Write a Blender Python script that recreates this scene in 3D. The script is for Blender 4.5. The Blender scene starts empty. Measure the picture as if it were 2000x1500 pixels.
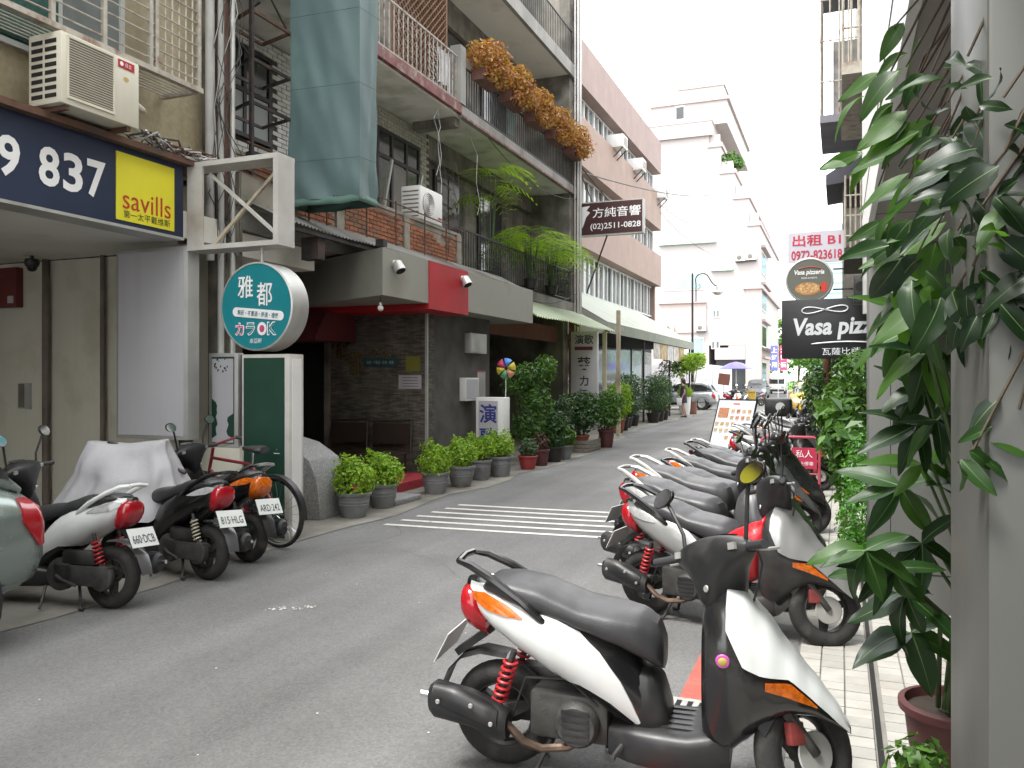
import bpy, bmesh, math, random
from mathutils import Vector, Matrix, Euler, noise
random.seed(7)
SC = bpy.context.scene
COL = SC.collection
R_ = math.radians

# ------------------------------------------------------------------ camera
cam_d = bpy.data.cameras.new('camera')
cam = bpy.data.objects.new('camera', cam_d)
COL.objects.link(cam)
cam.location = (0, 0, 1.6)
cam.rotation_euler = (R_(90), 0, math.atan2(640, 1600))
cam_d.sensor_width = 36.0
cam_d.lens = 28.8
cam_d.shift_y = -0.005
cam_d.clip_start = 0.05
cam_d.clip_end = 2000
SC.camera = cam
# ------------------------------------------------------------------ sky + sun (bright overcast)
SUN_EL, SUN_AZ = R_(62), R_(215)      # azimuth measured from +Y clockwise
w = bpy.data.worlds.new('World'); SC.world = w; w.use_nodes = True
nt = w.node_tree; nt.nodes.clear()
sky = nt.nodes.new('ShaderNodeTexSky'); sky.sky_type = 'NISHITA'; sky.sun_disc = False
sky.sun_elevation = SUN_EL; sky.sun_rotation = SUN_AZ
sky.dust_density = 4.0; sky.air_density = 1.2; sky.altitude = 20
hs = nt.nodes.new('ShaderNodeHueSaturation'); hs.inputs['Saturation'].default_value = 0.16
bg = nt.nodes.new('ShaderNodeBackground'); bg.inputs['Strength'].default_value = 0.15
ow = nt.nodes.new('ShaderNodeOutputWorld')
cloud = nt.nodes.new('ShaderNodeMix'); cloud.data_type = 'RGBA'; cloud.inputs[0].default_value = 0.72      # even cloud deck over the sky
cloud.inputs[7].default_value = (7.2, 7.3, 7.4, 1)
nt.links.new(sky.outputs[0], hs.inputs['Color']); nt.links.new(hs.outputs[0], cloud.inputs[6]); nt.links.new(cloud.outputs[2], bg.inputs['Color'])
nt.links.new(bg.outputs[0], ow.inputs['Surface'])
sun_d = bpy.data.lights.new('sun', 'SUN'); sun_d.energy = 1.3; sun_d.angle = R_(16); sun_d.color = (1.0, 0.97, 0.92)
sun = bpy.data.objects.new('sun', sun_d); COL.objects.link(sun)
sdir = Vector((math.sin(SUN_AZ) * math.cos(SUN_EL), math.cos(SUN_AZ) * math.cos(SUN_EL), math.sin(SUN_EL)))
sun.rotation_euler = sdir.to_track_quat('Z', 'Y').to_euler()
sun.location = sdir * 60
SC.view_settings.view_transform = 'Standard'; SC.view_settings.look = 'None'
SC.view_settings.exposure = 2.0; SC.view_settings.gamma = 1.0; SC.view_settings.use_curve_mapping = False
SC.cycles.max_bounces = 6; SC.cycles.diffuse_bounces = 4; SC.cycles.transparent_max_bounces = 8
SC.cycles.use_denoising = True

# ------------------------------------------------------------------ materials
MATS = {}
def mat(name, col, rough=0.7, metal=0.0, mott=0.18, scale=3.0, bump=0.0, bscale=60.0, dirt=None, dscale=1.2, damt=0.5,
        vary=0.0, spec=0.5, coat=0.0, streak=0.0, trans=0.0, emit=0.0):
    """procedural principled material; mottling and stains from world-position noise"""
    if name in MATS: return MATS[name]
    m = bpy.data.materials.new(name); m.use_nodes = True; MATS[name] = m
    n = m.node_tree.nodes; L = m.node_tree.links
    b = n['Principled BSDF']
    geo = n.new('ShaderNodeNewGeometry')
    def nz(s, det=4, vec=None):
        t = n.new('ShaderNodeTexNoise'); t.inputs['Scale'].default_value = s; t.inputs['Detail'].default_value = det
        L.new(vec if vec else geo.outputs['Position'], t.inputs['Vector']); return t.outputs['Fac']
    def mix(fac, a, bb, mode='MIX'):
        x = n.new('ShaderNodeMix'); x.data_type = 'RGBA'; x.blend_type = mode
        for s, v in ((x.inputs[0], fac), (x.inputs[6], a), (x.inputs[7], bb)):
            if hasattr(v, 'is_linked') or hasattr(v, 'links'): L.new(v, s)
            else: s.default_value = v
        return x.outputs[2]
    def ramp(v, lo, hi):
        r = n.new('ShaderNodeMapRange'); r.inputs[1].default_value = lo; r.inputs[2].default_value = hi
        L.new(v, r.inputs[0]); return r.outputs[0]
    c = (*col, 1.0)
    dk = tuple(x * (1 - mott) for x in col) + (1.0,); lt = tuple(min(1, x * (1 + mott * 0.7)) for x in col) + (1.0,)
    out = mix(ramp(nz(scale, 5), 0.3, 0.7), dk, lt)
    if bump or mott > 0.1:
        out = mix(ramp(nz(scale * 9, 3), 0.25, 0.75), mix(0.25 * min(1, mott * 3), out, tuple(x * 0.6 for x in col) + (1,)), out)
    if dirt:
        out = mix(ramp(nz(dscale, 6), 0.62 - damt * 0.25, 0.80 - damt * 0.15), out, (*dirt, 1.0))
    if streak:
        mp = n.new('ShaderNodeMapping'); mp.inputs['Scale'].default_value = (7, 7, 0.35)
        L.new(geo.outputs['Position'], mp.inputs['Vector'])
        sd = dirt if dirt else tuple(x * 0.45 for x in col)
        f = n.new('ShaderNodeMath'); f.operation = 'MULTIPLY'; f.inputs[1].default_value = streak
        L.new(ramp(nz(1.0, 4, mp.outputs[0]), 0.5, 0.75), f.inputs[0])
        out = mix(f.outputs[0], out, (*sd, 1.0))
    if vary:
        oi = n.new('ShaderNodeObjectInfo')
        h = n.new('ShaderNodeHueSaturation')
        mr = n.new('ShaderNodeMapRange'); mr.inputs[3].default_value = 1 - vary; mr.inputs[4].default_value = 1 + vary
        L.new(oi.outputs['Random'], mr.inputs[0]); L.new(mr.outputs[0], h.inputs['Value']); L.new(out, h.inputs['Color'])
        out = h.outputs[0]
    L.new(out, b.inputs['Base Color'])
    rr = n.new('ShaderNodeMapRange'); rr.inputs[3].default_value = max(0.03, rough - 0.1); rr.inputs[4].default_value = min(1, rough + 0.1)
    L.new(nz(scale * 4, 3), rr.inputs[0]); L.new(rr.outputs[0], b.inputs['Roughness'])
    b.inputs['Metallic'].default_value = metal
    b.inputs['Specular IOR Level'].default_value = spec
    if coat: b.inputs['Coat Weight'].default_value = coat; b.inputs['Coat Roughness'].default_value = 0.12
    if trans: b.inputs['Transmission Weight'].default_value = trans
    if emit:
        L.new(out, b.inputs['Emission Color']); b.inputs['Emission Strength'].default_value = emit
    if bump:
        bp = n.new('ShaderNodeBump'); bp.inputs['Strength'].default_value = bump; bp.inputs['Distance'].default_value = 0.01
        L.new(nz(bscale, 6), bp.inputs['Height']); L.new(bp.outputs[0], b.inputs['Normal'])
    return m

def leafmat(name, c1, c2, transl=0.35, rough=0.42):
    if name in MATS: return MATS[name]
    m = bpy.data.materials.new(name); m.use_nodes = True; MATS[name] = m
    n = m.node_tree.nodes; L = m.node_tree.links; b = n['Principled BSDF']; o = n['Material Output']
    g = n.new('ShaderNodeNewGeometry'); oi = n.new('ShaderNodeObjectInfo')
    ad = n.new('ShaderNodeMath'); ad.operation = 'ADD'; L.new(g.outputs['Random Per Island'], ad.inputs[0]); L.new(oi.outputs['Random'], ad.inputs[1])
    fr = n.new('ShaderNodeMath'); fr.operation = 'FRACT'; L.new(ad.outputs[0], fr.inputs[0])
    x = n.new('ShaderNodeMix'); x.data_type = 'RGBA'; L.new(fr.outputs[0], x.inputs[0])
    x.inputs[6].default_value = (*c1, 1); x.inputs[7].default_value = (*c2, 1)
    L.new(x.outputs[2], b.inputs['Base Color']); b.inputs['Roughness'].default_value = rough
    t = n.new('ShaderNodeBsdfTranslucent')
    tc = n.new('ShaderNodeMix'); tc.data_type = 'RGBA'; tc.blend_type = 'MULTIPLY'; tc.inputs[0].default_value = 1.0
    L.new(x.outputs[2], tc.inputs[6]); tc.inputs[7].default_value = (1.9, 1.9, 0.7, 1); L.new(tc.outputs[2], t.inputs['Color'])
    ms = n.new('ShaderNodeMixShader'); ms.inputs[0].default_value = transl
    L.new(b.outputs[0], ms.inputs[1]); L.new(t.outputs[0], ms.inputs[2]); L.new(ms.outputs[0], o.inputs['Surface'])
    return m

def glassmat(name, col=(0.03, 0.035, 0.035), rough=0.08):
    return mat(name, col, rough=rough, mott=0.3, scale=1.2, spec=0.8)

# ------------------------------------------------------------------ mesh builder
OFF = {}
class MB:
    def __init__(s): s.v = []; s.f = []
    def add(s, vs, fs):
        k = len(s.v); s.v += [Vector(p) for p in vs]; s.f += [tuple(i + k for i in f) for f in fs]; return s
    def box(s, a, b, mtx=None):
        (x0, y0, z0), (x1, y1, z1) = a, b
        vs = [Vector(p) for p in ((x0,y0,z0),(x1,y0,z0),(x1,y1,z0),(x0,y1,z0),(x0,y0,z1),(x1,y0,z1),(x1,y1,z1),(x0,y1,z1))]
        if mtx is not None: vs = [mtx @ p for p in vs]
        return s.add(vs, [(3,2,1,0),(4,5,6,7),(0,1,5,4),(1,2,6,5),(2,3,7,6),(3,0,4,7)])
    def bar(s, p, q, wx, wy=None, up=(0, 0, 1)):
        """rectangular bar from p to q"""
        p = Vector(p); q = Vector(q); d = (q - p); l = d.length; d.normalize()
        u = Vector(up)
        if abs(d.dot(u)) > 0.98: u = Vector((0, 1, 0))
        a = d.cross(u).normalized(); b = a.cross(d).normalized(); wy = wy or wx
        vs = [r + a * (sx * wx / 2) + b * (sy * wy / 2) for r in (p, q) for sx, sy in ((-1,-1),(1,-1),(1,1),(-1,1))]
        return s.add(vs, [(0,3,2,1)[::-1] if False else (0,1,2,3),(7,6,5,4),(0,4,5,1),(1,5,6,2),(2,6,7,3),(3,7,4,0)])
    def cyl(s, p, q, r0, r1=None, n=12, cap=True):
        return s.tube([p, q], [r0, r0 if r1 is None else r1], n, cap)
    def tube(s, pts, r, n=8, cap=True):
        pts = [Vector(p) for p in pts]; m = len(pts)
        rs = r if isinstance(r, (list, tuple)) else [r] * m
        k = len(s.v); prev = None
        for i, p in enumerate(pts):
            t = (pts[min(i + 1, m - 1)] - pts[max(i - 1, 0)]).normalized()
            if prev is None:
                u = Vector((0, 0, 1)) if abs(t.z) < 0.9 else Vector((1, 0, 0))
                a = t.cross(u).normalized()
            else:
                a = (prev - t * prev.dot(t)).normalized()
            prev = a; b = t.cross(a)
            for j in range(n):
                an = 2 * math.pi * j / n
                s.v.append(p + (a * math.cos(an) + b * math.sin(an)) * rs[i])
        for i in range(m - 1):
            for j in range(n):
                s.f.append((k + i*n + j, k + i*n + (j+1) % n, k + (i+1)*n + (j+1) % n, k + (i+1)*n + j))
        if cap:
            s.f.append(tuple(k + j for j in range(n))[::-1]); s.f.append(tuple(k + (m-1)*n + j for j in range(n)))
        return s
    def lathe(s, prof, n=24, org=(0,0,0), axis='z', mtx=None):
        """prof: list of (r, h)"""
        k = len(s.v); org = Vector(org)
        for (r, h) in prof:
            for j in range(n):
                an = 2 * math.pi * j / n; c, d = r * math.cos(an), r * math.sin(an)
                p = Vector((c, d, h)) if axis == 'z' else (Vector((c, h, d)) if axis == 'y' else Vector((h, c, d)))
                if mtx is not None: p = mtx @ p
                s.v.append(p + org)
        for i in range(len(prof) - 1):
            for j in range(n):
                f = (k+i*n+j, k+i*n+(j+1) % n, k+(i+1)*n+(j+1) % n, k+(i+1)*n+j)
                s.f.append(f)
        return s
    def disc(s, c, r, n=24, axis='y', ry=None):
        c = Vector(c); ry = ry or r; vs = []
        for j in range(n):
            an = 2 * math.pi * j / n; a, b = r * math.cos(an), ry * math.sin(an)
            vs.append(c + (Vector((a, 0, b)) if axis == 'y' else (Vector((0, a, b)) if axis == 'x' else Vector((a, b, 0)))))
        return s.add(vs, [tuple(range(n))])
    def prism(s, poly, lo, hi, axis='y'):
        n = len(poly)
        def P(a, b, h): return (a, h, b) if axis == 'y' else ((h, a, b) if axis == 'x' else (a, b, h))
        vs = [P(a, b, lo) for a, b in poly] + [P(a, b, hi) for a, b in poly]
        fs = [tuple(range(n)), tuple(range(2*n-1, n-1, -1))] + [(i, i+n, (i+1) % n + n, (i+1) % n) for i in range(n)]
        return s.add(vs, fs)
    def quad(s, a, b, c, d): return s.add([a, b, c, d], [(0, 1, 2, 3)])
    def grid(s, rows, closed=False):
        k = len(s.v); m = len(rows); n = len(rows[0])
        for r in rows: s.v += [Vector(p) for p in r]
        for i in range(m - 1):
            for j in range(n if closed else n - 1):
                s.f.append((k+i*n+j, k+i*n+(j+1) % n, k+(i+1)*n+(j+1) % n, k+(i+1)*n+j))
        return s
    def ball(s, c, r, n=12, m=8, sz=1.0):
        prof = [(r * math.sin(math.pi * i / m), -r * sz * math.cos(math.pi * i / m)) for i in range(m + 1)]
        return s.lathe(prof, n, c)
    def mesh(s, name, m, smooth=True, angle=38, off=None, fix=True, bevel=0.0):
        me = bpy.data.meshes.new(name)
        vs = [tuple(p - off) for p in s.v] if off is not None else [tuple(p) for p in s.v]
        me.from_pydata(vs, [], s.f)
        if fix or bevel:
            b = bmesh.new(); b.from_mesh(me)
            if fix:
                bmesh.ops.remove_doubles(b, verts=b.verts, dist=1e-5)
                bmesh.ops.recalc_face_normals(b, faces=b.faces)
            if bevel:
                bmesh.ops.bevel(b, geom=[e for e in b.edges if len(e.link_faces) == 2 and e.calc_face_angle(0) > 0.5], offset=bevel, segments=2, affect='EDGES', profile=0.5, clamp_overlap=True)
            b.to_mesh(me); b.free()
        if m is not None: me.materials.append(m)
        if smooth:
            me.shade_smooth()
            try: me.set_sharp_from_angle(angle=R_(angle))
            except Exception: pass
        return me
    def build(s, name, m, parent=None, smooth=True, angle=38, fix=True, bevel=0.0):
        off = OFF.get(parent.name) if parent is not None else None
        me = s.mesh(name, m, smooth, angle, off, fix, bevel)
        o = bpy.data.objects.new(name, me); COL.objects.link(o)
        if parent is not None:
            o.parent = parent
            if off is not None: OFF[o.name] = off
        return o

def thing(name, label, cat, loc=(0, 0, 0), rz=0.0, group=None, rot=None):
    o = bpy.data.objects.new(name, None); COL.objects.link(o); o.empty_display_size = 0.2
    o.location = loc; o.rotation_euler = rot if rot else (0, 0, rz)
    o['label'] = label; o['category'] = cat
    if group: o['group'] = group
    if rz == 0.0 and rot is None: OFF[o.name] = Vector(loc)      # parts are given in world metres
    return o
def tag(o, label, cat, group=None):
    o['label'] = label; o['category'] = cat
    if group: o['group'] = group
    return o
def struct(o): o['kind'] = 'structure'; return o
def stuff(o): o['kind'] = 'stuff'; return o
def piece(name, me, loc, parent=None, rot=(0, 0, 0), sc=(1, 1, 1)):
    o = bpy.data.objects.new(name, me); COL.objects.link(o)
    off = OFF.get(parent.name) if parent is not None else None
    o.location = Vector(loc) - off if off is not None else Vector(loc)
    o.rotation_euler = rot; o.scale = sc
    if parent is not None: o.parent = parent
    return o
UB = {}
def ubox(name, m, lo, hi, parent):
    """one box-shaped piece sharing a unit mesh per material"""
    if m.name not in UB:
        UB[m.name] = MB().box((-.5, -.5, -.5), (.5, .5, .5)).mesh('block_' + m.name, m, smooth=False)
    lo = Vector(lo); hi = Vector(hi); d = hi - lo
    return piece(name, UB[m.name], (lo + hi) / 2, parent, sc=(abs(d.x), abs(d.y), abs(d.z)))
UC = {}
def ubar(name, m, p, q, r, parent, n=6):
    """round bar piece sharing a unit mesh per material"""
    if m.name not in UC:
        UC[m.name] = MB().cyl((0, 0, -.5), (0, 0, .5), 1.0, n=n).mesh('bar_' + m.name, m)
    p = Vector(p); q = Vector(q); d = q - p
    return piece(name, UC[m.name], (p + q) / 2, parent, rot=d.to_track_quat('Z', 'Y').to_euler(), sc=(r, r, d.length))

def copy_tree(o, parent=None):
    c = o.copy(); COL.objects.link(c); c.parent = parent
    for ch in [x for x in KIDS.get(o.name, ())]: copy_tree(ch, c)
    return c
KIDS = {}
def index_kids(o):
    def rec(x):
        KIDS[x.name] = [k for k in ALL if k.parent is x]
        for k in KIDS[x.name]: rec(k)
    ALL = list(SC.objects); rec(o)

# lettering: real outlines from the built-in font, laid flat as thin mesh
TXT = bpy.data.curves.new('lettering_source', 'FONT')
TXO = bpy.data.objects.new('lettering_source', TXT)
def lettering(body, m, parent, org, ax, up, height, width=None, bold=0.0, name='lettering', proud=0.004, shear=0.0, spacing=1.0, align='C', nrm=None):
    COL.objects.link(TXO)
    TXT.body = body; TXT.offset = bold; TXT.shear = shear; TXT.space_character = spacing; TXT.size = 1.0
    TXT.resolution_u = 3
    bpy.context.view_layer.update()
    dg = bpy.context.evaluated_depsgraph_get()
    me = bpy.data.meshes.new_from_object(TXO.evaluated_get(dg))
    COL.objects.unlink(TXO)
    xs = [v.co.x for v in me.vertices]; ys = [v.co.y for v in me.vertices]
    if not xs: return None
    x0, x1, y0, y1 = min(xs), max(xs), min(ys), max(ys)
    s = height / (y1 - y0); sx = s if width is None else width / (x1 - x0)
    ax = Vector(ax).normalized(); up = Vector(up).normalized(); nr = ax.cross(up) if nrm is None else Vector(nrm); org = Vector(org)
    off = OFF.get(parent.name) if parent is not None else None
    for v in me.vertices:
        px = (v.co.x - (x0 + x1) / 2) * sx if align == 'C' else (v.co.x - x0) * sx
        py = (v.co.y - (y0 + y1) / 2) * s
        p = org + ax * px + up * py + nr * proud
        v.co = p - off if off is not None else p
    me.materials.clear(); me.materials.append(m); me.name = name
    o = bpy.data.objects.new(name, me); COL.objects.link(o)
    if parent is not None:
        o.parent = parent
        if off is not None: OFF[o.name] = off
    return o

# palette -----------------------------------------------------------------
asphalt = None
m_conc = mat('concrete_grey', (0.30, 0.29, 0.27), 0.85, mott=0.25, scale=1.5, bump=0.25, bscale=40, dirt=(0.12, 0.11, 0.095), damt=0.4, streak=0.35)
m_soffit = mat('painted_soffit', (0.80, 0.78, 0.72), 0.85, mott=0.07, scale=1.0, bump=0.08, dirt=(0.58, 0.57, 0.48), damt=0.3)
m_soffitd = mat('stained_soffit', (0.76, 0.76, 0.68), 0.85, mott=0.16, scale=1.4, bump=0.15, dirt=(0.44, 0.45, 0.36), dscale=2.2, damt=0.5)
m_maroon = mat('maroon_paint', (0.20, 0.075, 0.07), 0.7, mott=0.35, scale=6, dirt=(0.33, 0.28, 0.25), dscale=5, damt=0.35)
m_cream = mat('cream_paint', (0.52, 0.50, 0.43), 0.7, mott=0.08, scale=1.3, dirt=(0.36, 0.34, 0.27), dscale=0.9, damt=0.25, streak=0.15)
m_white = mat('white_paint', (0.72, 0.72, 0.70), 0.5, mott=0.07, scale=2, dirt=(0.45, 0.43, 0.38), damt=0.2, streak=0.12)
m_whitesign = mat('white_acrylic', (0.46, 0.455, 0.48), 0.35, mott=0.05, scale=1.2, streak=0.12)
m_alu = mat('weathered_aluminium', (0.50, 0.50, 0.48), 0.45, 0.5, mott=0.12, scale=4, dirt=(0.3, 0.29, 0.26), damt=0.2)
m_steel = mat('dark_steel', (0.05, 0.045, 0.045), 0.6, 0.3, mott=0.4, scale=9, dirt=(0.14, 0.07, 0.04), dscale=6, damt=0.4)
m_rust = mat('rusty_steel', (0.14, 0.075, 0.05), 0.85, 0.1, mott=0.4, scale=8, dirt=(0.06, 0.05, 0.05), dscale=4, damt=0.5)
m_black = mat('black_plastic', (0.018, 0.018, 0.019), 0.42, mott=0.3, scale=6, dirt=(0.06, 0.058, 0.055), dscale=3, damt=0.35)
m_blackpaint = mat('black_paint', (0.012, 0.012, 0.013), 0.22, mott=0.2, scale=3, coat=0.4, dirt=(0.045, 0.043, 0.04), dscale=4, damt=0.3)
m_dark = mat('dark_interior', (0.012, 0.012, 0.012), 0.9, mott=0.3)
m_glass = glassmat('window_glass')
m_glassl = glassmat('pale_window_glass', (0.16, 0.18, 0.18), 0.12)
m_chrome = mat('chrome', (0.75, 0.75, 0.76), 0.14, 1.0, mott=0.06)
m_red = mat('red_paint', (0.40, 0.012, 0.018), 0.6, mott=0.12, scale=3)
m_ironblk = mat('black_iron', (0.025, 0.025, 0.027), 0.55, 0.2, mott=0.4, scale=20, dirt=(0.09, 0.05, 0.035), dscale=9, damt=0.3)
m_wire = mat('cable_black', (0.03, 0.03, 0.03), 0.6, mott=0.2)
m_pvc = mat('grey_pvc', (0.42, 0.42, 0.40), 0.55, mott=0.15, scale=5, dirt=(0.2, 0.19, 0.16), damt=0.3)
# ================================================================== GROUND
def asphalt_mat():
    m = mat('asphalt', (0.158, 0.157, 0.156), 0.88, mott=0.24, scale=0.45, bump=0.5, bscale=110, spec=0.35, dirt=(0.115, 0.114, 0.112), dscale=0.8, damt=0.45)
    n = m.node_tree.nodes; L = m.node_tree.links; b = n['Principled BSDF']
    src = b.inputs['Base Color'].links[0].from_socket
    geo = n.new('ShaderNodeNewGeometry')
    # fine aggregate + pale paint specks + darker repair areas
    v = n.new('ShaderNodeTexVoronoi'); v.inputs['Scale'].default_value = 85; L.new(geo.outputs['Position'], v.inputs['Vector'])
    mr = n.new('ShaderNodeMapRange'); mr.inputs[1].default_value = 0; mr.inputs[2].default_value = 1; mr.inputs[3].default_value = 0.80; mr.inputs[4].default_value = 1.22
    L.new(v.outputs['Color'], mr.inputs[0])
    x = n.new('ShaderNodeMix'); x.data_type = 'RGBA'; x.blend_type = 'MULTIPLY'; x.inputs[0].default_value = 1
    L.new(src, x.inputs[6]); L.new(mr.outputs[0], x.inputs[7])
    w1 = n.new('ShaderNodeTexNoise'); w1.inputs['Scale'].default_value = 55; w1.inputs['Detail'].default_value = 2; L.new(geo.outputs['Position'], w1.inputs['Vector'])
    w2 = n.new('ShaderNodeTexNoise'); w2.inputs['Scale'].default_value = 1.1; w2.inputs['Detail'].default_value = 3; L.new(geo.outputs['Position'], w2.inputs['Vector'])
    a = n.new('ShaderNodeMath'); a.operation = 'MULTIPLY'; L.new(w1.outputs[0], a.inputs[0]); L.new(w2.outputs[0], a.inputs[1])
    r2 = n.new('ShaderNodeMapRange'); r2.inputs[1].default_value = 0.50; r2.inputs[2].default_value = 0.52; L.new(a.outputs[0], r2.inputs[0])
    y = n.new('ShaderNodeMix'); y.data_type = 'RGBA'; L.new(r2.outputs[0], y.inputs[0]); L.new(x.outputs[2], y.inputs[6]); y.inputs[7].default_value = (0.5, 0.5, 0.48, 1)
    # long tyre-polished bands along the street (worn surface)
    mp = n.new('ShaderNodeMapping'); mp.inputs['Scale'].default_value = (1.3, 0.07, 1); L.new(geo.outputs['Position'], mp.inputs['Vector'])
    w3 = n.new('ShaderNodeTexNoise'); w3.inputs['Scale'].default_value = 1.0; w3.inputs['Detail'].default_value = 4; L.new(mp.outputs[0], w3.inputs['Vector'])
    r3 = n.new('ShaderNodeMapRange'); r3.inputs[1].default_value = 0.3; r3.inputs[2].default_value = 0.7; r3.inputs[3].default_value = 0.74; r3.inputs[4].default_value = 1.18
    L.new(w3.outputs[0], r3.inputs[0])
    z = n.new('ShaderNodeMix'); z.data_type = 'RGBA'; z.blend_type = 'MULTIPLY'; z.inputs[0].default_value = 1
    L.new(y.outputs[2], z.inputs[6]); L.new(r3.outputs[0], z.inputs[7]); L.new(z.outputs[2], b.inputs['Base Color'])
    return m
m_asph = asphalt_mat()
road = struct(MB().quad((-400, -60, 0), (400, -60, 0), (400, 900, 0), (-400, 900, 0)).build('road', m_asph))
m_apron = mat('worn_apron_concrete', (0.24, 0.23, 0.20), 0.9, mott=0.25, scale=1.2, bump=0.4, bscale=60, dirt=(0.12, 0.11, 0.09), dscale=1.5, damt=0.6)
# left apron between facade and road, with a ragged edge
pts = []
for i in range(0, 60):
    y = -6 + i * 0.9
    x = -4.9 + 0.09 * math.sin(i * 1.7) + 0.05 * math.sin(i * 4.1)
    if y > 18: x -= min(1.0, (y - 18) * 0.16)
    pts.append((x, y))
ap = MB()
rows = [[(-14, y, 0.006), (x, y, 0.006)] for x, y in pts]
ap.grid(rows)
apron = struct(ap.build('pavement', m_apron))
# right pavement
m_tilebed = mat('tile_grout', (0.20, 0.19, 0.17), 0.9, mott=0.2, scale=6)
m_tile = mat('pale_paving_tile', (0.36, 0.35, 0.32), 0.65, mott=0.12, scale=9, vary=0.10, dirt=(0.30, 0.28, 0.24), dscale=3, damt=0.35)
EDGE = -0.22
sw = MB().box((EDGE, -4, -0.05), (6, 46, 0.012))
sidewalk = struct(sw.build('sidewalk', m_tilebed))
me_t = MB().box((-.056, -.051, 0), (.056, .051, .012)).mesh('paving_tile', m_tile, smooth=False, bevel=0.002)
cnt = 0
far_t = MB()
for j in range(-20, 190):
    for i in range(0, 17):
        x = EDGE + 0.065 + i * 0.12; y = 2.0 + j * 0.11
        if i >= 3: x += 0.045          # the drain slot between the two paved strips
        if 0 <= j < 42 and i < 7:
            piece('paving_tile', me_t, (x, y, 0.010 + random.uniform(0, .002)), sidewalk, rot=(random.uniform(-.006, .006), random.uniform(-.006, .006), 0)); cnt += 1
        elif y < 18 and x < 1.9:
            far_t.box((x - .055, y - .05, 0.012), (x + .055, y + .05, 0.022))
o = far_t.build('paving_tiles', m_tile, sidewalk, smooth=False, fix=False); stuff(o)
struct(MB().box((EDGE + 0.37, -4, 0.0125), (EDGE + 0.395, 30, 0.014)).build('drain_slot', m_dark))
# road markings
m_roadwhite = mat('road_paint_white', (0.62, 0.61, 0.57), 0.7, mott=0.12, scale=8, dirt=(0.25, 0.25, 0.25), dscale=18, damt=0.25)
m_roadred = mat('road_paint_red', (0.42, 0.10, 0.075), 0.75, mott=0.2, scale=7, dirt=(0.16, 0.13, 0.13), dscale=14, damt=0.45)
for k in range(6):
    y = 7.84 + k * 0.312
    mb = MB(); row = []
    for i in range(13):
        t = i / 12; x = -4.64 + t * 3.9 + 0.03 * k; yy = y + 0.34 * t - 0.05 * math.sin(t * 3.1)
        row.append([(x, yy - .042, .004), (x, yy + .042, .004)])
    mb.grid(row); mb.build('painted_line', m_roadwhite, road)
mb = MB()
mb.grid([[(-0.74 + 0.01 * math.sin(y), y, .004), (-0.60 + 0.012 * math.sin(y * 1.7), y, .004)] for y in [1.5 + 0.5 * i for i in range(70)]])
mb.build('painted_line', m_roadred, road)
# paint spatter on the asphalt
rs = random.Random(3); sp = MB()
for k in range(34):
    t = rs.random(); x = -3.72 + 0.30 * t + rs.gauss(0, .03); y = 4.62 + 0.20 * t + rs.gauss(0, .03); r = rs.uniform(.004, .016)
    sp.add([(x + r * math.cos(a) * rs.uniform(.5, 1.3), y + r * 0.8 * math.sin(a) * rs.uniform(.5, 1.3), .0045) for a in [i * 1.05 for i in range(6)]], [tuple(range(6))])
for k in range(16):
    x = rs.uniform(-4.4, -1.4); y = rs.uniform(2.4, 9); r = rs.uniform(.003, .007)
    sp.add([(x + r * math.cos(a), y + r * math.sin(a), .0045) for a in [i * 1.05 for i in range(6)]], [tuple(range(6))])
stuff(sp.build('paint_spatter', m_roadwhite, road, fix=False))
# hairline cracks and a repair seam in the asphalt
m_crack = mat('asphalt_crack', (0.075, 0.074, 0.072), 0.95, mott=0.2)
def crack(p, ang, n, step, wd, seed):
    r_ = random.Random(seed); x, y = p; rows = []
    for i in range(n):
        w_ = wd * (.4 + r_.random()) * math.sin(math.pi * (i + .5) / n) ** .4
        rows.append([(x - w_ * math.sin(ang), y + w_ * math.cos(ang), .0035), (x + w_ * math.sin(ang), y - w_ * math.cos(ang), .0035)])
        ang += r_.gauss(0, .16); x += step * math.cos(ang); y += step * math.sin(ang)
    return MB().grid(rows).build('crack', m_crack, road)
crack((-3.6, 10.6), 1.4, 60, .08, .003, 3); crack((-4.72, 6.2), 1.45, 60, .09, .003, 5); crack((-3.0, 14), .2, 30, .07, .003, 6); crack((-2.6, 5.9), 2.9, 26, .06, .0015, 2)
# stone drain cover by the red line
gr = thing('drain_cover', 'small pale stone drain cover at the end of the red line under the white scooter', 'drain cover', (-0.68, 3.98, 0.0))
m_stone = mat('granite_pale', (0.42, 0.41, 0.39), 0.75, mott=0.35, scale=40, bump=0.2, bscale=90, dirt=(0.2, 0.2, 0.19), dscale=30, damt=0.4)
m_granite = mat('granite_speckled', (0.30, 0.30, 0.30), 0.7, mott=0.5, scale=70, bump=0.2, bscale=90, dirt=(0.12, 0.12, 0.12), dscale=90, damt=0.5)
MB().box((-0.84, 3.88, 0), (-0.52, 4.1, .016)).build('stone_slab', m_stone, gr, bevel=.004)
for k in range(5):
    ubox('slot', m_dark, (-0.80 + k * .055, 3.92, .0162), (-0.775 + k * .055, 4.06, .0175), gr)
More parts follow.
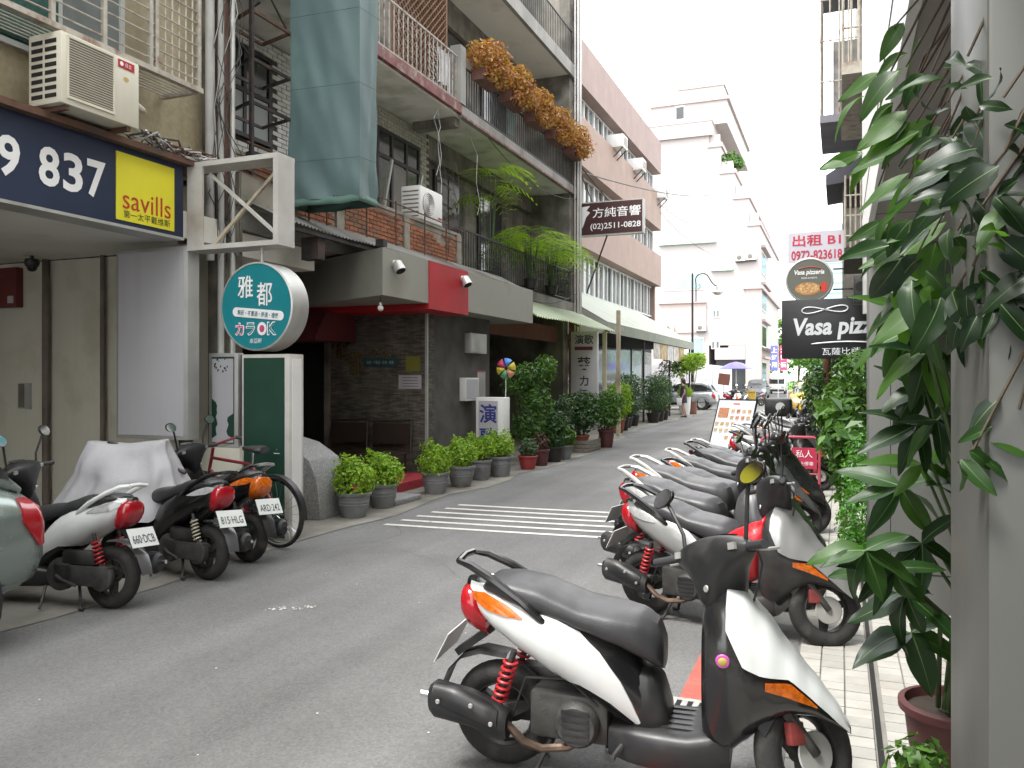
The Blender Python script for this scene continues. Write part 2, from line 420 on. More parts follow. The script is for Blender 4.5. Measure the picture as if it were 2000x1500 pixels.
# ================================================================== LEFT BUILDING WITH THE NUMBER SIGN (open arcade)
B1 = thing('arcade_building', 'beige tiled building over an open arcade, navy number sign across its front', 'building', (-8, 3, 0))
m_beigetile = mat('beige_mosaic_tile', (0.36, 0.31, 0.20), 0.7, mott=0.15, scale=20, streak=0.4, dirt=(0.2, 0.17, 0.11), damt=0.3)
m_panelw = mat('cream_metal_panel', (0.62, 0.60, 0.50), 0.5, mott=0.05, scale=1.0, dirt=(0.46, 0.43, 0.33), dscale=1.4, damt=0.25, streak=0.15)
m_brownpole = mat('brown_conduit', (0.15, 0.12, 0.10), 0.6, mott=0.25, scale=5, dirt=(0.09, 0.06, 0.045), damt=0.4)
# soffit + slab
MB().box((-13, -14, 3.07), (-6.34, 7.28, 3.35)).build('soffit', m_soffit, B1)
# end wall of the arcade: metal panels, each its own
MB().box((-13, 7.36, 0), (-6.52, 7.5, 3.3)).build('end_wall', m_dark, B1)
edges = [-11.9, -10.9, -10.05, -9.12, -8.16, -7.2]
for a, b in zip(edges[:-1], edges[1:]):
    MB().box((a + .004, 7.30, 0.02), (b - .004, 7.355, 3.06)).build('wall_panel', m_panelw, B1, bevel=.003)
MB().box((-7.19, 7.31, 0.02), (-6.53, 7.355, 3.06)).build('wall_panel', m_panelw, B1, bevel=.003)
for x in (-9.08, -8.14, -10.9):
    MB().cyl((x, 7.24, 0), (x, 7.24, 3.07), .045 if x == -9.08 else .03).build('pole', m_brownpole, B1)
MB().box((-13, -14, 0), (-12.8, 7.3, 3.07)).build('back_wall', m_cream, B1)
# upper wall
MB().box((-9, -14, 3.35), (-6.62, 7.22, 12.6)).build('wall', m_beigetile, B1)
# ledge over the sign
MB().box((-6.62, -4, 3.80), (-6.2, 7.0, 3.86)).build('ledge', m_rust, B1)
# tangled dusty cables and foil along the ledge
rs = random.Random(5)
for k in range(16):
    y0 = rs.uniform(5.6, 6.3); p = []
    for i in range(7):
        p.append((-6.25 + rs.uniform(-.08, .1), y0 + i * .15 + rs.uniform(-.04, .04), 3.86 + rs.uniform(0, .14)))
    MB().tube(p, rs.uniform(.006, .014), 5).build('cable', rs.choice([m_wire, m_rust, m_pvc, m_alu]), B1)
# windows with frames behind the security cage
def window(parent, x, y0, y1, z0, z1, frame, glass, nmull=1, fw=.05, d=.06, transom=None, name='window', proud=0.01, sgn=1):
    """window on a wall facing +X (sgn=1) or -X"""
    w = MB()
    xa, xb = (x, x + d * sgn)
    w.box((min(xa, xb), y0, z0), (max(xa, xb), y1, z0 + fw)).box((min(xa, xb), y0, z1 - fw), (max(xa, xb), y1, z1))
    ys = [y0 + (y1 - y0) * i / (nmull + 1) for i in range(nmull + 2)]
    for i, yy in enumerate(ys):
        a = yy if i == 0 else (yy - fw if i == nmull + 1 else yy - fw / 2)
        w.box((min(xa, xb) + .002, a, z0 + fw), (max(xa, xb) - .002, a + fw, z1 - fw))
    if transom: w.box((min(xa, xb) + .004, y0 + fw, transom), (max(xa, xb) - .004, y1 - fw, transom + fw))
    o = w.build(name, frame, parent)
    for i in range(nmull + 1):
        g = MB().box((x - .02 if sgn > 0 else x - d * .55, ys[i] + fw / 2, z0 + fw), (x + d * .55 if sgn > 0 else x + .02, ys[i + 1] - fw / 2, z1 - fw))
        g.build('pane', glass, o)
    return o
m_framew = mat('window_frame_grey', (0.45, 0.46, 0.44), 0.5, 0.2, mott=0.1, scale=5)
m_curtain = mat('green_curtain', (0.03, 0.09, 0.075), 0.9, mott=0.4, scale=25)
window(B1, -6.62, 3.2, 6.1, 4.45, 6.3, m_framew, m_glassl, nmull=3)
MB().box((-6.60, 4.75, 4.52), (-6.553, 5.35, 6.2)).build('curtain', m_curtain, B1)
# security cage, each bar a piece
m_cage = mat('cage_steel', (0.44, 0.41, 0.35), 0.55, 0.3, mott=0.2, scale=10, dirt=(0.2, 0.11, 0.07), dscale=8, damt=0.35)
CG = thing('window_cage', 'grey steel window cage of horizontal bars above the air conditioner', 'window cage', (-6.3, 4.5, 4.52))
XF, CY0, CY1, CZ0, CZ1 = -6.1, 2.6, 6.64, 4.53, 6.5
MB().box((XF - .03, CY0, CZ0), (XF + .03, CY1, CZ0 + .05)).box((XF - .03, CY0, CZ1 - .05), (XF + .03, CY1, CZ1)) \
    .box((-6.6, CY1 - .05, CZ0 + .001), (XF - .03, CY1, CZ0 + .049)).box((-6.6, CY0, CZ0), (XF - .03, CY0 + .04, CZ0 + .05)).build('frame', m_cage, CG)
for yy in (3.4, 4.15, 4.9, 5.42, 5.95, 6.02, 6.58):
    ubox('post', m_cage, (XF - .018, yy, CZ0 + .05), (XF + .018, yy + .04, CZ1 - .05), CG)
for k in range(17):
    z = CZ0 + .13 + k * .115
    ubar('bar', m_cage, (XF, CY0, z), (XF, CY1, z), .009, CG)
for k in range(6):
    y = 6.07 + k * .09
    ubar('bar', m_cage, (XF - .005, y, CZ0), (XF - .005, y, CZ1), .009, CG)
for k in range(7):
    x = -6.54 + k * .062
    ubar('bar', m_cage, (x, CY0, CZ0 + .02), (x, CY1, CZ0 + .02), .008, CG)
# split-system condenser on the wall
AC = thing('condenser_unit', 'large cream air conditioner condenser hanging above the navy number sign', 'air conditioner', (-6.2, 5.3, 3.88))
m_accase = mat('cream_enamel', (0.60, 0.57, 0.47), 0.4, mott=0.05, scale=2, dirt=(0.42, 0.38, 0.28), damt=0.2, streak=0.2)
m_grille = mat('dust_grille', (0.17, 0.15, 0.12), 0.7, mott=0.2, scale=8)
MB().box((-6.38, 4.92, 3.9), (-6.0, 5.74, 4.5)).build('casing', m_accase, AC, bevel=.012)
MB().box((-6.012, 4.99, 3.97), (-5.995, 5.44, 4.46)).build('fan_grille', m_grille, AC)
MB().box((-5.998, 4.975, 3.95), (-5.985, 5.455, 3.972)).box((-5.998, 4.975, 4.458), (-5.985, 5.455, 4.48)) \
    .box((-5.998, 4.975, 3.972), (-5.985, 4.99, 4.458)).box((-5.998, 5.44, 3.972), (-5.985, 5.455, 4.458)).build('grille_frame', m_accase, AC)
for k in range(22):
    z = 3.985 + k * .0215
    ubox('grille_bar', m_accase, (-5.996, 4.991, z), (-5.988, 5.439, z + .005), AC)
for k in range(8):
    for s in range(2):
        ubox('louvre_slot', m_dark, (-6.34 + s * .16, 4.916, 3.95 + k * .065), (-6.21 + s * .16, 4.921, 3.985 + k * .065), AC)
lbl = MB().box((-5.999, 5.50, 4.40), (-5.994, 5.68, 4.47)).build('maker_label', m_red, AC)
m_txtw = mat('white_lettering', (0.80, 0.80, 0.80), 0.5, mott=0.03)
lettering('日立', m_txtw, AC, (-5.993, 5.61, 4.435), (0, 1, 0), (0, 0, 1), .035, proud=.002)
MB().disc((-5.992, 5.535, 4.435), .02, 14, 'x').build('maker_roundel', m_txtw, AC)
m_gold = mat('gold_print', (0.45, 0.33, 0.08), 0.5, mott=0.1)
MB().disc((-5.997, 5.59, 4.31), .03, 12, 'x', .02).build('emblem', m_gold, AC)
for yb in (4.98, 5.62): MB().box((-6.6, yb, 3.86), (-6.02, yb + .04, 3.9)).build('bracket', m_rust, AC)
MB().tube([(-6.1, 5.74, 4.18), (-6.1, 5.86, 4.14), (-6.18, 5.96, 4.16), (-6.3, 5.98, 4.25), (-6.5, 5.98, 4.3)], .028, 8).build('hose', m_accase, AC)

# the number sign
SG = thing('fascia_sign', 'navy fascia sign with white number 9 837 and a yellow square', 'sign', (-6.3, 4, 3.06))
m_navy = mat('navy_sign_vinyl', (0.012, 0.022, 0.055), 0.45, mott=0.12, scale=1.5)
m_yellow = mat('yellow_vinyl', (0.72, 0.66, 0.03), 0.45, mott=0.05, scale=2.5, bump=0.15, bscale=4)
m_redtxt = mat('red_lettering', (0.45, 0.04, 0.02), 0.5, mott=0.05)
m_blktxt = mat('black_lettering', (0.03, 0.03, 0.02), 0.5, mott=0.05)
MB().box((-6.56, -2, 3.06), (-6.3, 6.6, 3.80)).build('sign_box', m_navy, SG)
MB().box((-6.57, -2.002, 3.03), (-6.29, 6.602, 3.058)).build('sign_edge', m_alu, SG)
yel = MB().box((-6.301, 5.75, 3.10), (-6.292, 6.47, 3.74)).build('yellow_square', m_yellow, SG)
lettering('savills', m_redtxt, SG, (-6.292, 6.12, 3.31), (0, 1, 0), (0, 0, 1), .19, width=.60, bold=.0, proud=.003)
lettering('第一太平戴维斯', m_blktxt, SG, (-6.292, 6.12, 3.165), (0, 1, 0), (0, 0, 1), .075, width=.58, proud=.003)
for ch, y in (('9', 4.68), ('8', 5.05), ('3', 5.285), ('7', 5.53)):
    lettering(ch, m_txtw, SG, (-6.30, y, 3.42), (0, 1, 0), (0, 0, 1), .34, width=.20, bold=.025, proud=.006, name='digit')

# blank lightbox at the arcade end
LB = thing('lightbox', 'tall blank white lightbox facing the street behind the grey bike cover', 'lightbox', (-6.8, 6.7, 0.95))
MB().box((-7.29, 6.66, .96), (-6.3, 6.83, 2.99)).build('box_frame', m_alu, LB, bevel=.006)
MB().box((-7.25, 6.652, 1.0), (-6.345, 6.658, 2.95)).build('blank_panel', m_whitesign, LB)
for zb in (1.0, 2.7): MB().box((-7.0, 6.83, zb), (-6.95, 7.3, zb + .05)).build('bracket', m_steel, LB)
MB().box((-6.46, 6.7, 0), (-6.36, 6.8, .96)).build('support_post', m_steel, LB)
# intercom, alarm, camera on the end wall
IC = thing('intercom_panel', 'grey metal intercom panel on the cream arcade wall', 'intercom', (-9.7, 7.3, 1.3))
MB().box((-9.62, 7.272, 1.22), (-9.4, 7.299, 1.55)).build('back_plate', m_alu, IC)
MB().box((-9.60, 7.265, 1.24), (-9.5, 7.272, 1.54)).build('speaker_plate', m_grille, IC)
FB = thing('fire_box', 'dark red fire alarm box high on the cream arcade wall', 'alarm box', (-9.75, 7.3, 2.5))
MB().box((-9.95, 7.2, 2.5), (-9.55, 7.298, 3.0)).build('box_body', mat('dark_red_box', (0.14, 0.02, 0.02), 0.5), FB, bevel=.01)
MB().box((-9.7, 7.195, 2.55), (-9.6, 7.2, 2.64)).build('notice', m_whitesign, FB)
def dome_cam(label, loc, m1):
    t = thing('security_camera', label, 'camera', loc)
    x, y, z = loc
    MB().cyl((x, y, z), (x, y, z - .05), .02).build('mount', m1, t)
    MB().lathe([(.0, 0), (.075, -.0), (.085, -.05), (.07, -.09), (0.001, -.09)], 16, (x, y, z - .04)).build('housing', m1, t)
    MB().lathe([(.06, -.0), (.052, -.035), (.03, -.055), (.001, -.062)], 16, (x, y, z - .13)).build('dome', m_blackpaint, t)
dome_cam('dark dome security camera under the arcade ceiling', (-8.95, 6.95, 3.07), m_black)
# ceiling lamp ring
MB().lathe([(.16, 0), (.16, -.02), (.13, -.025), (.001, -.025)], 20, (-7.0, 4.75, 3.07)).build('ceiling_lamp', m_white, B1)
# party wall strip: old plaster, pipes, wires between the two buildings
PW = thing('party_wall', 'narrow stained old wall strip with pipes between the two left buildings', 'wall', (-6.6, 7.4, 0))
m_oldwall = mat('stained_old_wall', (0.16, 0.145, 0.115), 0.9, mott=0.5, scale=4, bump=0.5, bscale=30, dirt=(0.05, 0.045, 0.04), dscale=3, damt=0.6, streak=0.5)
MB().box((-7.9, 7.22, 3.1), (-6.56, 7.52, 12.6)).build('old_wall', m_oldwall, PW)
MB().box((-6.52, 7.2, 0), (-6.38, 7.6, 3.4)).build('old_pier', m_oldwall, PW)
m_woodold = mat('weathered_wood', (0.19, 0.11, 0.085), 0.85, mott=0.45, scale=6, streak=0.6)
MB().box((-6.56, 7.24, 3.4), (-6.36, 7.42, 8)).build('timber_post', m_woodold, PW)
for x, y, r, m_ in ((-6.34, 7.20, .035, m_pvc), (-6.42, 7.12, .05, m_pvc), (-6.3, 7.34, .03, m_alu)):
    MB().cyl((x, y, 0.0 if r < .04 else 2.9), (x, y, 9), r, n=10).build('downpipe', m_, PW)
rs = random.Random(11)
for k in range(12):
    p = [(-6.3 + rs.uniform(-.1, .08), 7.15 + rs.uniform(-.1, .3), 3.0 + 0.55 * i + rs.uniform(-.1, .1)) for i in range(7)]
    MB().tube(p, .006, 4).build('cable', rs.choice([m_wire, m_pvc, m_wire]), PW)
# ================================================================== KARAOKE BUILDING WITH THE BALCONIES
B2 = thing('balcony_building', 'old apartment building with stacked balconies over a dark karaoke entrance', 'building', (-8, 14, 0))
m_oldgrey = mat('stained_grey_render', (0.22, 0.205, 0.175), 0.9, mott=0.4, scale=2.5, bump=0.4, bscale=30, dirt=(0.06, 0.06, 0.05), dscale=1.6, damt=0.6, streak=0.5)
m_ctile = mat('yellowed_wall_tile', (0.42, 0.41, 0.34), 0.6, mott=0.15, scale=14, streak=0.35, vary=0.08)
m_wtile = mat('white_glazed_tile', (0.60, 0.60, 0.57), 0.35, mott=0.08, scale=8, vary=0.10, streak=0.25)
m_brick = mat('orange_brick', (0.34, 0.135, 0.07), 0.9, mott=0.3, scale=12, bump=0.4, bscale=50, vary=0.25, dirt=(0.16, 0.12, 0.09), dscale=3, damt=0.4)
m_mortar = mat('pale_mortar', (0.33, 0.30, 0.25), 0.95, mott=0.35, scale=5, bump=0.5, bscale=40, dirt=(0.09, 0.10, 0.06), dscale=2.5, damt=0.6)
# main body above ground floor; side wall, roof
MB().box((-13, 7.52, 3.36), (-7.76, 20.8, 12.6)).build('wall', m_oldgrey, B2)
MB().box((-7.76, 7.53, 3.36), (-6.52, 20.8, 3.60)).build('floor_slab', m_conc, B2)
# 2F wall finishes
MB().box((-7.755, 7.6, 3.6), (-7.66, 10.6, 6.44)).build('tile_bed', mat('tile_mortar_dark', (0.07, 0.065, 0.06), 0.9), B2)
me_wt = MB().box((-.01, -.1, -.03), (.01, .1, .03)).mesh('wall_tile', m_wtile, smooth=False, bevel=.003)
rs = random.Random(2)
WY0, WY1, WZ0, WZ1 = 8.55, 9.68, 4.93, 6.2
def tile_rows(x, y0, y1, z0, z1, skip, me, parent, L=.215, H=.068):
    n = 0; r = 0; z = z0 + H / 2
    while z < z1:
        y = y0 + (L / 2 if r % 2 == 0 else 0)
        while y < y1:
            if not skip(y, z):
                piece('wall_tile', me, (x + rs.uniform(-.002, .002), y, z), parent); n += 1
            y += L
        z += H; r += 1
    return n
tile_rows(-7.65, 8.35, 10.55, 3.85, 6.4, lambda y, z: WY0 - .1 < y < WY1 + .1 and WZ0 - .03 < z < WZ1 + .03, me_wt, B2)
m_bframe = mat('dark_bronze_frame', (0.03, 0.027, 0.027), 0.45, 0.3, mott=0.2)
window(B2, -7.66, WY0, WY1, WZ0, WZ1, m_bframe, m_glass, nmull=1, fw=.06, transom=5.55)
MB().box((-7.645, WY0 + .07, WZ0 + .06), (-7.62, WY1 - .06, 5.54)).build('blind', mat('pale_blind', (0.30, 0.33, 0.33), 0.5, mott=0.1), B2)
# tiled wall + casement window further right
MB().box((-7.757, 10.6, 3.6), (-7.61, 14.45, 6.44)).build('tile_bed', m_ctile, B2)
me_ct = MB().box((-.01, -.1, -.03), (.01, .1, .03)).mesh('wall_tile', m_ctile, smooth=False, bevel=.003)
tile_rows(-7.605, 11.0, 14.45, 6.10, 6.42, lambda y, z: False, me_ct, B2)
tile_rows(-7.605, 14.22, 14.5, 4.3, 6.10, lambda y, z: False, me_ct, B2)
tile_rows(-7.605, 11.0, 12.45, 5.3, 6.10, lambda y, z: False, me_ct, B2)
window(B2, -7.61, 12.5, 14.1, 4.35, 6.08, m_bframe, m_glass, nmull=2, fw=.07, transom=5.55)
MB().box((-7.59, 13.0, 4.43), (-7.555, 13.55, 5.5)).build('blind', mat('grey_blind', (0.22, 0.21, 0.19), 0.8), B2)
for yy in (12.62, 13.75):
    MB().bar((-7.53, yy, 4.45), (-7.40, yy + .12, 5.5), .05).build('open_sash', m_alu, B2)
# doors / dark openings behind 2F right balcony and 3F
for (y0, y1, z0, z1) in ((15.0, 16.2, 3.6, 5.9), (17.2, 18.6, 3.6, 5.9), (9.4, 10.8, 6.66, 9.0), (14.6, 16.4, 6.66, 9.0), (17.4, 18.9, 6.66, 9.0), (15, 18, 9.9, 12)):
    d = MB().box((-7.758, y0, z0), (-7.70, y1, z1)).build('door', m_bframe, B2)
    MB().box((-7.702, y0 + .08, z0 + .15), (-7.69, (y0 + y1) / 2 - .03, z1 - .08)).build('pane', m_glass, d)
    MB().box((-7.702, (y0 + y1) / 2 + .03, z0 + .15), (-7.69, y1 - .08, z1 - .08)).build('pane', m_glass, d)
# 3F and 4F slabs
MB().box((-7.758, 7.53, 6.46), (-6.56, 13.72, 6.64)).build('floor_slab', m_soffitd, B2)
MB().box((-7.758, 13.72, 6.461), (-6.56, 20.8, 6.641)).build('floor_slab', m_soffitd, B2)
MB().box((-6.56, 7.53, 6.50), (-6.48, 13.72, 6.68)).build('slab_edge', m_maroon, B2)
MB().box((-6.56, 13.72, 6.44), (-6.485, 20.8, 6.67)).build('slab_edge', m_conc, B2)
MB().box((-6.485, 13.72, 6.445), (-6.465, 20.8, 6.485)).build('edge_strip', m_maroon, B2)
MB().box((-7.758, 13.9, 9.56), (-6.56, 20.8, 9.76)).build('floor_slab', m_soffit, B2)
MB().box((-6.56, 13.88, 9.52), (-6.47, 20.8, 9.84)).build('slab_edge', m_conc, B2)
MB().box((-7.5, 13.7, 6.3), (-6.62, 13.9, 6.46)).build('cross_beam', m_oldgrey, B2)
MB().box((-7.74, 14.5, 6.0), (-7.6, 20.6, 6.455)).build('wall_beam', m_oldgrey, B2)
MB().box((-7.74, 14.0, 9.0), (-7.6, 20.6, 9.555)).build('wall_beam', m_oldgrey, B2)
MB().box((-7.756, 20.45, 3.6), (-6.56, 20.8, 12.6)).build('end_wall', m_oldgrey, B2)
MB().box((-6.7, 20.82, 0), (-6.45, 21.0, 12.6)).build('end_pier', m_maroon, B2)
# vertical conduits on the end pier
for x, y, r in ((-6.42, 20.72, .035), (-6.4, 20.86, .028), (-6.4, 20.95, .022), (-6.46, 20.6, .02)):
    MB().cyl((x, y, 2.7), (x, y, 12.4), r, n=8).build('conduit', m_alu, B2)
# --- brick parapet at 2F: every brick
MB().box((-6.66, 7.6, 3.60), (-6.515, 13.7, 4.22)).build('parapet_core', m_mortar, B2)
me_b = MB().box((-.012, -.098, -.026), (.012, .098, .026)).mesh('brick', m_brick, smooth=False, bevel=.004)
def plastered(y, z):
    v = noise.noise(Vector((y * 0.9, z * 2.2, 3.3)))
    return v > 0.22 or any(abs(y - p) < .13 for p in (9.75, 11.65)) or y > 13.5
for r in range(8):
    z = 3.70 + r * .063; y = 7.7 + (.105 if r % 2 else 0)
    while y < 13.65:
        if not plastered(y, z):
            piece('brick', me_b, (-6.512 + rs.uniform(-.004, .004), y + rs.uniform(-.004, .004), z), B2, rot=(rs.uniform(-.03, .03), 0, 0))
        y += .21
MB().box((-6.68, 7.6, 4.222), (-6.50, 13.7, 4.27)).build('parapet_cap', m_mortar, B2)
for p in (9.75, 11.65, 13.6):
    MB().box((-6.5, p - .09, 3.62), (-6.48, p + .09, 4.24)).build('plaster_pier', m_mortar, B2)
# corrugated eave below it
def corrugated(name, y0, y1, xi, zi, xo, zo, m, parent, amp=.012, pitch=.076, th=.004):
    mb = MB(); rows = []; n = int((y1 - y0) / pitch * 6)
    for i in range(n + 1):
        y = y0 + (y1 - y0) * i / n; dz = amp * math.sin(2 * math.pi * y / pitch)
        sag = 0.012 * math.sin(y * 1.9)
        rows.append([(xi, y, zi + dz), ((xi + xo) / 2, y, (zi + zo) / 2 + dz + sag), (xo + .015 * math.sin(y * 2.7), y, zo + dz + sag)])
    mb.grid(rows); return mb.build(name, m, parent, angle=180)
m_corr = mat('grey_corrugated_sheet', (0.20, 0.20, 0.185), 0.7, 0.2, mott=0.3, scale=3, dirt=(0.08, 0.07, 0.06), damt=0.5)
m_corrg = leafmat('pale_green_sheet', (0.46, 0.52, 0.40), (0.46, 0.52, 0.40), .25, .6)
corrugated('eave_sheet', 7.7, 15.6, -6.5, 3.70, -5.98, 3.45, m_corr, B2)
MB().box((-6.05, 7.7, 3.37), (-6.01, 15.5, 3.415)).build('eave_batten', m_steel, B2)
# window bars in front of the parapet: each bar
for y in (8.9, 9.3, 10.3, 11.15, 12.1, 12.9):
    ubar('guard_bar', m_rust, (-6.40, y, 3.66), (-6.40, y, 4.36), .012, B2)
ubar('guard_rail', m_rust, (-6.40, 7.7, 4.36), (-6.40, 13.7, 4.30), .012, B2)
ubar('guard_rail', m_rust, (-6.40, 7.7, 4.12), (-6.40, 13.7, 4.08), .007, B2)
# --- balustrades: every baluster a piece
def balustrade(y0, y1, x, z0, z1, m, sp=.115, r=.011, rail=.03):
    ubox('handrail', m, (x - rail / 2, y0, z1 - .03), (x + rail / 2, y1, z1), B2)
    ubox('bottom_rail', m, (x - .012, y0, z0 + .06), (x + .012, y1, z0 + .085), B2)
    y = y0 + sp / 2
    while y < y1:
        ubar('baluster', m, (x, y, z0), (x, y, z1 - .03), r, B2); y += sp
m_balw = mat('peeling_pale_iron', (0.40, 0.37, 0.33), 0.7, 0.1, mott=0.25, scale=15, dirt=(0.16, 0.09, 0.07), dscale=9, damt=0.45)
balustrade(9.0, 13.62, -6.54, 6.66, 7.55, m_balw, sp=.15)
balustrade(13.85, 20.6, -6.53, 6.65, 7.45, m_ironblk)
balustrade(13.75, 20.55, -6.55, 3.6, 4.42, m_ironblk)
balustrade(13.9, 20.6, -6.55, 9.78, 10.75, m_ironblk, sp=.13)
MB().box((-6.68, 13.62, 6.68), (-6.46, 13.84, 7.75)).build('rail_pier', m_conc, B2)
for x0, y0 in ((-6.60, 10.6), (-6.58, 9.9)):
    MB().box((x0 - .1, y0, 6.64), (x0 + .0, y0 + .16, 9.4)).build('post', m_maroon, B2)
# wooden lattice on the 3F balcony: each strip
m_latt = mat('lattice_wood', (0.20, 0.11, 0.065), 0.8, mott=0.3, scale=6)
LT = thing('lattice_screen', 'brown diagonal wooden lattice screen standing on the balcony', 'lattice', (-6.75, 12.6, 6.66))
ly0, ly1, lz0, lz1 = 11.7, 13.6, 6.7, 9.3
k = -2.6
while k < 1.9:
    for s in (1, -1):
        y0 = (ly0 + k) if s > 0 else (ly1 - k)
        p = [(y0 + s * t, lz0 + t) for t in (0, 2.6)]
        # clip strip to the panel
        t0 = max(0, (ly0 - y0) if s > 0 else (y0 - ly1)); t1 = min(2.6, (ly1 - y0) if s > 0 else (y0 - ly0))
        if t1 - t0 > .1:
            me = MB().bar((0, 0, -.5), (0, 0, .5), .03, .008)
            a = Vector((-6.76 + .008 * s, y0 + s * t0, lz0 + t0)); b = Vector((-6.76 + .008 * s, y0 + s * t1, lz0 + t1))
            MB().bar(a, b, .008, .035, up=(1, 0, 0)).build('strip', m_latt, LT, smooth=False, fix=False)
    k += .14
MB().box((-6.79, ly0 - .03, lz0), (-6.74, ly0 + .02, lz1)).box((-6.79, ly1 - .02, lz0), (-6.74, ly1 + .03, lz1)).box((-6.79, ly0, lz1), (-6.74, ly1, lz1 + .04)).build('frame', m_latt, LT)
# small white condenser on the parapet
A2 = thing('condenser_unit', 'small white condenser standing on the brick parapet ledge', 'air conditioner', (-6.7, 12.5, 4.15))
MB().box((-6.86, 12.12, 4.28), (-6.50, 12.95, 4.84)).build('casing', m_white, A2, bevel=.015)
MB().lathe([(.0, 0), (.2, 0), (.21, -.012)], 24, (-6.488, 12.42, 4.56), 'x').build('fan_grille', mat('condenser_grille', (0.28, 0.28, 0.28), 0.6), A2)
for k in range(6):
    MB().lathe([(.03 + k * .032, .0), (.036 + k * .032, .008), (.042 + k * .032, .0)], 24, (-6.486, 12.42, 4.56), 'x').build('grille_ring', m_white, A2)
MB().box((-6.499, 12.78, 4.38), (-6.495, 12.92, 4.41)).build('maker_label', m_red, A2)
for k in range(7): ubox('fin', m_grille, (-6.83, 12.117, 4.32 + k * .07), (-6.53, 12.121, 4.34 + k * .07), A2)

# --- ground floor entrance
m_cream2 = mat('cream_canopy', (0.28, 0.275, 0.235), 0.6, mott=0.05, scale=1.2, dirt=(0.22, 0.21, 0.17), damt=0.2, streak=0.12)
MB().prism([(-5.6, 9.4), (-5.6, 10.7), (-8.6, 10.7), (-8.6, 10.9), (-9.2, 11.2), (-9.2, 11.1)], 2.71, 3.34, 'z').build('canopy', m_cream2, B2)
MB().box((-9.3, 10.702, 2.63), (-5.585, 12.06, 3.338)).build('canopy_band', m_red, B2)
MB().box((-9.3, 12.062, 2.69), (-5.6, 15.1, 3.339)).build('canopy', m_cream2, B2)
MB().box((-9.4, 7.6, 3.06), (-6.6, 9.3, 3.34)).build('ceiling_beam', m_soffit, B2)
MB().box((-6.3, 8.6, 3.1), (-6.05, 8.75, 3.38)).build('bracket', m_steel, B2)
MB().box((-5.72, 9.42, 3.36), (-5.6, 9.52, 3.45)).build('bracket', m_steel, B2)
def spot(label, y, z):
    t = thing('spotlight', label, 'spotlight', (-5.58, y, z))
    MB().lathe([(.0, 0), (.05, 0), (.055, .02), (.03, .05)], 14, (-5.597, y, z + .03), 'x').build('base_plate', m_alu, t)
    a = Vector((-5.53, y, z + .02)); d = Vector((.35, -.1, -.6)).normalized()
    MB().tube([a - d * .06, a - d * .03, a + d * .08, a + d * .11], [.03, .065, .078, .08], 16).build('housing', m_alu, t)
    MB().cyl(a + d * .1105, a + d * .1115, .066, n=16).build('lens', m_dark, t)
spot('round grey spotlight on the cream canopy face', 9.68, 3.12)
spot('round grey spotlight on the red canopy band', 11.82, 3.16)
HB = thing('hanging_bulb', 'small clear light bulb hanging below the canopy corner', 'light bulb', (-5.75, 9.6, 2.71))
MB().cyl((-5.75, 9.6, 2.71), (-5.75, 9.6, 2.62), .006).build('flex', m_wire, HB)
MB().cyl((-5.75, 9.6, 2.63), (-5.75, 9.6, 2.59), .022).build('holder', m_alu, HB)
MB().ball((-5.75, 9.6, 2.555), .042).build('bulb', mat('clear_bulb_glass', (0.7, 0.7, 0.68), 0.08, mott=0.03), HB)
# recess walls: stone-strip wall, dark door, side walls
def stone_strip():
    m = mat('stone_strip_cladding', (0.115, 0.108, 0.092), 0.85, mott=0.4, scale=5, bump=0.3, bscale=30)
    n = m.node_tree.nodes; L = m.node_tree.links; b = n['Principled BSDF']
    g = n.new('ShaderNodeNewGeometry'); sx = n.new('ShaderNodeSeparateXYZ'); L.new(g.outputs['Position'], sx.inputs[0])
    cb = n.new('ShaderNodeCombineXYZ'); ad = n.new('ShaderNodeMath'); ad.operation = 'ADD'
    L.new(sx.outputs[0], ad.inputs[0]); L.new(sx.outputs[1], ad.inputs[1]); L.new(ad.outputs[0], cb.inputs[0]); L.new(sx.outputs[2], cb.inputs[1])
    br = n.new('ShaderNodeTexBrick'); br.inputs['Scale'].default_value = 9; br.inputs['Row Height'].default_value = .18; br.inputs['Brick Width'].default_value = 1.3; br.inputs['Mortar Size'].default_value = .018
    br.inputs['Color1'].default_value = (.65, .65, .65, 1); br.inputs['Color2'].default_value = (1.5, 1.5, 1.4, 1); br.inputs['Mortar'].default_value = (.2, .2, .2, 1)
    L.new(cb.outputs[0], br.inputs['Vector'])
    src = b.inputs['Base Color'].links[0].from_socket
    x = n.new('ShaderNodeMix'); x.data_type = 'RGBA'; x.blend_type = 'MULTIPLY'; x.inputs[0].default_value = 1
    L.new(src, x.inputs[6]); L.new(br.outputs['Color'], x.inputs[7]); L.new(x.outputs[2], b.inputs['Base Color'])
    return m
m_strip = stone_strip()
MB().box((-7.85, 11.5, 0), (-6.05, 11.75, 2.69)).build('stone_wall', m_strip, B2)
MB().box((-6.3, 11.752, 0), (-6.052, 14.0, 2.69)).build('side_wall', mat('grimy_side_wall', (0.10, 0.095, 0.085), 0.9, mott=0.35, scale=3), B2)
MB().box((-6.06, 11.46, 0), (-6.02, 11.5, 2.69)).build('corner_trim', m_alu, B2)
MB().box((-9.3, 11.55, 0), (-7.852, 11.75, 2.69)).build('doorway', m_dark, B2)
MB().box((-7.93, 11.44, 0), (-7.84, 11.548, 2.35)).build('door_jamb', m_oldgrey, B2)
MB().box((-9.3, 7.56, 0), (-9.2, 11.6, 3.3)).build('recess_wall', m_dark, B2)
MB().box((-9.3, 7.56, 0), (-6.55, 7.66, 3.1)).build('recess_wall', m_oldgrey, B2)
MB().box((-13, 14.0, 0), (-9.2, 20.7, 3.36)).build('shop_back', m_dark, B2)
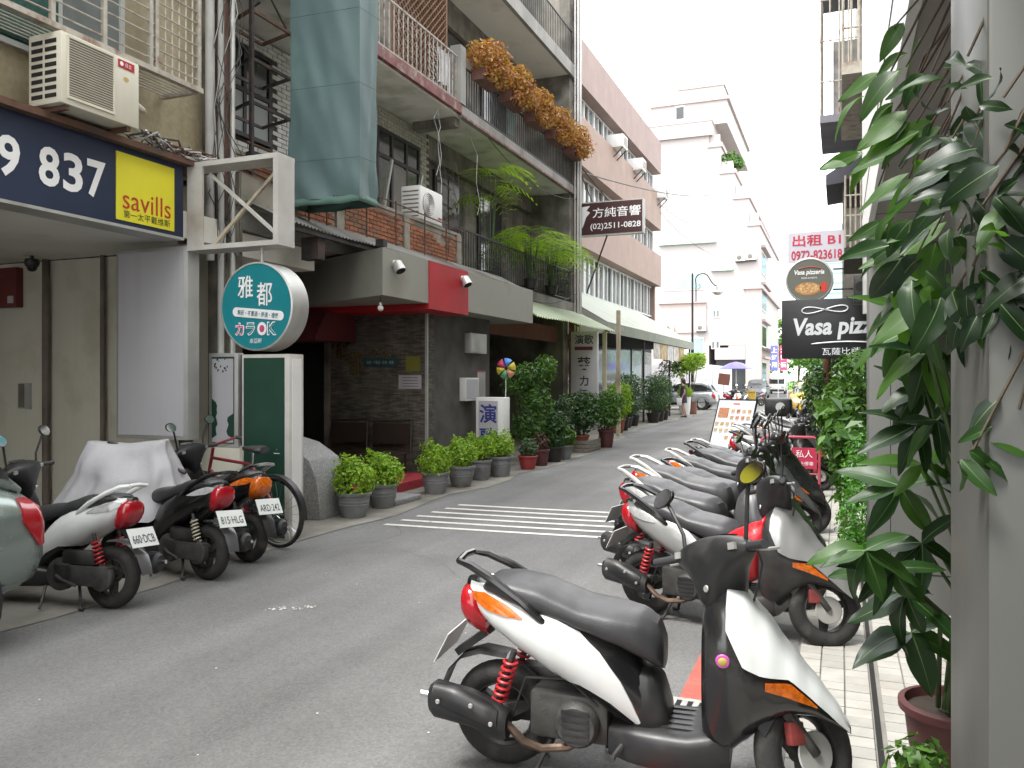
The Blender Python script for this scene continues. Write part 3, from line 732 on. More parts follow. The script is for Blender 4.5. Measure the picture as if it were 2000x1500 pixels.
MB().box((-9.2, 20.4, 0), (-6.72, 20.8, 3.34)).build('shop_side', m_oldgrey, B2)
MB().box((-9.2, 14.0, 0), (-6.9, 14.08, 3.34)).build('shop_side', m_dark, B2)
MB().prism([(11.40, 2.63), (10.6, 2.63), (10.3, 2.22), (10.32, 2.18), (11.40, 2.2)], -9.0, -7.3, 'x').build('door_awning', mat('dark_red_awning', (0.10, 0.012, 0.014), 0.8), B2)
# wall lettering (raised metal characters)
m_brass = mat('brass_letters', (0.42, 0.34, 0.14), 0.35, 0.8, mott=0.1)
m_tealdk = mat('dark_teal_plate', (0.012, 0.07, 0.075), 0.5)
WS = thing('wall_sign', 'brass characters and teal strip mounted on the dark stone entrance wall', 'sign', (-7.2, 11.5, 1.5))
lettering('雅', m_brass, WS, (-7.62, 11.49, 2.08), (1, 0, 0), (0, 0, 1), .36, width=.28, bold=.012, proud=.012, name='character')
lettering('都', m_brass, WS, (-7.34, 11.49, 1.86), (1, 0, 0), (0, 0, 1), .40, width=.30, bold=.012, proud=.012, name='character')
lettering('カラOK', m_brass, WS, (-6.90, 11.49, 2.02), (1, 0, 0), (0, 0, 1), .13, width=.44, bold=.01, proud=.012, name='character')
MB().box((-7.19, 11.485, 1.80), (-6.58, 11.499, 1.93)).build('teal_strip', m_tealdk, WS)
lettering('無煙・不賣酒・舒適・禮儀', m_whitesign, WS, (-6.885, 11.485, 1.865), (1, 0, 0), (0, 0, 1), .055, width=.5, proud=.003)
NT = thing('paper_notice', 'pale paper notice taped to the dark stone entrance wall', 'notice', (-6.3, 11.5, 1.45))
MB().box((-6.55, 11.490, 1.44), (-6.14, 11.496, 1.66)).build('sheet', mat('pale_paper', (0.45, 0.44, 0.47), 0.8), NT)
for k in range(4): ubox('print_line', m_blktxt, (-6.48, 11.4885, 1.48 + k * .045), (-6.2, 11.4895, 1.488 + k * .045), NT)
N2 = thing('paper_notice', 'faded olive yellow notice above the pale one in the entrance', 'notice', (-6.3, 11.5, 1.75))
MB().box((-6.42, 11.490, 1.72), (-6.16, 11.496, 1.96)).build('sheet', mat('olive_paper', (0.20, 0.19, 0.03), 0.8), N2)
# meter boxes on the side wall
def wallbox(label, y0, y1, z0, z1, m_, cat='box', d=.12, name='meter_box'):
    t = thing(name, label, cat, (-6.0, (y0 + y1) / 2, z0))
    MB().box((-6.05, y0, z0), (-6.05 + d, y1, z1)).build('casing', m_, t, bevel=.006)
    MB().box((-6.05 + d, y0 + .03, z0 + .03), (-6.05 + d + .004, y1 - .03, z1 - .03)).build('cover', m_alu if m_ is not m_white else m_whitesign, t)
    return t
wallbox('pale meter box on the dim side wall by the red posters', 12.7, 13.25, 1.22, 1.62, m_white)
wallbox('grey meter box high on the dim side wall', 12.9, 13.6, 2.05, 2.4, m_alu)
wallbox('red and white poster stack on the dim side wall', 13.4, 13.8, 1.05, 1.75, mat('faded_red_poster', (0.32, 0.10, 0.11), 0.8, mott=0.4, scale=9), 'poster', .01, 'wall_poster')
# bench in the recess
BN = thing('bench', 'dark metal waiting bench with two backrests in the karaoke entrance', 'bench', (-7.0, 11.0, 0))
m_bench = mat('dark_bench', (0.05, 0.035, 0.028), 0.5, 0.2, mott=0.2)
for k in range(4): ubox('seat_slat', m_bench, (-7.75, 10.80 + k * .11, .43), (-6.2, 10.89 + k * .11, .455), BN)
for x0 in (-7.72, -6.93):
    o = MB().tube([(x0, 11.26, .46), (x0 + .02, 11.34, .92), (x0 + .70, 11.34, .95), (x0 + .72, 11.26, .46)], .02).build('backrest_frame', m_bench, BN)
    MB().box((x0 + .04, 11.29, .58), (x0 + .68, 11.31, .90)).build('backrest_panel', m_bench, BN)
for x0 in (-7.65, -6.95, -6.3):
    MB().tube([(x0, 10.82, 0.006), (x0, 10.85, .43), (x0, 11.25, .43), (x0, 11.3, 0.006)], .018).build('leg', m_bench, BN)
# red step and granite slab
struct(MB().box((-8.0, 8.8, .006), (-5.72, 11.4, .13)).build('entrance_step', mat('red_carpet', (0.30, 0.02, 0.03), 0.95, mott=0.3, scale=20)))
tag(MB().box((-5.72, 8.95, .006), (-5.15, 9.65, .075)).build('granite_step', m_granite, bevel=.008), 'grey granite slab step between the second and third shrub pots', 'step')
# granite block beside the green pillar sign
tag(MB().prism([(-6.3, 0.006), (-5.42, 0.006), (-5.47, .45), (-5.58, .68), (-5.85, .84), (-6.3, .95)], 7.75, 8.35, 'y').build('granite_block', m_granite, bevel=.012),
    'speckled grey granite block with sloping top behind the green pillar sign', 'stone block')

# --- scaffold frame left bare of its sign
SF = thing('sign_scaffold', 'bare dark steel sign scaffold in front of the white tiled wall', 'scaffold', (-6.6, 8.1, 3.8))
P1, P2, P3, P4 = (-6.4, 7.78), (-6.95, 8.0), (-6.95, 8.66), (-6.4, 8.5)
for p in (P1, P2):
    ubox('post', m_steel, (p[0] - .022, p[1] - .022, 4.0), (p[0] + .022, p[1] + .022, 7.2), SF)
for z in (4.26, 4.85, 5.36, 5.93, 6.5):
    for a, b in ((P1, P2), (P2, P3), (P3, P4), (P4, P1)):
        MB().bar((*a, z), (*b, z), .03, .035).build('rail', m_steel if z != 5.93 else m_rust, SF)
for a, b, z0, z1 in ((P1, P2, 5.36, 5.93), (P2, P3, 5.93, 6.5), (P1, P4, 6.5, 5.9)):
    MB().bar((*a, z0), (*b, z1), .018).build('brace', m_steel, SF)
MB().bar((-6.4, 7.3, 4.08), (-6.4, 8.5, 3.98), .04).build('rail', m_rust, SF)
MB().box((-6.95, 7.6, 3.62), (-6.42, 8.7, 3.99)).build('base', m_mortar, SF)

# --- tarpaulin-wrapped vertical sign
TP = thing('wrapped_sign', 'tall projecting sign wrapped in blue green tarpaulin', 'sign', (-5.9, 8.7, 3.75))
m_tarp = mat('teal_tarpaulin', (0.105, 0.165, 0.165), 0.5, mott=0.1, scale=1.2, bump=0.35, bscale=3.5, dirt=(0.14, 0.22, 0.21), dscale=1.0, damt=0.3)
m_hem = mat('green_tarp_hem', (0.10, 0.19, 0.155), 0.6, mott=0.2, scale=4)
per = [(-6.42, 8.5), (-5.38, 8.5), (-5.38, 8.92), (-6.42, 8.92)]
ring = []
for i in range(4):
    a = Vector(per[i]); b = Vector(per[(i + 1) % 4]); n = 22 if i % 2 == 0 else 10
    ring += [tuple(a + (b - a) * t / n) for t in range(n)]
rows = []
for k in range(70):
    z = 3.80 + k * .066; row = []
    for (x, y) in ring:
        c = Vector((-5.9, 8.71)); p = Vector((x, y)); out = (p - c); 
        nx = noise.noise(Vector((x * 1.6, y * 1.6, z * .45))) * .05 + noise.noise(Vector((x * 5 + z * 1.4, y * 5, z * 1.1))) * .018 + (abs(noise.noise(Vector((x * 3.2 + z * .9, y * 3.2, z * .7 + 4)))) ** .6 - .4) * -.025
        fold = .03 * max(0, 1 - (z - 3.8) / .5) * math.sin(x * 9 + y * 13 + z * 7)
        row.append((x + (nx + fold) * (1 if out.x > 0 else -1) * .5, y + (nx + fold) * (1 if out.y > 0 else -1), z + (.02 * math.sin(x * 6) if k == 0 else 0)))
    rows.append(row)
MB().grid(rows, closed=True).build('tarpaulin', m_tarp, TP, angle=60)
rows = []
for z, g in ((3.84, -.012), (3.80, .006), (3.765, .003), (3.75, -.012)):
    rows.append([(x + (g if x > -5.9 else -g), y + (g if y > 8.71 else -g), z + .006 * math.sin(x * 7 + y * 6) + .004 * math.sin(x * 17)) for x, y in ring])
MB().grid(rows, closed=True).build('hem', m_hem, TP, angle=60)
MB().box((-6.40, 8.53, 3.84), (-5.42, 8.88, 3.86)).build('underside', m_dark, TP)
for k in range(4):
    z = 4.3 + k * .9
    MB().tube([(-6.43, 8.46, z), (-5.36, 8.455, z - .03), (-5.34, 8.95, z - .01)], .0025, 4).build('rope', m_wire, TP)

# --- rectangular empty sign frame
EF = thing('empty_sign_frame', 'empty white rectangular sign frame with crossed struts above the round sign', 'sign frame', (-5.7, 6.8, 2.92))
m_framewh = mat('dull_white_frame', (0.50, 0.49, 0.46), 0.6, mott=0.12, scale=5, dirt=(0.25, 0.2, 0.15), damt=0.35)
x0, x1, y0, y1, z0, z1 = -6.3, -5.15, 6.65, 6.92, 2.93, 3.84
MB().box((x0, y0, z1 - .05), (x1, y1, z1)).build('top_rail', m_framewh, EF)
MB().box((x0, y0, z0), (x1, y1, z0 + .05)).build('bottom_rail', m_framewh, EF)
MB().box((x1 - .06, y0 + .002, z0 + .05), (x1 - .001, y1 - .002, z1 - .05)).build('end_panel', m_framewh, EF)
MB().box((x0 + .001, y0 + .002, z0 + .05), (x0 + .2, y0 + .03, z1 - .05)).build('end_panel', m_framewh, EF)
MB().bar((x0 + .2, y0 + .12, z1 - .1), (x1 - .07, y0 + .12, z0 + .1), .032).build('strut', m_framewh, EF)
MB().bar((x0 + .2, y0 + .16, z0 + .06), (x1 - .07, y0 + .16, z1 - .08), .032).build('strut', mat('rusty_white_strut', (0.42, 0.37, 0.28), 0.8, mott=0.3, scale=10), EF)
for zb in (z1 - .2, z0 + .1): MB().box((x0 - .2, y0 + .08, zb), (x0, y0 + .14, zb + .05)).build('bracket', m_steel, EF)

# --- round karaoke sign
RS = thing('round_sign', 'round teal karaoke lightbox sign with white characters above the green pillar sign', 'sign', (-5.42, 6.78, 1.85))
m_teal = mat('teal_acrylic', (0.010, 0.20, 0.235), 0.35, mott=0.06, scale=1.5)
m_pinktxt = mat('pink_lettering', (0.60, 0.05, 0.16), 0.45, mott=0.05)
cx, cz, rr = -5.415, 2.325, .445
MB().lathe([(.001, .26), (rr, .26), (rr, .0), (rr - .018, -.006), (rr - .02, .004)], 56, (cx, 6.65, cz), 'y').build('drum', m_alu, RS)
MB().disc((cx, 6.651, cz), rr - .019, 56, 'y').build('face', m_teal, RS)
lettering('雅', m_txtw, RS, (cx - .13, 6.65, cz + .20), (1, 0, 0), (0, 0, 1), .225, width=.19, bold=.008, proud=.004, name='character')
lettering('都', m_txtw, RS, (cx + .105, 6.65, cz + .12), (1, 0, 0), (0, 0, 1), .235, width=.19, bold=.008, proud=.004, name='character')
pl = MB(); vs = []
for i in range(40):
    a = 2 * math.pi * i / 40; sx = .265 if math.cos(a) >= 0 else -.265
    vs.append((cx + .025 + sx + .048 * math.cos(a), 6.647, cz - .075 - (sx + .0) * .10 + .048 * math.sin(a)))
pl.add(vs, [tuple(range(40))]).build('white_pill', m_txtw, RS)
lettering('無菸・不賣酒・舒適・禮儀', mat('teal_lettering', (0.01, 0.16, 0.19), 0.5), RS, (cx + .025, 6.647, cz - .077), (1, 0, -.1), (.1, 0, 1), .052, width=.5, bold=.01, proud=.004)
for ch, x, mm, inner in (('カ', -.20, m_txtw, m_pinktxt), ('ラ', -.065, m_txtw, m_teal), ('O', .075, m_txtw, m_pinktxt), ('K', .195, m_txtw, m_teal)):
    hgt = .135
    lettering(ch, mm, RS, (cx + x, 6.65, cz - .225), (1, 0, 0), (0, 0, 1), hgt, width=.115, bold=.045, proud=.004, name='character')
    if ch == 'O': MB().disc((cx + x, 6.6435, cz - .225), .026, 16, 'y', .034).build('character_fill', m_pinktxt, RS)
    else: lettering(ch, inner, RS, (cx + x, 6.65, cz - .225), (1, 0, 0), (0, 0, 1), hgt * .84, width=.092, bold=.004, proud=.006, name='character_fill')
lettering('來亞軒', m_txtw, RS, (cx + .0, 6.65, cz - .345), (1, 0, 0), (0, 0, 1), .05, width=.15, proud=.004)
MB().cyl((cx - .03, 6.78, cz + rr - .01), (cx - .03, 6.78, 2.93), .02).build('hanger', m_alu, RS)
# --- green pillar sign
GP = thing('pillar_sign', 'tall pillar sign box with blank dark green face and white frame', 'sign', (-5.3, 6.78, 0))
m_greenface = mat('dark_green_panel', (0.012, 0.05, 0.032), 0.45, mott=0.15, scale=3)
MB().box((-5.60, 6.66, .006), (-5.02, 6.89, 1.845)).build('box_frame', m_framewh, GP, bevel=.006)
MB().box((-5.57, 6.652, .03), (-5.075, 6.659, 1.81)).build('green_face', m_greenface, GP)
MB().box((-5.019, 6.70, .05), (-5.014, 6.85, 1.80)).build('side_panel', m_white, GP)
MB().box((-5.20, 6.650, .86), (-5.13, 6.6515, .867)).box((-5.165, 6.650, .90), (-5.16, 6.6515, .906)).build('scratch', m_txtw, GP)
# --- torn poster case
TC = thing('poster_case', 'narrow wall case with torn white and green poster left of the green pillar sign', 'poster case', (-6.2, 7.1, .88))
MB().box((-6.42, 7.1, .86), (-6.02, 7.19, 1.88)).build('case_frame', m_alu, TC, bevel=.005)
MB().box((-6.37, 7.092, .90), (-6.07, 7.099, 1.84)).build('green_backing', m_greenface, TC)
rs = random.Random(9)
L_, R2_ = [], []
for k in range(24):
    z = .91 + k * .0395
    L_.append((-6.365 + (.0 if z > 1.35 or z < .98 else .05 + .03 * rs.random()), 7.0905, z)); R2_.append((-6.075 - (.0 if z > 1.2 or z < .98 else .06 + .04 * rs.random()), 7.0905, z))
MB().grid([[a, b] for a, b in zip(L_, R2_)]).build('torn_paper', m_whitesign, TC)
sp = MB()
for k in range(14):
    x = -6.33 + rs.random() * .2; z = 1.68 + rs.random() * .14; r = rs.uniform(.006, .02)
    sp.add([(x + r * math.cos(a) * rs.uniform(.4, 1.4), 7.0895, z + r * math.sin(a)) for a in (0, 1.3, 2.5, 3.8, 5)], [(0, 1, 2, 3, 4)])
sp.build('torn_hole', m_greenface, TC)
D2 = thing('narrow_sign', 'narrow black vertical sign with white characters beside the torn poster case', 'sign', (-5.9, 7.12, .9))
MB().box((-6.0, 7.12, .88), (-5.72, 7.18, 1.86)).build('board', m_black, D2)
for k, ch in enumerate('之龍卡拉'): lettering(ch, m_txtw, D2, (-5.89, 7.12, 1.70 - k * .22), (1, 0, 0), (0, 0, 1), .13, proud=.003, name='character')
tag(MB().box((-6.45, 7.08, .006), (-5.98, 7.3, .855)).build('low_wall', m_panelw, bevel=.005), 'cream low wall under the torn poster case', 'wall')

# --- brown audio-shop sign
BS = thing('projecting_sign', 'brown projecting sign with white audio shop characters and phone number', 'sign', (-6.0, 20.9, 5.1))
m_brown = mat('brown_acrylic', (0.055, 0.018, 0.018), 0.4, mott=0.08)
bx0, bx1, bz0, bz1, by = -6.45, -4.75, 5.42, 6.32, 21.1
MB().box((bx0, by, bz0), (bx1, by + .22, bz1)).build('box_frame', m_alu, BS)
MB().box((bx0 + .02, by - .006, bz0 + .03), (bx1 - .03, by - .001, bz1 - .03)).build('face', m_brown, BS)
lettering('方純音響', m_txtw, BS, (bx0 + .98, by - .006, bz0 + .60), (1, 0, 0), (0, 0, 1), .27, width=1.3, bold=.008, proud=.005)
lettering('(02)2511-0828', m_txtw, BS, (bx0 + .95, by - .006, bz0 + .22), (1, 0, 0), (0, 0, 1), .20, width=1.36, bold=.012, proud=.005)
MB().add([(bx0 + .03, by - .0075, bz0 + .78), (bx0 + .26, by - .0075, bz0 + .80), (bx0 + .16, by - .0075, bz0 + .68), (bx0 + .26, by - .0075, bz0 + .62), (bx0 + .15, by - .0075, bz0 + .5), (bx0 + .05, by - .0075, bz0 + .22), (bx0 + .03, by - .0075, bz0 + .22)], [(0, 1, 2, 3, 4, 5, 6)]).build('white_emblem', m_txtw, BS)
for xa in (-6.15, -5.7):
    MB().bar((-6.5, 21.15, 7.2 if xa < -6 else 7.35), (xa, by + .1, bz1), .03).build('stay', m_steel, BS)
MB().bar((-5.75, by + .1, bz0), (-6.55, by + .9, 4.0), .03).build('stay', m_steel, BS)
# --- small green roof with posts, and the vertical sign beneath it
GR = thing('lean_to_roof', 'pale green corrugated lean-to roof above the potted plants', 'roof', (-6, 18, 2.7))
corrugated('roof_sheet', 15.2, 21.2, -6.9, 3.55, -5.55, 2.86, m_corrg, GR, amp=.02, pitch=.15)
MB().prism([(-6.4, 3.33), (-5.95, 3.42), (-5.72, 3.36), (-5.95, 3.02)], 15.25, 15.3, 'y').build('gable_sheet', m_corrg, GR)
for y in (15.4, 18.2, 20.9): MB().bar((-6.9, y, 3.49), (-5.6, y, 2.82), .03).build('rafter', m_steel, GR)
m_post = mat('cream_post', (0.45, 0.40, 0.28), 0.7, mott=0.2, scale=4, dirt=(0.22, 0.14, 0.09), damt=0.3)
for x, y in ((-5.75, 20.95), (-5.7, 22.2)): MB().box((x - .05, y - .05, .006), (x + .05, y + .05, 2.86 if y < 21 else 3.5)).build('post', m_post, GR)
MB().box((-6.9, 15.2, 2.55), (-6.85, 20.3, 2.95)).build('fascia_board', mat('dark_red_board', (0.12, 0.03, 0.025), 0.8, mott=0.3), GR)
VS = thing('vertical_sign', 'white vertical sign with dark karaoke characters under the green roof', 'sign', (-6.0, 20.0, .6))
MB().box((-6.38, 20.0, .45), (-5.68, 20.12, 2.80)).build('board', mat('dim_white_sign', (0.48, 0.47, 0.49), 0.5, mott=0.05), VS, bevel=.006)
for ch, z, h in (('葵', 1.98, .36), ('カ', 1.55, .26), ('ラ', 1.20, .24), ('歌', .85, .26)):
    lettering(ch, mat('dark_plum_lettering', (0.03, 0.018, 0.025), 0.5), VS, (-6.03, 20.0, z), (1, 0, 0), (0, 0, 1), h, bold=.012, proud=.004, name='character')
lettering('演歌', mat('navy_lettering', (0.015, 0.025, 0.06), 0.5), VS, (-6.03, 20.0, 2.60), (1, 0, 0), (0, 0, 1), .24, bold=.015, proud=.004)
MB().box((-6.28, 19.994, 2.33), (-5.8, 19.999, 2.42)).build('red_strip', mat('dull_red_strip', (0.16, 0.03, 0.05), 0.6), VS)
EK = thing('floor_sign', 'white floor sign box with blue characters among the potted plants', 'sign', (-5.55, 13.1, .3))
MB().box((-5.88, 13.0, .30), (-5.36, 13.3, 1.28)).build('box_frame', m_white, EK, bevel=.012)
MB().box((-5.82, 12.99, .36), (-5.46, 12.999, 1.22)).build('face', m_whitesign, EK)
m_bluetxt = mat('blue_lettering', (0.03, 0.035, 0.22), 0.5)
lettering('演', m_bluetxt, EK, (-5.64, 12.99, 1.0), (1, 0, 0), (0, 0, 1), .33, bold=.02, proud=.004, name='character')
lettering('歌', m_bluetxt, EK, (-5.64, 12.99, .60), (1, 0, 0), (0, 0, 1), .32, bold=.02, proud=.004, name='character')
for x in (-5.8, -5.45): MB().cyl((x, 13.15, .006), (x, 13.15, .31), .02).build('leg', m_steel, EK)
# ================================================================== PINK OFFICE BUILDING WITH THE AWNING
PB = thing('pink_building', 'low pink office building with window bands above a grey awning', 'building', (-10, 33, 0))
m_pink = mat('pink_render', (0.29, 0.21, 0.178), 0.8, mott=0.1, scale=1.5, dirt=(0.25, 0.18, 0.14), damt=0.3, streak=0.25)
m_pinkd = mat('mauve_render', (0.29, 0.215, 0.195), 0.8, mott=0.1, scale=1.5, streak=0.2)
m_wframe = mat('white_window_frame', (0.55, 0.55, 0.53), 0.5, mott=0.08)
MB().box((-18, 21.05, 0), (-9.6, 44.2, 14.0)).build('wall', m_pinkd, PB)
for z0, z1, mm in ((6.6, 8.25, m_pink), (9.64, 11.5, m_pink), (12.7, 14.4, m_pinkd)):
    MB().box((-9.65, 21.06, z0), (-9.0, 44.3, z1)).build('spandrel_band', mm, PB)
MB().box((-9.65, 44.0, 4.1), (-9.3, 44.25, 6.6)).build('end_pier', m_pink, PB)
for z0, z1 in ((4.95, 6.58), (8.27, 9.62), (11.52, 12.68)):
    y = 21.3; k = 0
    while y < 43.8:
        wd = 1.42
        o = MB().box((-9.60, y, z0), (-9.45, y + .07, z1)).box((-9.60, y + wd - .07, z0), (-9.45, y + wd, z1)).box((-9.6, y + .07, z0), (-9.46, y + wd - .07, z0 + .07)) \
            .box((-9.6, y + .07, z1 - .07), (-9.46, y + wd - .07, z1)).box((-9.58, y + wd / 2 - .03, z0 + .07), (-9.47, y + wd / 2 + .03, z1 - .07)).build('window', m_wframe, PB, smooth=False)
        dark = (k * 7 + int(z0)) % 3
        MB().box((-9.59, y + .07, z0 + .07), (-9.53, y + wd / 2 - .03, z1 - .07)).build('pane', m_glassl if dark else m_glass, o, smooth=False)
        MB().box((-9.59, y + wd / 2 + .03, z0 + .07), (-9.53, y + wd - .07, z1 - .07)).build('pane', m_glassl if dark != 1 else m_glass, o, smooth=False)
        y += wd + .02; k += 1
def small_ac(label, y, z, x=-9.0):
    t = thing('condenser_unit', label, 'air conditioner', (x + .2, y, z))
    MB().box((x - .3, y - .4, z), (x + .45, y + .4, z + .55)).build('casing', m_white, t, bevel=.02)
    for k in range(3): ubox('louvre', m_grille, (x + .451, y - .3 + k * .22, z + .08), (x + .456, y - .16 + k * .22, z + .47), t)
    MB().bar((x, y - .3, z - .4), (x + .4, y - .3, z - .01), .04).build('bracket', m_steel, t)
    MB().bar((x, y + .3, z - .4), (x + .4, y + .3, z - .01), .04).build('bracket', m_steel, t)
small_ac('window air conditioner nearest the balcony building on the pink front', 34.5, 11.5)
small_ac('middle window air conditioner of the three on the pink front', 38.2, 11.4)
small_ac('window air conditioner at the far corner of the pink front', 43.6, 11.2)
# ground floor
MB().box((-9.62, 21.06, 0), (-9.5, 44.2, 4.2)).build('shop_front', m_dark, PB)
for k in range(9):
    y = 22.5 + k * 2.4
    o = MB().box((-9.5, y, .1), (-9.4, y + .1, 3.2)).build('mullion', m_wframe, PB)
    MB().box((-9.49, y + .12, .3), (-9.45, y + 2.28, 3.0)).build('shop_pane', m_glassl if k > 2 else m_glass, PB)
# awning
AW = thing('awning', 'long grey green canvas awning along the shop front', 'awning', (-7.5, 32, 3.0))
m_awn = mat('grey_green_canvas', (0.40, 0.425, 0.37), 0.85, mott=0.08, scale=1.2, dirt=(0.27, 0.28, 0.24), damt=0.3)
m_awnd = mat('grey_valance', (0.23, 0.25, 0.20), 0.85, mott=0.1, scale=2)
MB().grid([[(-9.45, y, 5.0), (-8.0, y, 4.18 - .02 * math.sin(y * 3.1)), (-6.62, y, 3.36)] for y in [24.4 + i * .2 for i in range(80)]]).build('canopy_sheet', m_awn, AW)
MB().box((-6.64, 24.4, 3.02 + .0), (-6.61, 40.2, 3.36)).build('valance', m_awnd, AW)
MB().box((-9.3, 24.38, 3.0), (-6.6, 24.4, 3.06)).prism([(-9.3, 3.06), (-6.62, 3.06), (-6.62, 3.34), (-9.3, 4.90)], 24.385, 24.395, 'y').build('side_flap', m_awn, AW)
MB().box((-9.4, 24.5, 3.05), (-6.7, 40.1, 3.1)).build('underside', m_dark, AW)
for y in (26.2, 32.5, 38.5):
    for j in range(9):      # faded, no longer legible script
        ubox('faded_print', mat('faded_lettering', (0.30, 0.31, 0.27), 0.8), (-6.612, y - .9 + j * .2, 3.17), (-6.606, y - .9 + j * .2 + .13, 3.22 + (.08 if j in (0, 4, 5) else 0)), AW)
PM = thing('menu_banner', 'row of hanging food banners under the awning edge', 'banner', (-6.7, 34, 2.4))
rs = random.Random(4)
for k in range(5):
    y = 31.4 + k * 1.35
    MB().box((-6.68, y, 2.38), (-6.66, y + 1.25, 3.0)).build('banner_sheet', mat('banner_%d' % (k % 3), [(0.5, 0.46, 0.40), (0.42, 0.30, 0.14), (0.48, 0.48, 0.46)][k % 3], 0.7, mott=0.5, scale=4), PM)
for y in (24.6, 30, 35, 40): MB().cyl((-6.75, y, .006), (-6.75, y, 3.04), .04).build('post', m_steel, AW)

# ================================================================== WHITE STEPPED TOWER
TW = thing('stepped_tower', 'tall white tower with stepped terraces at the far end of the left side', 'building', (-11, 80, 0))
m_tower = mat('white_tower_tile', (0.44, 0.405, 0.39), 0.7, mott=0.03, scale=0.5)
m_towp = mat('pale_pink_trim', (0.42, 0.345, 0.335), 0.7, mott=0.05)
m_towp2 = mat('pale_pink_tile', (0.44, 0.365, 0.335), 0.7, mott=0.05)
Y0, Y1 = 70.0, 92.0
steps = [(-30, -10.2, 22.0), (-10.2, -9.2, 21.0), (-9.2, -8.1, 18.7), (-8.1, -6.95, 16.5), (-6.95, -6.1, 14.2)]
for i, (a, b, z) in enumerate(steps):
    MB().box((a, Y0 + .001 * i, 0 if i == 0 else 4.4), (b, Y1, z)).build('wing', m_tower, TW)
    if i: 
        MB().box((a - .15, Y0 - .12, z), (b + .12, Y1, z + .35)).build('terrace_edge', m_towp, TW)
        MB().box((a, Y0 + .2, z + .35), (b - .1, Y0 + .35, z + 1.1)).build('parapet', m_tower, TW)
MB().box((-30, Y0 - .3, 22.0), (-9.9, Y1, 22.25)).build('cornice', m_towp, TW)
MB().box((-30, Y0 - .25, 22.25), (-9.95, Y1, 23.2)).build('parapet', m_tower, TW)
MB().box((-30, Y0 - .3, 23.2), (-9.9, Y1, 23.4)).build('cornice', m_towp, TW)
MB().box((-15.3, Y0 + 1.5, 23.4), (-8.9, Y1 - 3, 25.4)).build('penthouse', m_tower, TW)
MB().box((-15.5, Y0 + 1.3, 25.4), (-8.7, Y1 - 3, 25.65)).build('cornice', m_towp, TW)
MB().box((-13.2, Y0 + 2.5, 25.65), (-9.3, Y1 - 6, 27.0)).build('penthouse', m_tower, TW)
MB().box((-13.3, Y0 + 2.4, 27.0), (-9.2, Y1 - 6, 27.15)).build('cornice', m_towp, TW)
# ground storeys: corner pier, lower pink wall
MB().box((-8.6, Y0 + .02, 0), (-6.95, Y1, 4.39)).build('lower_wall', m_towp2, TW)
MB().box((-7.2, Y0 - .1, 0), (-6.0, Y0 + 1.0, 9.0)).build('corner_pier', m_towp2, TW)
MB().box((-7.4, Y0 - .25, 9.0), (-5.85, Y1, 9.3)).build('cornice', m_towp, TW)
for k in range(4):
    z = 1.2 + k * 3.1
    o = MB().box((-6.099, Y0 + 1.6, z), (-6.05, Y0 + 6, z + 1.9)).build('window', m_wframe, TW)
    MB().box((-6.05, Y0 + 1.75, z + .12), (-6.04, Y0 + 5.85, z + 1.78)).build('pane', m_glass, o)
    MB().box((-6.1, Y0 + 1.3, z + 2.1), (-5.75, Y0 + 8, z + 2.3)).build('ledge', m_towp, TW)
def twin(x0, x1, z0, z1, glass=None, mull=1):
    f = MB().box((x0, Y0 - .05, z0), (x1, Y0 - .001, z1)).build('window', m_wframe, TW)
    w_ = (x1 - x0) / (mull + 1)
    for k in range(mull + 1):
        MB().box((x0 + k * w_ + .08, Y0 - .06, z0 + .1), (x0 + (k + 1) * w_ - .08, Y0 - .051, z1 - .1)).build('pane', glass or m_glassl, f)
m_teapane = mat('teal_pane', (0.30, 0.42, 0.42), 0.2, mott=0.1)
twin(-14.2, -10.6, 9.1, 10.6, m_teapane, 2); twin(-13.2, -11.2, 7.0, 7.7, m_glass, 3); twin(-11.9, -10.6, 3.3, 5.1, m_teapane, 0)
twin(-9.9, -9.3, 6.7, 7.4); twin(-10.0, -9.3, 4.1, 4.8); twin(-13.0, -12.2, 23.6, 24.8, m_glass, 0)
MB().box((-14.4, Y0 - .3, 8.0), (-10.4, Y0 - .001, 8.12)).build('ledge', m_towp, TW)
MB().box((-14.4, Y0 - .3, 13.0), (-9.6, Y0 - .001, 13.22)).build('green_hood', mat('green_hood', (0.34, 0.50, 0.36), 0.6), TW)
MB().box((-10.0, Y0 - .3, 10.6), (-8.2, Y0 - .001, 10.8)).build('green_hood', mat('green_hood', (0.34, 0.50, 0.36), 0.6), TW)
MB().box((-14.4, Y0 - .12, 5.5), (-10.4, Y0 - .002, 8.0)).build('recess', m_towp2, TW)
MB().box((-9.6, Y0 - .05, 0.0), (-7.25, Y0 - .001, 3.2)).build('garage_opening', m_glass, TW)
MB().box((-9.7, Y0 - .1, 3.2), (-7.22, Y0 - .003, 4.2)).build('lintel_panel', m_towp, TW)
for k, (x, z, lab) in enumerate(((-7.6, 11.3, 'left of the two fan condensers high on the white tower'), (-6.75, 11.35, 'right of the two fan condensers high on the white tower'), (-13.5, 5.6, 'fan condenser left of the street lamp on the tower wall'), (-10.8, 5.6, 'fan condenser right of the street lamp on the tower wall'))):
    t = thing('condenser_unit', lab, 'air conditioner', (x, Y0 - .3, z))
    MB().box((x - .4, Y0 - .45, z), (x + .4, Y0 - .05, z + .6)).build('casing', m_white, t, bevel=.02)
    MB().lathe([(.001, 0), (.2, 0), (.22, .01)], 16, (x - .08, Y0 - .456, z + .3), 'y').build('fan_grille', m_grille, t)
    MB().box((x - .4, Y0 - .4, z - .06), (x + .4, Y0 - .002, z - .001)).build('bracket', m_steel, t)
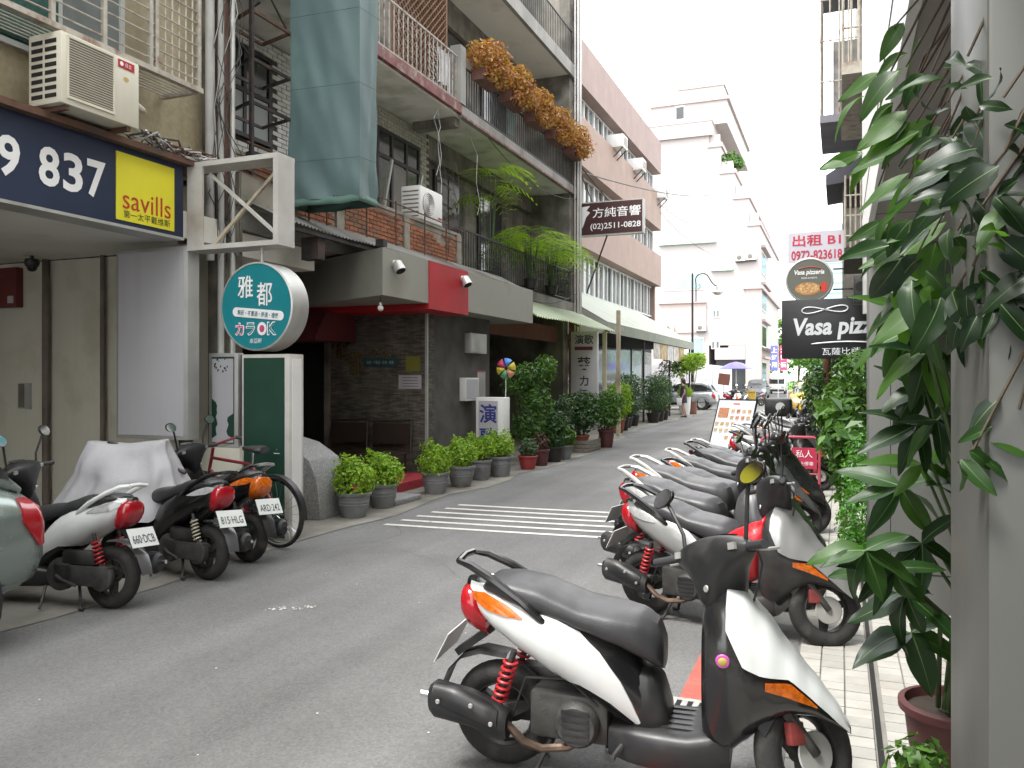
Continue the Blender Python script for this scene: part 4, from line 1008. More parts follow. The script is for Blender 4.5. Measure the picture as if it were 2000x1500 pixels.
# a glassy block far right
FBK = thing('far_glass_block', 'pale blue glass office block far behind the pizza sign', 'building', (12, 150, 0))
MB().box((-3.4, 150, 0), (24, 170, 28)).build('wall', mat('pale_blue_glass', (0.30, 0.45, 0.55), 0.2, mott=0.08, scale=0.3), FBK)
for k in range(16): ubox('floor_band', m_tower, (-3.5, 149.9, 1.7 * k + 1), (24, 149.98, 1.7 * k + 1.35), FBK)

# ---- white hoarding in the side alley
HO = thing('hoarding', 'white construction hoarding with rounded corner behind the parked scooters', 'hoarding', (-10, 49, 0))
m_hoard = mat('white_hoarding', (0.66, 0.66, 0.67), 0.5, mott=0.05, scale=1, streak=0.15)
path = [(-18 + i * 1.15, 49.0) for i in range(9)]
a0 = path[-1]
for k in range(1, 7):
    a = math.pi / 2 * k / 6; path.append((a0[0] + 1.6 * math.sin(a), 49.0 + 1.6 * (1 - math.cos(a))))
path += [(path[-1][0], path[-1][1] + 1.2 * k) for k in range(1, 9)]
for p, q in zip(path[:-1], path[1:]):
    MB().bar((p[0], p[1], 1.25), (q[0], q[1], 1.25), .05, 2.4).build('hoarding_panel', m_hoard, HO)
for p in path[::2]: MB().box((p[0] - .04, p[1] + .04, .0), (p[0] + .04, p[1] + .12, 2.45)).build('post', m_alu, HO)
lettering('安全', mat('grey_blue_print', (0.2, 0.24, 0.35), 0.6), HO, (-11.6, 48.97, 1.75), (1, 0, 0), (0, 0, 1), .35, proud=.008)

# ---- street lamp
SL = thing('street_lamp', 'black street lamp with curled arm beside the potted tree', 'street lamp', (-7.1, 43.0, 0))
x, y = -7.1, 43.0
MB().lathe([(.14, 0), (.14, .4), (.09, .5), (.075, 3.0), (.085, 3.05), (.06, 3.15), (.05, 7.0), (.03, 7.1), (.001, 7.12)], 14, (x, y, 0)).build('post', m_ironblk, SL)
arm = [(x + .18, y, 5.6), (x + .18, y, 6.5)]
for k in range(13):
    a = math.pi - k * math.pi / 13.5; arm.append((x + .5 + .34 * math.cos(a), y, 6.75 + .3 * math.sin(a)))
arm += [(x + 1.0, y, 6.55), (x + 1.15, y, 6.4), (x + 1.28, y, 6.38)]
MB().tube(arm, .03, 8).build('arm', m_ironblk, SL)
MB().tube([(x + .25, y, 6.2), (x + .4, y, 6.35), (x + .36, y, 6.5), (x + .28, y, 6.42)], .02, 6).build('scroll', m_ironblk, SL)
MB().lathe([(.03, .35), (.09, .3), (.1, .12), (.3, 0), (.3, -.03), (.28, -.03)], 20, (x + 1.28, y, 6.05)).build('lamp_shade', m_alu, SL)
MB().lathe([(.22, 0), (.17, -.1), (.001, -.14)], 18, (x + 1.28, y, 6.03)).build('globe', mat('lamp_globe', (0.55, 0.52, 0.42), 0.3), SL)
MB().box((x - .28, y - .12, 2.25), (x + .28, y - .1, 2.95)).build('notice_plate', mat('pale_plate', (0.5, 0.55, 0.55), 0.5), SL)
# ---- overhead cables
def cable(name_label, p, q, sag, r=.012, n=14):
    p = Vector(p); q = Vector(q)
    pts = [p.lerp(q, i / n) - Vector((0, 0, sag * 4 * (i / n) * (1 - i / n))) for i in range(n + 1)]
    tag(MB().tube(pts, r, 5).build('overhead_cable', m_wire), name_label, 'cable')
cable('dark overhead cable from the balcony pier to the highest white tower ledge', (-6.4, 20.9, 7.1), (-8.9, 69.9, 17.2), .5, .02)
cable('thin overhead cable sagging to the middle tower terrace', (-9.0, 44, 11.0), (-7.2, 69.9, 15), 1.2, .014)
cable('thin overhead cable sagging to the lowest tower terrace', (-9.0, 44, 10.6), (-6.2, 69.9, 12.4), 1.6, .014)
cable('slack cable between the balcony slab and the brown sign pier', (-6.5, 15.0, 6.4), (-6.42, 20.7, 6.35), .35, .008)
cable('slack cable looping over the green lean-to roof', (-6.5, 16.0, 3.5), (-6.42, 20.8, 3.9), .3, .01)

# ---- park at the end of the street
struct(MB().quad((-90, 112, .02), (80, 112, .02), (80, 190, .8), (-90, 190, .8)).build('lawn', mat('lawn_green', (0.12, 0.26, 0.04), 0.9, mott=0.3, scale=1)))
struct(MB().box((-90, 108, 0), (80, 110.5, .15)).build('far_pavement', m_conc))
# ================================================================== RIGHT-HAND SIDE
RB = thing('near_arcade', 'grey metal clad arcade with two square pillars on the right', 'building', (1.5, 3.5, 0))
m_pill = mat('grey_metal_cladding', (0.115, 0.118, 0.108), 0.45, 0.25, mott=0.06, scale=1.2, streak=0.12)
m_pill2 = mat('pale_grey_cladding', (0.15, 0.153, 0.145), 0.5, 0.15, mott=0.05, scale=1.2, streak=0.1)
m_seam = m_dark
FX = 0.185
def pillar(x0, x1, y0, y1, m_, z1=2.52):
    p = MB().box((x0, y0, .012), (x1, y1, z1)).build('pillar', m_, RB, bevel=.006)
    return p
p = pillar(FX, 0.80, 1.26, 1.66, m_pill)
MB().box((FX + .155, 1.2585, .013), (FX + .16, 1.2598, 2.52)).build('panel_seam', m_seam, p)
for yy in (-3.6, -8.6): pillar(FX, .8, yy, yy + .4, m_pill)
p = pillar(FX, 0.95, 6.15, 6.6, m_pill2)
MB().box((FX + .135, 6.1485, .013), (FX + .14, 6.1498, 2.52)).build('panel_seam', m_seam, p)
MB().box((FX, 6.146, .28), (.95, 6.1498, .285)).build('panel_seam', m_seam, p)
MB().box((FX + .002, -12, 2.52), (4, 6.6, 2.75)).build('soffit', mat('grey_soffit_panel', (0.30, 0.29, 0.27), 0.7, mott=0.06), RB)
for xs in (.42, .9): MB().box((xs, -12, 2.5185), (xs + .006, 6.6, 2.5199)).build('soffit_seam', m_seam, RB)
for ys in (1.0, 3.4, 5.0): MB().box((FX, ys, 2.5185), (4, ys + .006, 2.5195)).build('soffit_seam', m_seam, RB)
m_fascia = mat('white_fascia', (0.80, 0.80, 0.80), 0.4, mott=0.03, scale=1)
MB().box((FX - .03, -12, 2.51), (FX, 6.62, 6.0)).build('fascia', m_fascia, RB)
MB().box((FX - .033, -12, 2.78), (FX - .0305, 6.62, 2.784)).build('fascia_joint', m_seam, RB)
MB().box((.08, .6, 2.56), (FX - .031, 2.1, 3.5)).build('shutter_box', mat('dark_grey_box', (0.10, 0.095, 0.085), 0.6), RB)
MB().box((2.6, -12, .012), (2.8, 6.6, 2.52)).build('shop_wall', mat('dim_shop_wall', (0.16, 0.155, 0.15), 0.7), RB)
MB().box((FX, -12, 2.75), (4, 6.6, 12)).build('upper_wall', m_white, RB)
# the neighbour beyond
R2 = thing('cage_building', 'tall neighbouring building with window cages overhanging the right pavement', 'building', (2.5, 18, 0))
m_r2 = mat('dirty_pale_wall', (0.34, 0.33, 0.31), 0.8, mott=0.15, scale=2, streak=0.5, dirt=(0.15, 0.14, 0.13), damt=0.35)
MB().box((.42, 6.65, 2.9), (5, 34, 12)).build('wall', m_r2, R2)
MB().box((1.6, 6.65, 0), (5, 34, 2.9)).build('ground_wall', m_oldgrey, R2)
MB().box((.34, 6.7, 2.6), (.5, 8.0, 12)).build('white_pier', m_white, R2)
MB().cyl((.28, 9.6, 2.3), (.26, 9.6, 12), .05).build('downpipe', m_pvc, R2)
MB().cyl((-.2, 15.0, .0), (-.2, 15.0, 2.0), .06).build('rusty_post', mat('red_brown_post', (0.20, 0.085, 0.06), 0.8, mott=0.3), R2)
def cage_box(label, x0, y0, y1, z0, z1, m_, nb=5):
    t = thing('window_cage', label, 'window cage', (.2, (y0 + y1) / 2, z0))
    MB().box((x0, y0, z0), (.42, y1, z0 + .12)).build('tray', m_, t)
    MB().box((x0 + .01, y0 + .01, z1 - .05), (.42, y1, z1)).build('top_frame', m_, t)
    MB().box((x0 + .2, y0 + .1, z0 + .12), (.40, y1 - .1, z0 + (z1 - z0) * .5)).build('stored_boxes', mat('cluttered_box', (0.24, 0.23, 0.22), 0.8, mott=0.4, scale=6), t)
    for k in range(nb + 1):
        y = y0 + .02 + (y1 - y0 - .04) * k / nb; ubar('bar', m_cage, (x0 + .015, y, z0 + .1), (x0 + .015, y, z1), .014, t)
        x = x0 + .015 + (.4 - x0) * k / nb; ubar('bar', m_cage, (x, y0 + .015, z0 + .1), (x, y0 + .015, z1), .014, t)
    for k in range(1, 4):
        z = z0 + (z1 - z0) * k / 4; ubar('bar', m_cage, (x0 + .015, y0, z), (x0 + .015, y1, z), .012, t); ubar('bar', m_cage, (x0, y0 + .015, z), (.42, y0 + .015, z), .012, t)
    return t
cage_box('pale window cage nearest the white pier, upper right', 0.02, 9.0, 11.5, 4.7, 6.6, m_cage)
cage_box('farther window cage jutting out against the white sky', -.30, 14.2, 16.2, 5.75, 8.4, mat('blue_grey_tray', (0.20, 0.20, 0.23), 0.7, mott=0.2))
MB().box((.42, 12.0, 2.6), (.421, 12.1, 2.7)).build('fixing', m_steel, R2)
HD = thing('door_hood', 'dark flat hood projecting from the right wall below the cages', 'hood', (0, 17.5, 5.4))
MB().prism([(-.25, 5.55), (.42, 5.95), (.42, 5.4), (.2, 5.4), (-.25, 5.35)], 17.0, 19.0, 'y').build('hood_sheet', mat('dark_blue_hood', (0.07, 0.07, 0.09), 0.7), HD)
MB().box((.05, 17.2, 2.9), (.42, 18.8, 5.4)).build('side_screen', m_oldgrey, HD)
cage_box('low dark window cage just above the rental sign', .06, 12.6, 14.8, 3.35, 4.5, m_steel)

# ---- projecting signs on the right
VZ = thing('projecting_sign', 'black rectangular pizza sign with white script lettering', 'sign', (-.2, 14, 1.9))
m_blksign = mat('black_sign_face', (0.016, 0.016, 0.018), 0.4, mott=0.08)
m_silv = mat('silver_lettering', (0.58, 0.60, 0.62), 0.4, mott=0.05)
MB().box((-.87, 13.9, 1.925), (.62, 14.08, 2.87)).build('sign_box', m_blksign, VZ, bevel=.008)
lettering('Vasa pizza', m_silv, VZ, (-.04, 13.9, 2.40), (1, 0, 0.02), (0, 0, 1), .36, width=1.30, bold=.03, proud=.006, shear=.15)
loop = []
for i in range(49):
    a = 2 * math.pi * i / 48; loop.append((-.22 + .34 * math.sin(a), 13.892, 2.70 + .05 * math.sin(2 * a) + .012 * math.sin(a)))
MB().tube(loop, .010, 5).build('loop_flourish', m_silv, VZ)
MB().tube([(-.42 + .08 * i, 13.894, 2.155 + .03 * math.sin(i / 9 * 2.2)) for i in range(12)], [.006] + [.013] * 10 + [.006], 5).build('underline', m_silv, VZ)
lettering('瓦薩比薩', m_silv, VZ, (.02, 13.9, 2.035), (1, 0, 0), (0, 0, 1), .115, width=.56, bold=.005, proud=.006)
MB().box((.1, 13.95, 2.87), (.6, 14.0, 2.9)).build('bracket', m_steel, VZ)
RV = thing('round_sign', 'round grey green pizza sign above the black sign', 'sign', (-.45, 14.2, 2.9))
m_rv = mat('olive_grey_face', (0.10, 0.105, 0.085), 0.4, mott=0.06)
cx2, cz2 = -.46, 3.21
MB().lathe([(.001, .14), (.37, .14), (.37, 0), (.345, -.008), (.34, .002)], 40, (cx2, 14.2, cz2), 'y').build('drum', m_alu, RV)
MB().disc((cx2, 14.199, cz2), .342, 40, 'y').build('face', m_rv, RV)
lettering('Vasa pizzeria', m_txtw, RV, (cx2, 14.198, cz2 + .12), (1, 0, 0), (0, 0, 1), .10, width=.46, bold=.02, proud=.004, shear=.2)
lettering('PIZZA & PASTA', m_txtw, RV, (cx2, 14.198, cz2 + .035), (1, 0, 0), (0, 0, 1), .025, width=.24, proud=.004)
MB().tube([(cx2 - .17 + .05 * i, 14.193, cz2 + .185 + .03 * math.sin(i * .45)) for i in range(8)], .006, 4).build('red_flourish', m_redtxt, RV)
m_crust = mat('pizza_crust', (0.42, 0.20, 0.06), 0.7, mott=0.3, scale=20); m_top = mat('pizza_topping', (0.55, 0.38, 0.16), 0.7, mott=0.6, scale=30, dirt=(0.35, 0.05, 0.03), dscale=28, damt=0.6)
MB().disc((cx2 - .02, 14.1965, cz2 - .14), .20, 30, 'y', .105).build('pizza_print', m_crust, RV)
MB().disc((cx2 - .02, 14.195, cz2 - .138), .175, 30, 'y', .088).build('topping_print', m_top, RV)
MB().disc((cx2 + .22, 14.1965, cz2 - .12), .06, 14, 'y', .09).build('tomato_print', m_redtxt, RV)
for z in (3.05, 3.38): MB().bar((cx2 + .36, 14.27, z), (.5, 14.27, z), .025).build('bracket', m_steel, RV)
RT = thing('rental_sign', 'pale rental sign with red characters and phone number above the round pizza sign', 'sign', (-.4, 15.4, 3.6))
m_lil = mat('lilac_white_sign', (0.52, 0.50, 0.56), 0.5, mott=0.04)
MB().box((-.86, 15.4, 3.66), (.1, 15.46, 4.20)).build('sign_board', m_lil, RT)
m_crim = mat('crimson_lettering', (0.48, 0.03, 0.07), 0.5)
lettering('出租 B1', m_crim, RT, (-.38, 15.4, 4.05), (1, 0, 0), (0, 0, 1), .20, width=.80, bold=.02, proud=.004)
lettering('0972-823618', m_crim, RT, (-.38, 15.4, 3.79), (1, 0, 0), (0, 0, 1), .17, width=.84, bold=.025, proud=.004)
MB().bar((.05, 15.47, 3.9), (.5, 15.47, 3.9), .03).build('bracket', m_steel, RT)
SPK = thing('wall_loudspeaker', 'small black box fixed to the wall beside the round pizza sign', 'loudspeaker', (.3, 12.4, 2.7))
MB().box((.18, 12.3, 2.65), (.42, 12.6, 3.05)).build('casing', m_black, SPK, bevel=.015)
MB().disc((.27, 12.298, 2.88), .07, 14, 'y').build('cone', m_dark, SPK)
# flag banners far down the street
for k, (u, mm, lab) in enumerate(((-4.95, mat('blue_flag', (0.12, 0.12, 0.42), 0.7), 'blue and white vertical street banner by the tower corner'), (-4.25, mat('crimson_flag', (0.5, 0.05, 0.12), 0.7), 'crimson vertical street banner by the tower corner'))):
    t = thing('street_banner', lab, 'banner', (u, 70, 0))
    MB().cyl((u + .3, 70, 0), (u + .3, 70, 4.4), .03).build('pole', m_alu, t)
    MB().box((u - .28, 69.98, 2.3), (u + .27, 70.0, 4.3)).build('banner_cloth', mm, t)
    for j, ch in enumerate('上好用' if k == 0 else '大特價'): lettering(ch, m_txtw, t, (u, 69.98, 3.95 - j * .6), (1, 0, 0), (0, 0, 1), .42, bold=.02, proud=.006, name='character')
# ---- red barrier
RBAR = thing('parking_barrier', 'red tubular no parking barrier with red plates behind the scooters', 'barrier', (-.5, 11.6, 0))
m_redtube = mat('red_tube', (0.42, 0.06, 0.09), 0.5, mott=0.15, scale=8)
bx = -.25; bl = -1.0
MB().tube([(bx, 11.62, .03), (bx, 11.62, .72), (bx - .02, 11.62, .78), (bx - .07, 11.62, .82), (bl + .07, 11.62, .82), (bl + .02, 11.62, .78), (bl, 11.62, .72), (bl, 11.62, .03)], .018, 8).build('tube_frame', m_redtube, RBAR)
for x in (bx, bl): MB().tube([(x, 11.4, .03), (x, 11.5, .14), (x, 11.74, .14), (x, 11.84, .03)], .015, 6).build('foot', m_redtube, RBAR)
MB().cyl((bl, 11.62, .33), (bx, 11.62, .33), .010).build('cross_bar', m_redtube, RBAR)
m_redpl = mat('crimson_plate', (0.42, 0.025, 0.07), 0.5, mott=0.06)
MB().box((bl + .06, 11.6, .42), (-.62, 11.615, .68)).build('plate', m_redpl, RBAR)
MB().box((-.60, 11.6, .40), (bx - .03, 11.615, .68)).build('plate', m_redpl, RBAR)
ringp = [(-.72 + .07 * math.cos(a), 11.597, .55 + .07 * math.sin(a)) for a in [i * math.pi / 10 for i in range(21)]]
MB().tube(ringp, .008, 4).build('prohibition_ring', m_txtw, RBAR)
MB().bar((-.765, 11.597, .60), (-.675, 11.597, .50), .012).build('prohibition_bar', m_txtw, RBAR)
lettering('私人', m_txtw, RBAR, (-.44, 11.6, .60), (1, 0, 0), (0, 0, 1), .10, proud=.004)
lettering('禁止停車', m_txtw, RBAR, (-.44, 11.6, .47), (1, 0, 0), (0, 0, 1), .055, proud=.004)
# ---- menu board
n_ = Vector((-.55, -.83, 0)).normalized(); t_ = Vector((0, 0, 1)).cross(n_).normalized()   # board faces n_, width along t_
lean = Vector((-n_.x * .32, -n_.y * .32, .95)).normalized()
MBD = thing('menu_board', 'black framed pizza menu board leaning among the scooters', 'menu board', (-2.15, 16.6, 0))
c0 = Vector((-1.98, 15.9, .22)); W_, H_ = 0.88, 1.02
nn = t_.cross(lean).normalized()
if nn.dot(n_) < 0: nn = -nn
def bp(a, b, off=0.0): return c0 + t_ * a + lean * b + nn * off
def bquad(a0, a1, b0, b1, th, m_, name, base=0.0):
    mb = MB(); vs = [bp(a, b, o) for o in (base, base + th) for a, b in ((a0, b0), (a1, b0), (a1, b1), (a0, b1))]
    mb.add(vs, [(0,1,2,3),(7,6,5,4),(0,4,5,1),(1,5,6,2),(2,6,7,3),(3,7,4,0)]); return mb.build(name, m_, MBD)
bquad(-W_/2, W_/2, 0, H_, .02, mat('pale_menu_sheet', (0.52, 0.55, 0.58), 0.35, mott=0.06, scale=2), 'menu_sheet')
for a0, a1, b0, b1 in ((-W_/2-.02, W_/2+.02, -.02, 0), (-W_/2-.02, W_/2+.02, H_, H_+.02), (-W_/2-.02, -W_/2, 0, H_), (W_/2, W_/2+.02, 0, H_)):
    bquad(a0, a1, b0, b1, .035, m_black, 'frame_rail', -.005)
rs = random.Random(8)
foods = [mat('food_%d' % k, c, 0.6, mott=0.6, scale=40) for k, c in enumerate([(0.38, 0.17, 0.09), (0.42, 0.24, 0.10), (0.33, 0.12, 0.08), (0.40, 0.30, 0.16)])]
bquad(-.40, -.15, .66, .86, .003, foods[0], 'dish_print', .02)
for r, (b, xs) in enumerate(((.80, (-.05, .08, .21, .34)), (.67, (-.05, .08, .21, .34)), (.54, (-.38, -.25, -.12, .01)), (.41, (-.38, -.25, -.12, .01, .22)), (.27, (-.08, .08)), (.12, (.05,)))):
    for x in xs:
        bquad(x - .042, x + .042, b - .03, b + .035, .003, rs.choice(foods), 'dish_print', .02)
        bquad(x - .035, x + .035, b - .05, b - .044, .002, m_blktxt, 'caption_line', .02)
bquad(-.08, .08, .93, .955, .003, m_redtxt, 'heading_print', .02)
for a in (-W_/2 + .03, W_/2 - .03):
    b0 = bp(a, 0, -.01); b1 = bp(a, .75, -.012)
    MB().bar((b0.x, b0.y, .006), tuple(b0 + Vector((0, 0, .02))), .03).build('leg', m_black, MBD)
    bk = b1 - n_ * .30; MB().bar(tuple(b1), (bk.x, bk.y, .006), .022).build('rear_leg', m_black, MBD)
# ================================================================== SCOOTERS
def lerp_table(tab, x):
    if x <= tab[0][0]: return tab[0][1:]
    for a, b in zip(tab[:-1], tab[1:]):
        if x <= b[0]:
            t = (x - a[0]) / (b[0] - a[0])
            t2 = t * t * (3 - 2 * t) * .35 + t * .65
            return tuple(p + (q - p) * t2 for p, q in zip(a[1:], b[1:]))
    return tab[-1][1:]
class Loft:
    """body along x: table rows (x, z_bottom, z_top, half_width); super-elliptic section"""
    def __init__(s, tab, n=2.4): s.t = tab; s.n = n
    def pt(s, x, th, off=0.0, side=1):
        zb, zt, hw = lerp_table(s.t, x); zc = (zb + zt) / 2; hh = (zt - zb) / 2 + off; hw += off
        e = 2 / s.n; c, d = math.cos(th), math.sin(th)
        return Vector((x, side * hw * (abs(c) ** e) * (1 if c >= 0 else -1), zc + hh * (abs(d) ** e) * (1 if d >= 0 else -1)))
    def th(s, x, z):
        zb, zt, hw = lerp_table(s.t, x); zc = (zb + zt) / 2; hh = (zt - zb) / 2
        v = max(-1, min(1, (z - zc) / hh)); return math.asin((abs(v) ** (s.n / 2)) * (1 if v >= 0 else -1))
    def body(s, nx=22, nr=24):
        x0, x1 = s.t[0][0], s.t[-1][0]; rows = []
        for i in range(nx + 1):
            x = x0 + (x1 - x0) * i / nx; rows.append([s.pt(x, 2 * math.pi * j / nr) for j in range(nr)])
        mb = MB().grid(rows, closed=True); k = len(mb.v)
        mb.f.append(tuple(range(nr))); mb.f.append(tuple(range(k - nr, k))[::-1])
        return mb
    def panel(s, lo, hi, side, off=.007, nx=18, nz=8):
        """shell over the body between curves lo(x) and hi(x): lists of (x, z)"""
        def cur(c, x):
            if x <= c[0][0]: return c[0][1]
            for a, b in zip(c[:-1], c[1:]):
                if x <= b[0]: return a[1] + (b[1] - a[1]) * (x - a[0]) / (b[0] - a[0])
            return c[-1][1]
        x0, x1 = max(lo[0][0], hi[0][0]), min(lo[-1][0], hi[-1][0]); R1, R2 = [], []
        for i in range(nx + 1):
            x = x0 + (x1 - x0) * i / nx; a = s.th(x, cur(lo, x)); b = s.th(x, cur(hi, x))
            if cur(hi, x) > 5: b = math.pi / 2
            R1.append([s.pt(x, a + (b - a) * j / nz, off, side) for j in range(nz + 1)])
            R2.append([s.pt(x, a + (b - a) * j / nz, off - .012, side) for j in range(nz + 1)])
        mb = MB(); n = nz + 1; m = nx + 1
        mb.grid(R1); mb.grid([r[::-1] for r in R2])
        def strip(p, q): mb.grid([[a, b] for a, b in zip(p, q)])
        strip([r[0] for r in R1], [r[0] for r in R2]); strip([r[-1] for r in R1], [r[-1] for r in R2])
        strip(R1[0], R2[0]); strip(R1[-1], R2[-1])
        return mb

m_seat = mat('black_vinyl_seat', (0.042, 0.042, 0.045), 0.42, mott=0.12, scale=4, bump=0.12, bscale=160, dirt=(0.075, 0.074, 0.072), dscale=5, damt=0.3)
m_tyre = mat('tyre_rubber', (0.022, 0.021, 0.02), 0.85, mott=0.3, scale=12, bump=0.3, bscale=90, dirt=(0.06, 0.055, 0.05), dscale=8, damt=0.4)
m_rim = mat('dark_alloy_rim', (0.05, 0.05, 0.05), 0.45, 0.5, mott=0.3, scale=10, dirt=(0.11, 0.10, 0.085), dscale=14, damt=0.4)
m_engine = mat('cast_engine', (0.075, 0.073, 0.07), 0.6, 0.4, mott=0.35, scale=14, bump=0.2, bscale=80, dirt=(0.03, 0.028, 0.025), dscale=9, damt=0.5)
m_muff = mat('black_heat_shield', (0.02, 0.02, 0.021), 0.5, mott=0.35, scale=10, dirt=(0.055, 0.05, 0.045), dscale=10, damt=0.4)
m_pipe = mat('heat_stained_pipe', (0.17, 0.12, 0.09), 0.4, 0.8, mott=0.35, scale=18)
m_whitebody = mat('white_scooter_paint', (0.72, 0.74, 0.73), 0.22, mott=0.03, scale=3, coat=0.5, dirt=(0.58, 0.58, 0.55), dscale=2.5, damt=0.15)
m_silver = mat('silver_scooter_paint', (0.40, 0.405, 0.40), 0.32, 0.5, mott=0.05, scale=2, coat=0.3)
m_grey = mat('grey_scooter_paint', (0.10, 0.10, 0.105), 0.3, 0.3, mott=0.1, scale=3, coat=0.3, dirt=(0.16, 0.155, 0.145), dscale=3, damt=0.3)
m_redlens = mat('red_lens', (0.35, 0.008, 0.015), 0.12, mott=0.1, scale=30, coat=0.6)
m_orange = mat('amber_lens', (0.60, 0.13, 0.008), 0.12, mott=0.45, scale=45, coat=0.6, vary=0.05)
m_clear = mat('clear_lens', (0.40, 0.40, 0.40), 0.08, mott=0.25, scale=30, coat=0.8)
m_spring = mat('red_spring', (0.40, 0.02, 0.025), 0.4, mott=0.1)
m_mirror = mat('mirror_glass', (0.85, 0.86, 0.87), 0.03, 1.0, mott=0.01)
m_plate = mat('plate_white', (0.62, 0.64, 0.62), 0.4, mott=0.05)
m_platetxt = mat('plate_lettering', (0.03, 0.05, 0.05), 0.5)

WR = .215
def wheel(t, x, tilt=None):
    o = MB(); prof = []
    for k in range(13):
        a = -math.pi * 0.62 + k * math.pi * 1.24 / 12
        prof.append((.168 + .048 * math.cos(a), .046 * math.sin(a)))
    prof = [(.13, prof[0][1] * .75)] + prof + [(.13, prof[-1][1] * .75), (.13, prof[0][1] * .75)]
    o.lathe(prof, 36, (x, 0, WR), 'y')
    if tilt: o.v = [tilt(p) for p in o.v]
    ty = o.build('tyre', m_tyre, t, angle=50)
    r = MB().lathe([(.137, -.03), (.128, -.034), (.12, -.02), (.12, .02), (.128, .034), (.137, .03)], 30, (x, 0, WR), 'y')
    for k in range(3):
        a = k * 2.0944 + .4; c, s = math.cos(a), math.sin(a)
        p = Vector((x, 0, WR)); d = Vector((c, 0, s)); e = Vector((-s, 0, c))
        r.add([p + d * .03 + e * .03 + Vector((0, -.02, 0)), p + d * .125 + e * .018 + Vector((0, -.018, 0)), p + d * .125 - e * .018 + Vector((0, -.018, 0)), p + d * .03 - e * .03 + Vector((0, -.02, 0)),
               p + d * .03 + e * .03 + Vector((0, .02, 0)), p + d * .125 + e * .018 + Vector((0, .018, 0)), p + d * .125 - e * .018 + Vector((0, .018, 0)), p + d * .03 - e * .03 + Vector((0, .02, 0))],
              [(0,1,2,3),(7,6,5,4),(0,4,5,1),(1,5,6,2),(2,6,7,3),(3,7,4,0)])
    r.lathe([(.001, -.04), (.04, -.04), (.045, -.02), (.045, .02), (.04, .04), (.001, .04)], 16, (x, 0, WR), 'y')
    if tilt: r.v = [tilt(p) for p in r.v]
    r.build('rim', m_rim, t)

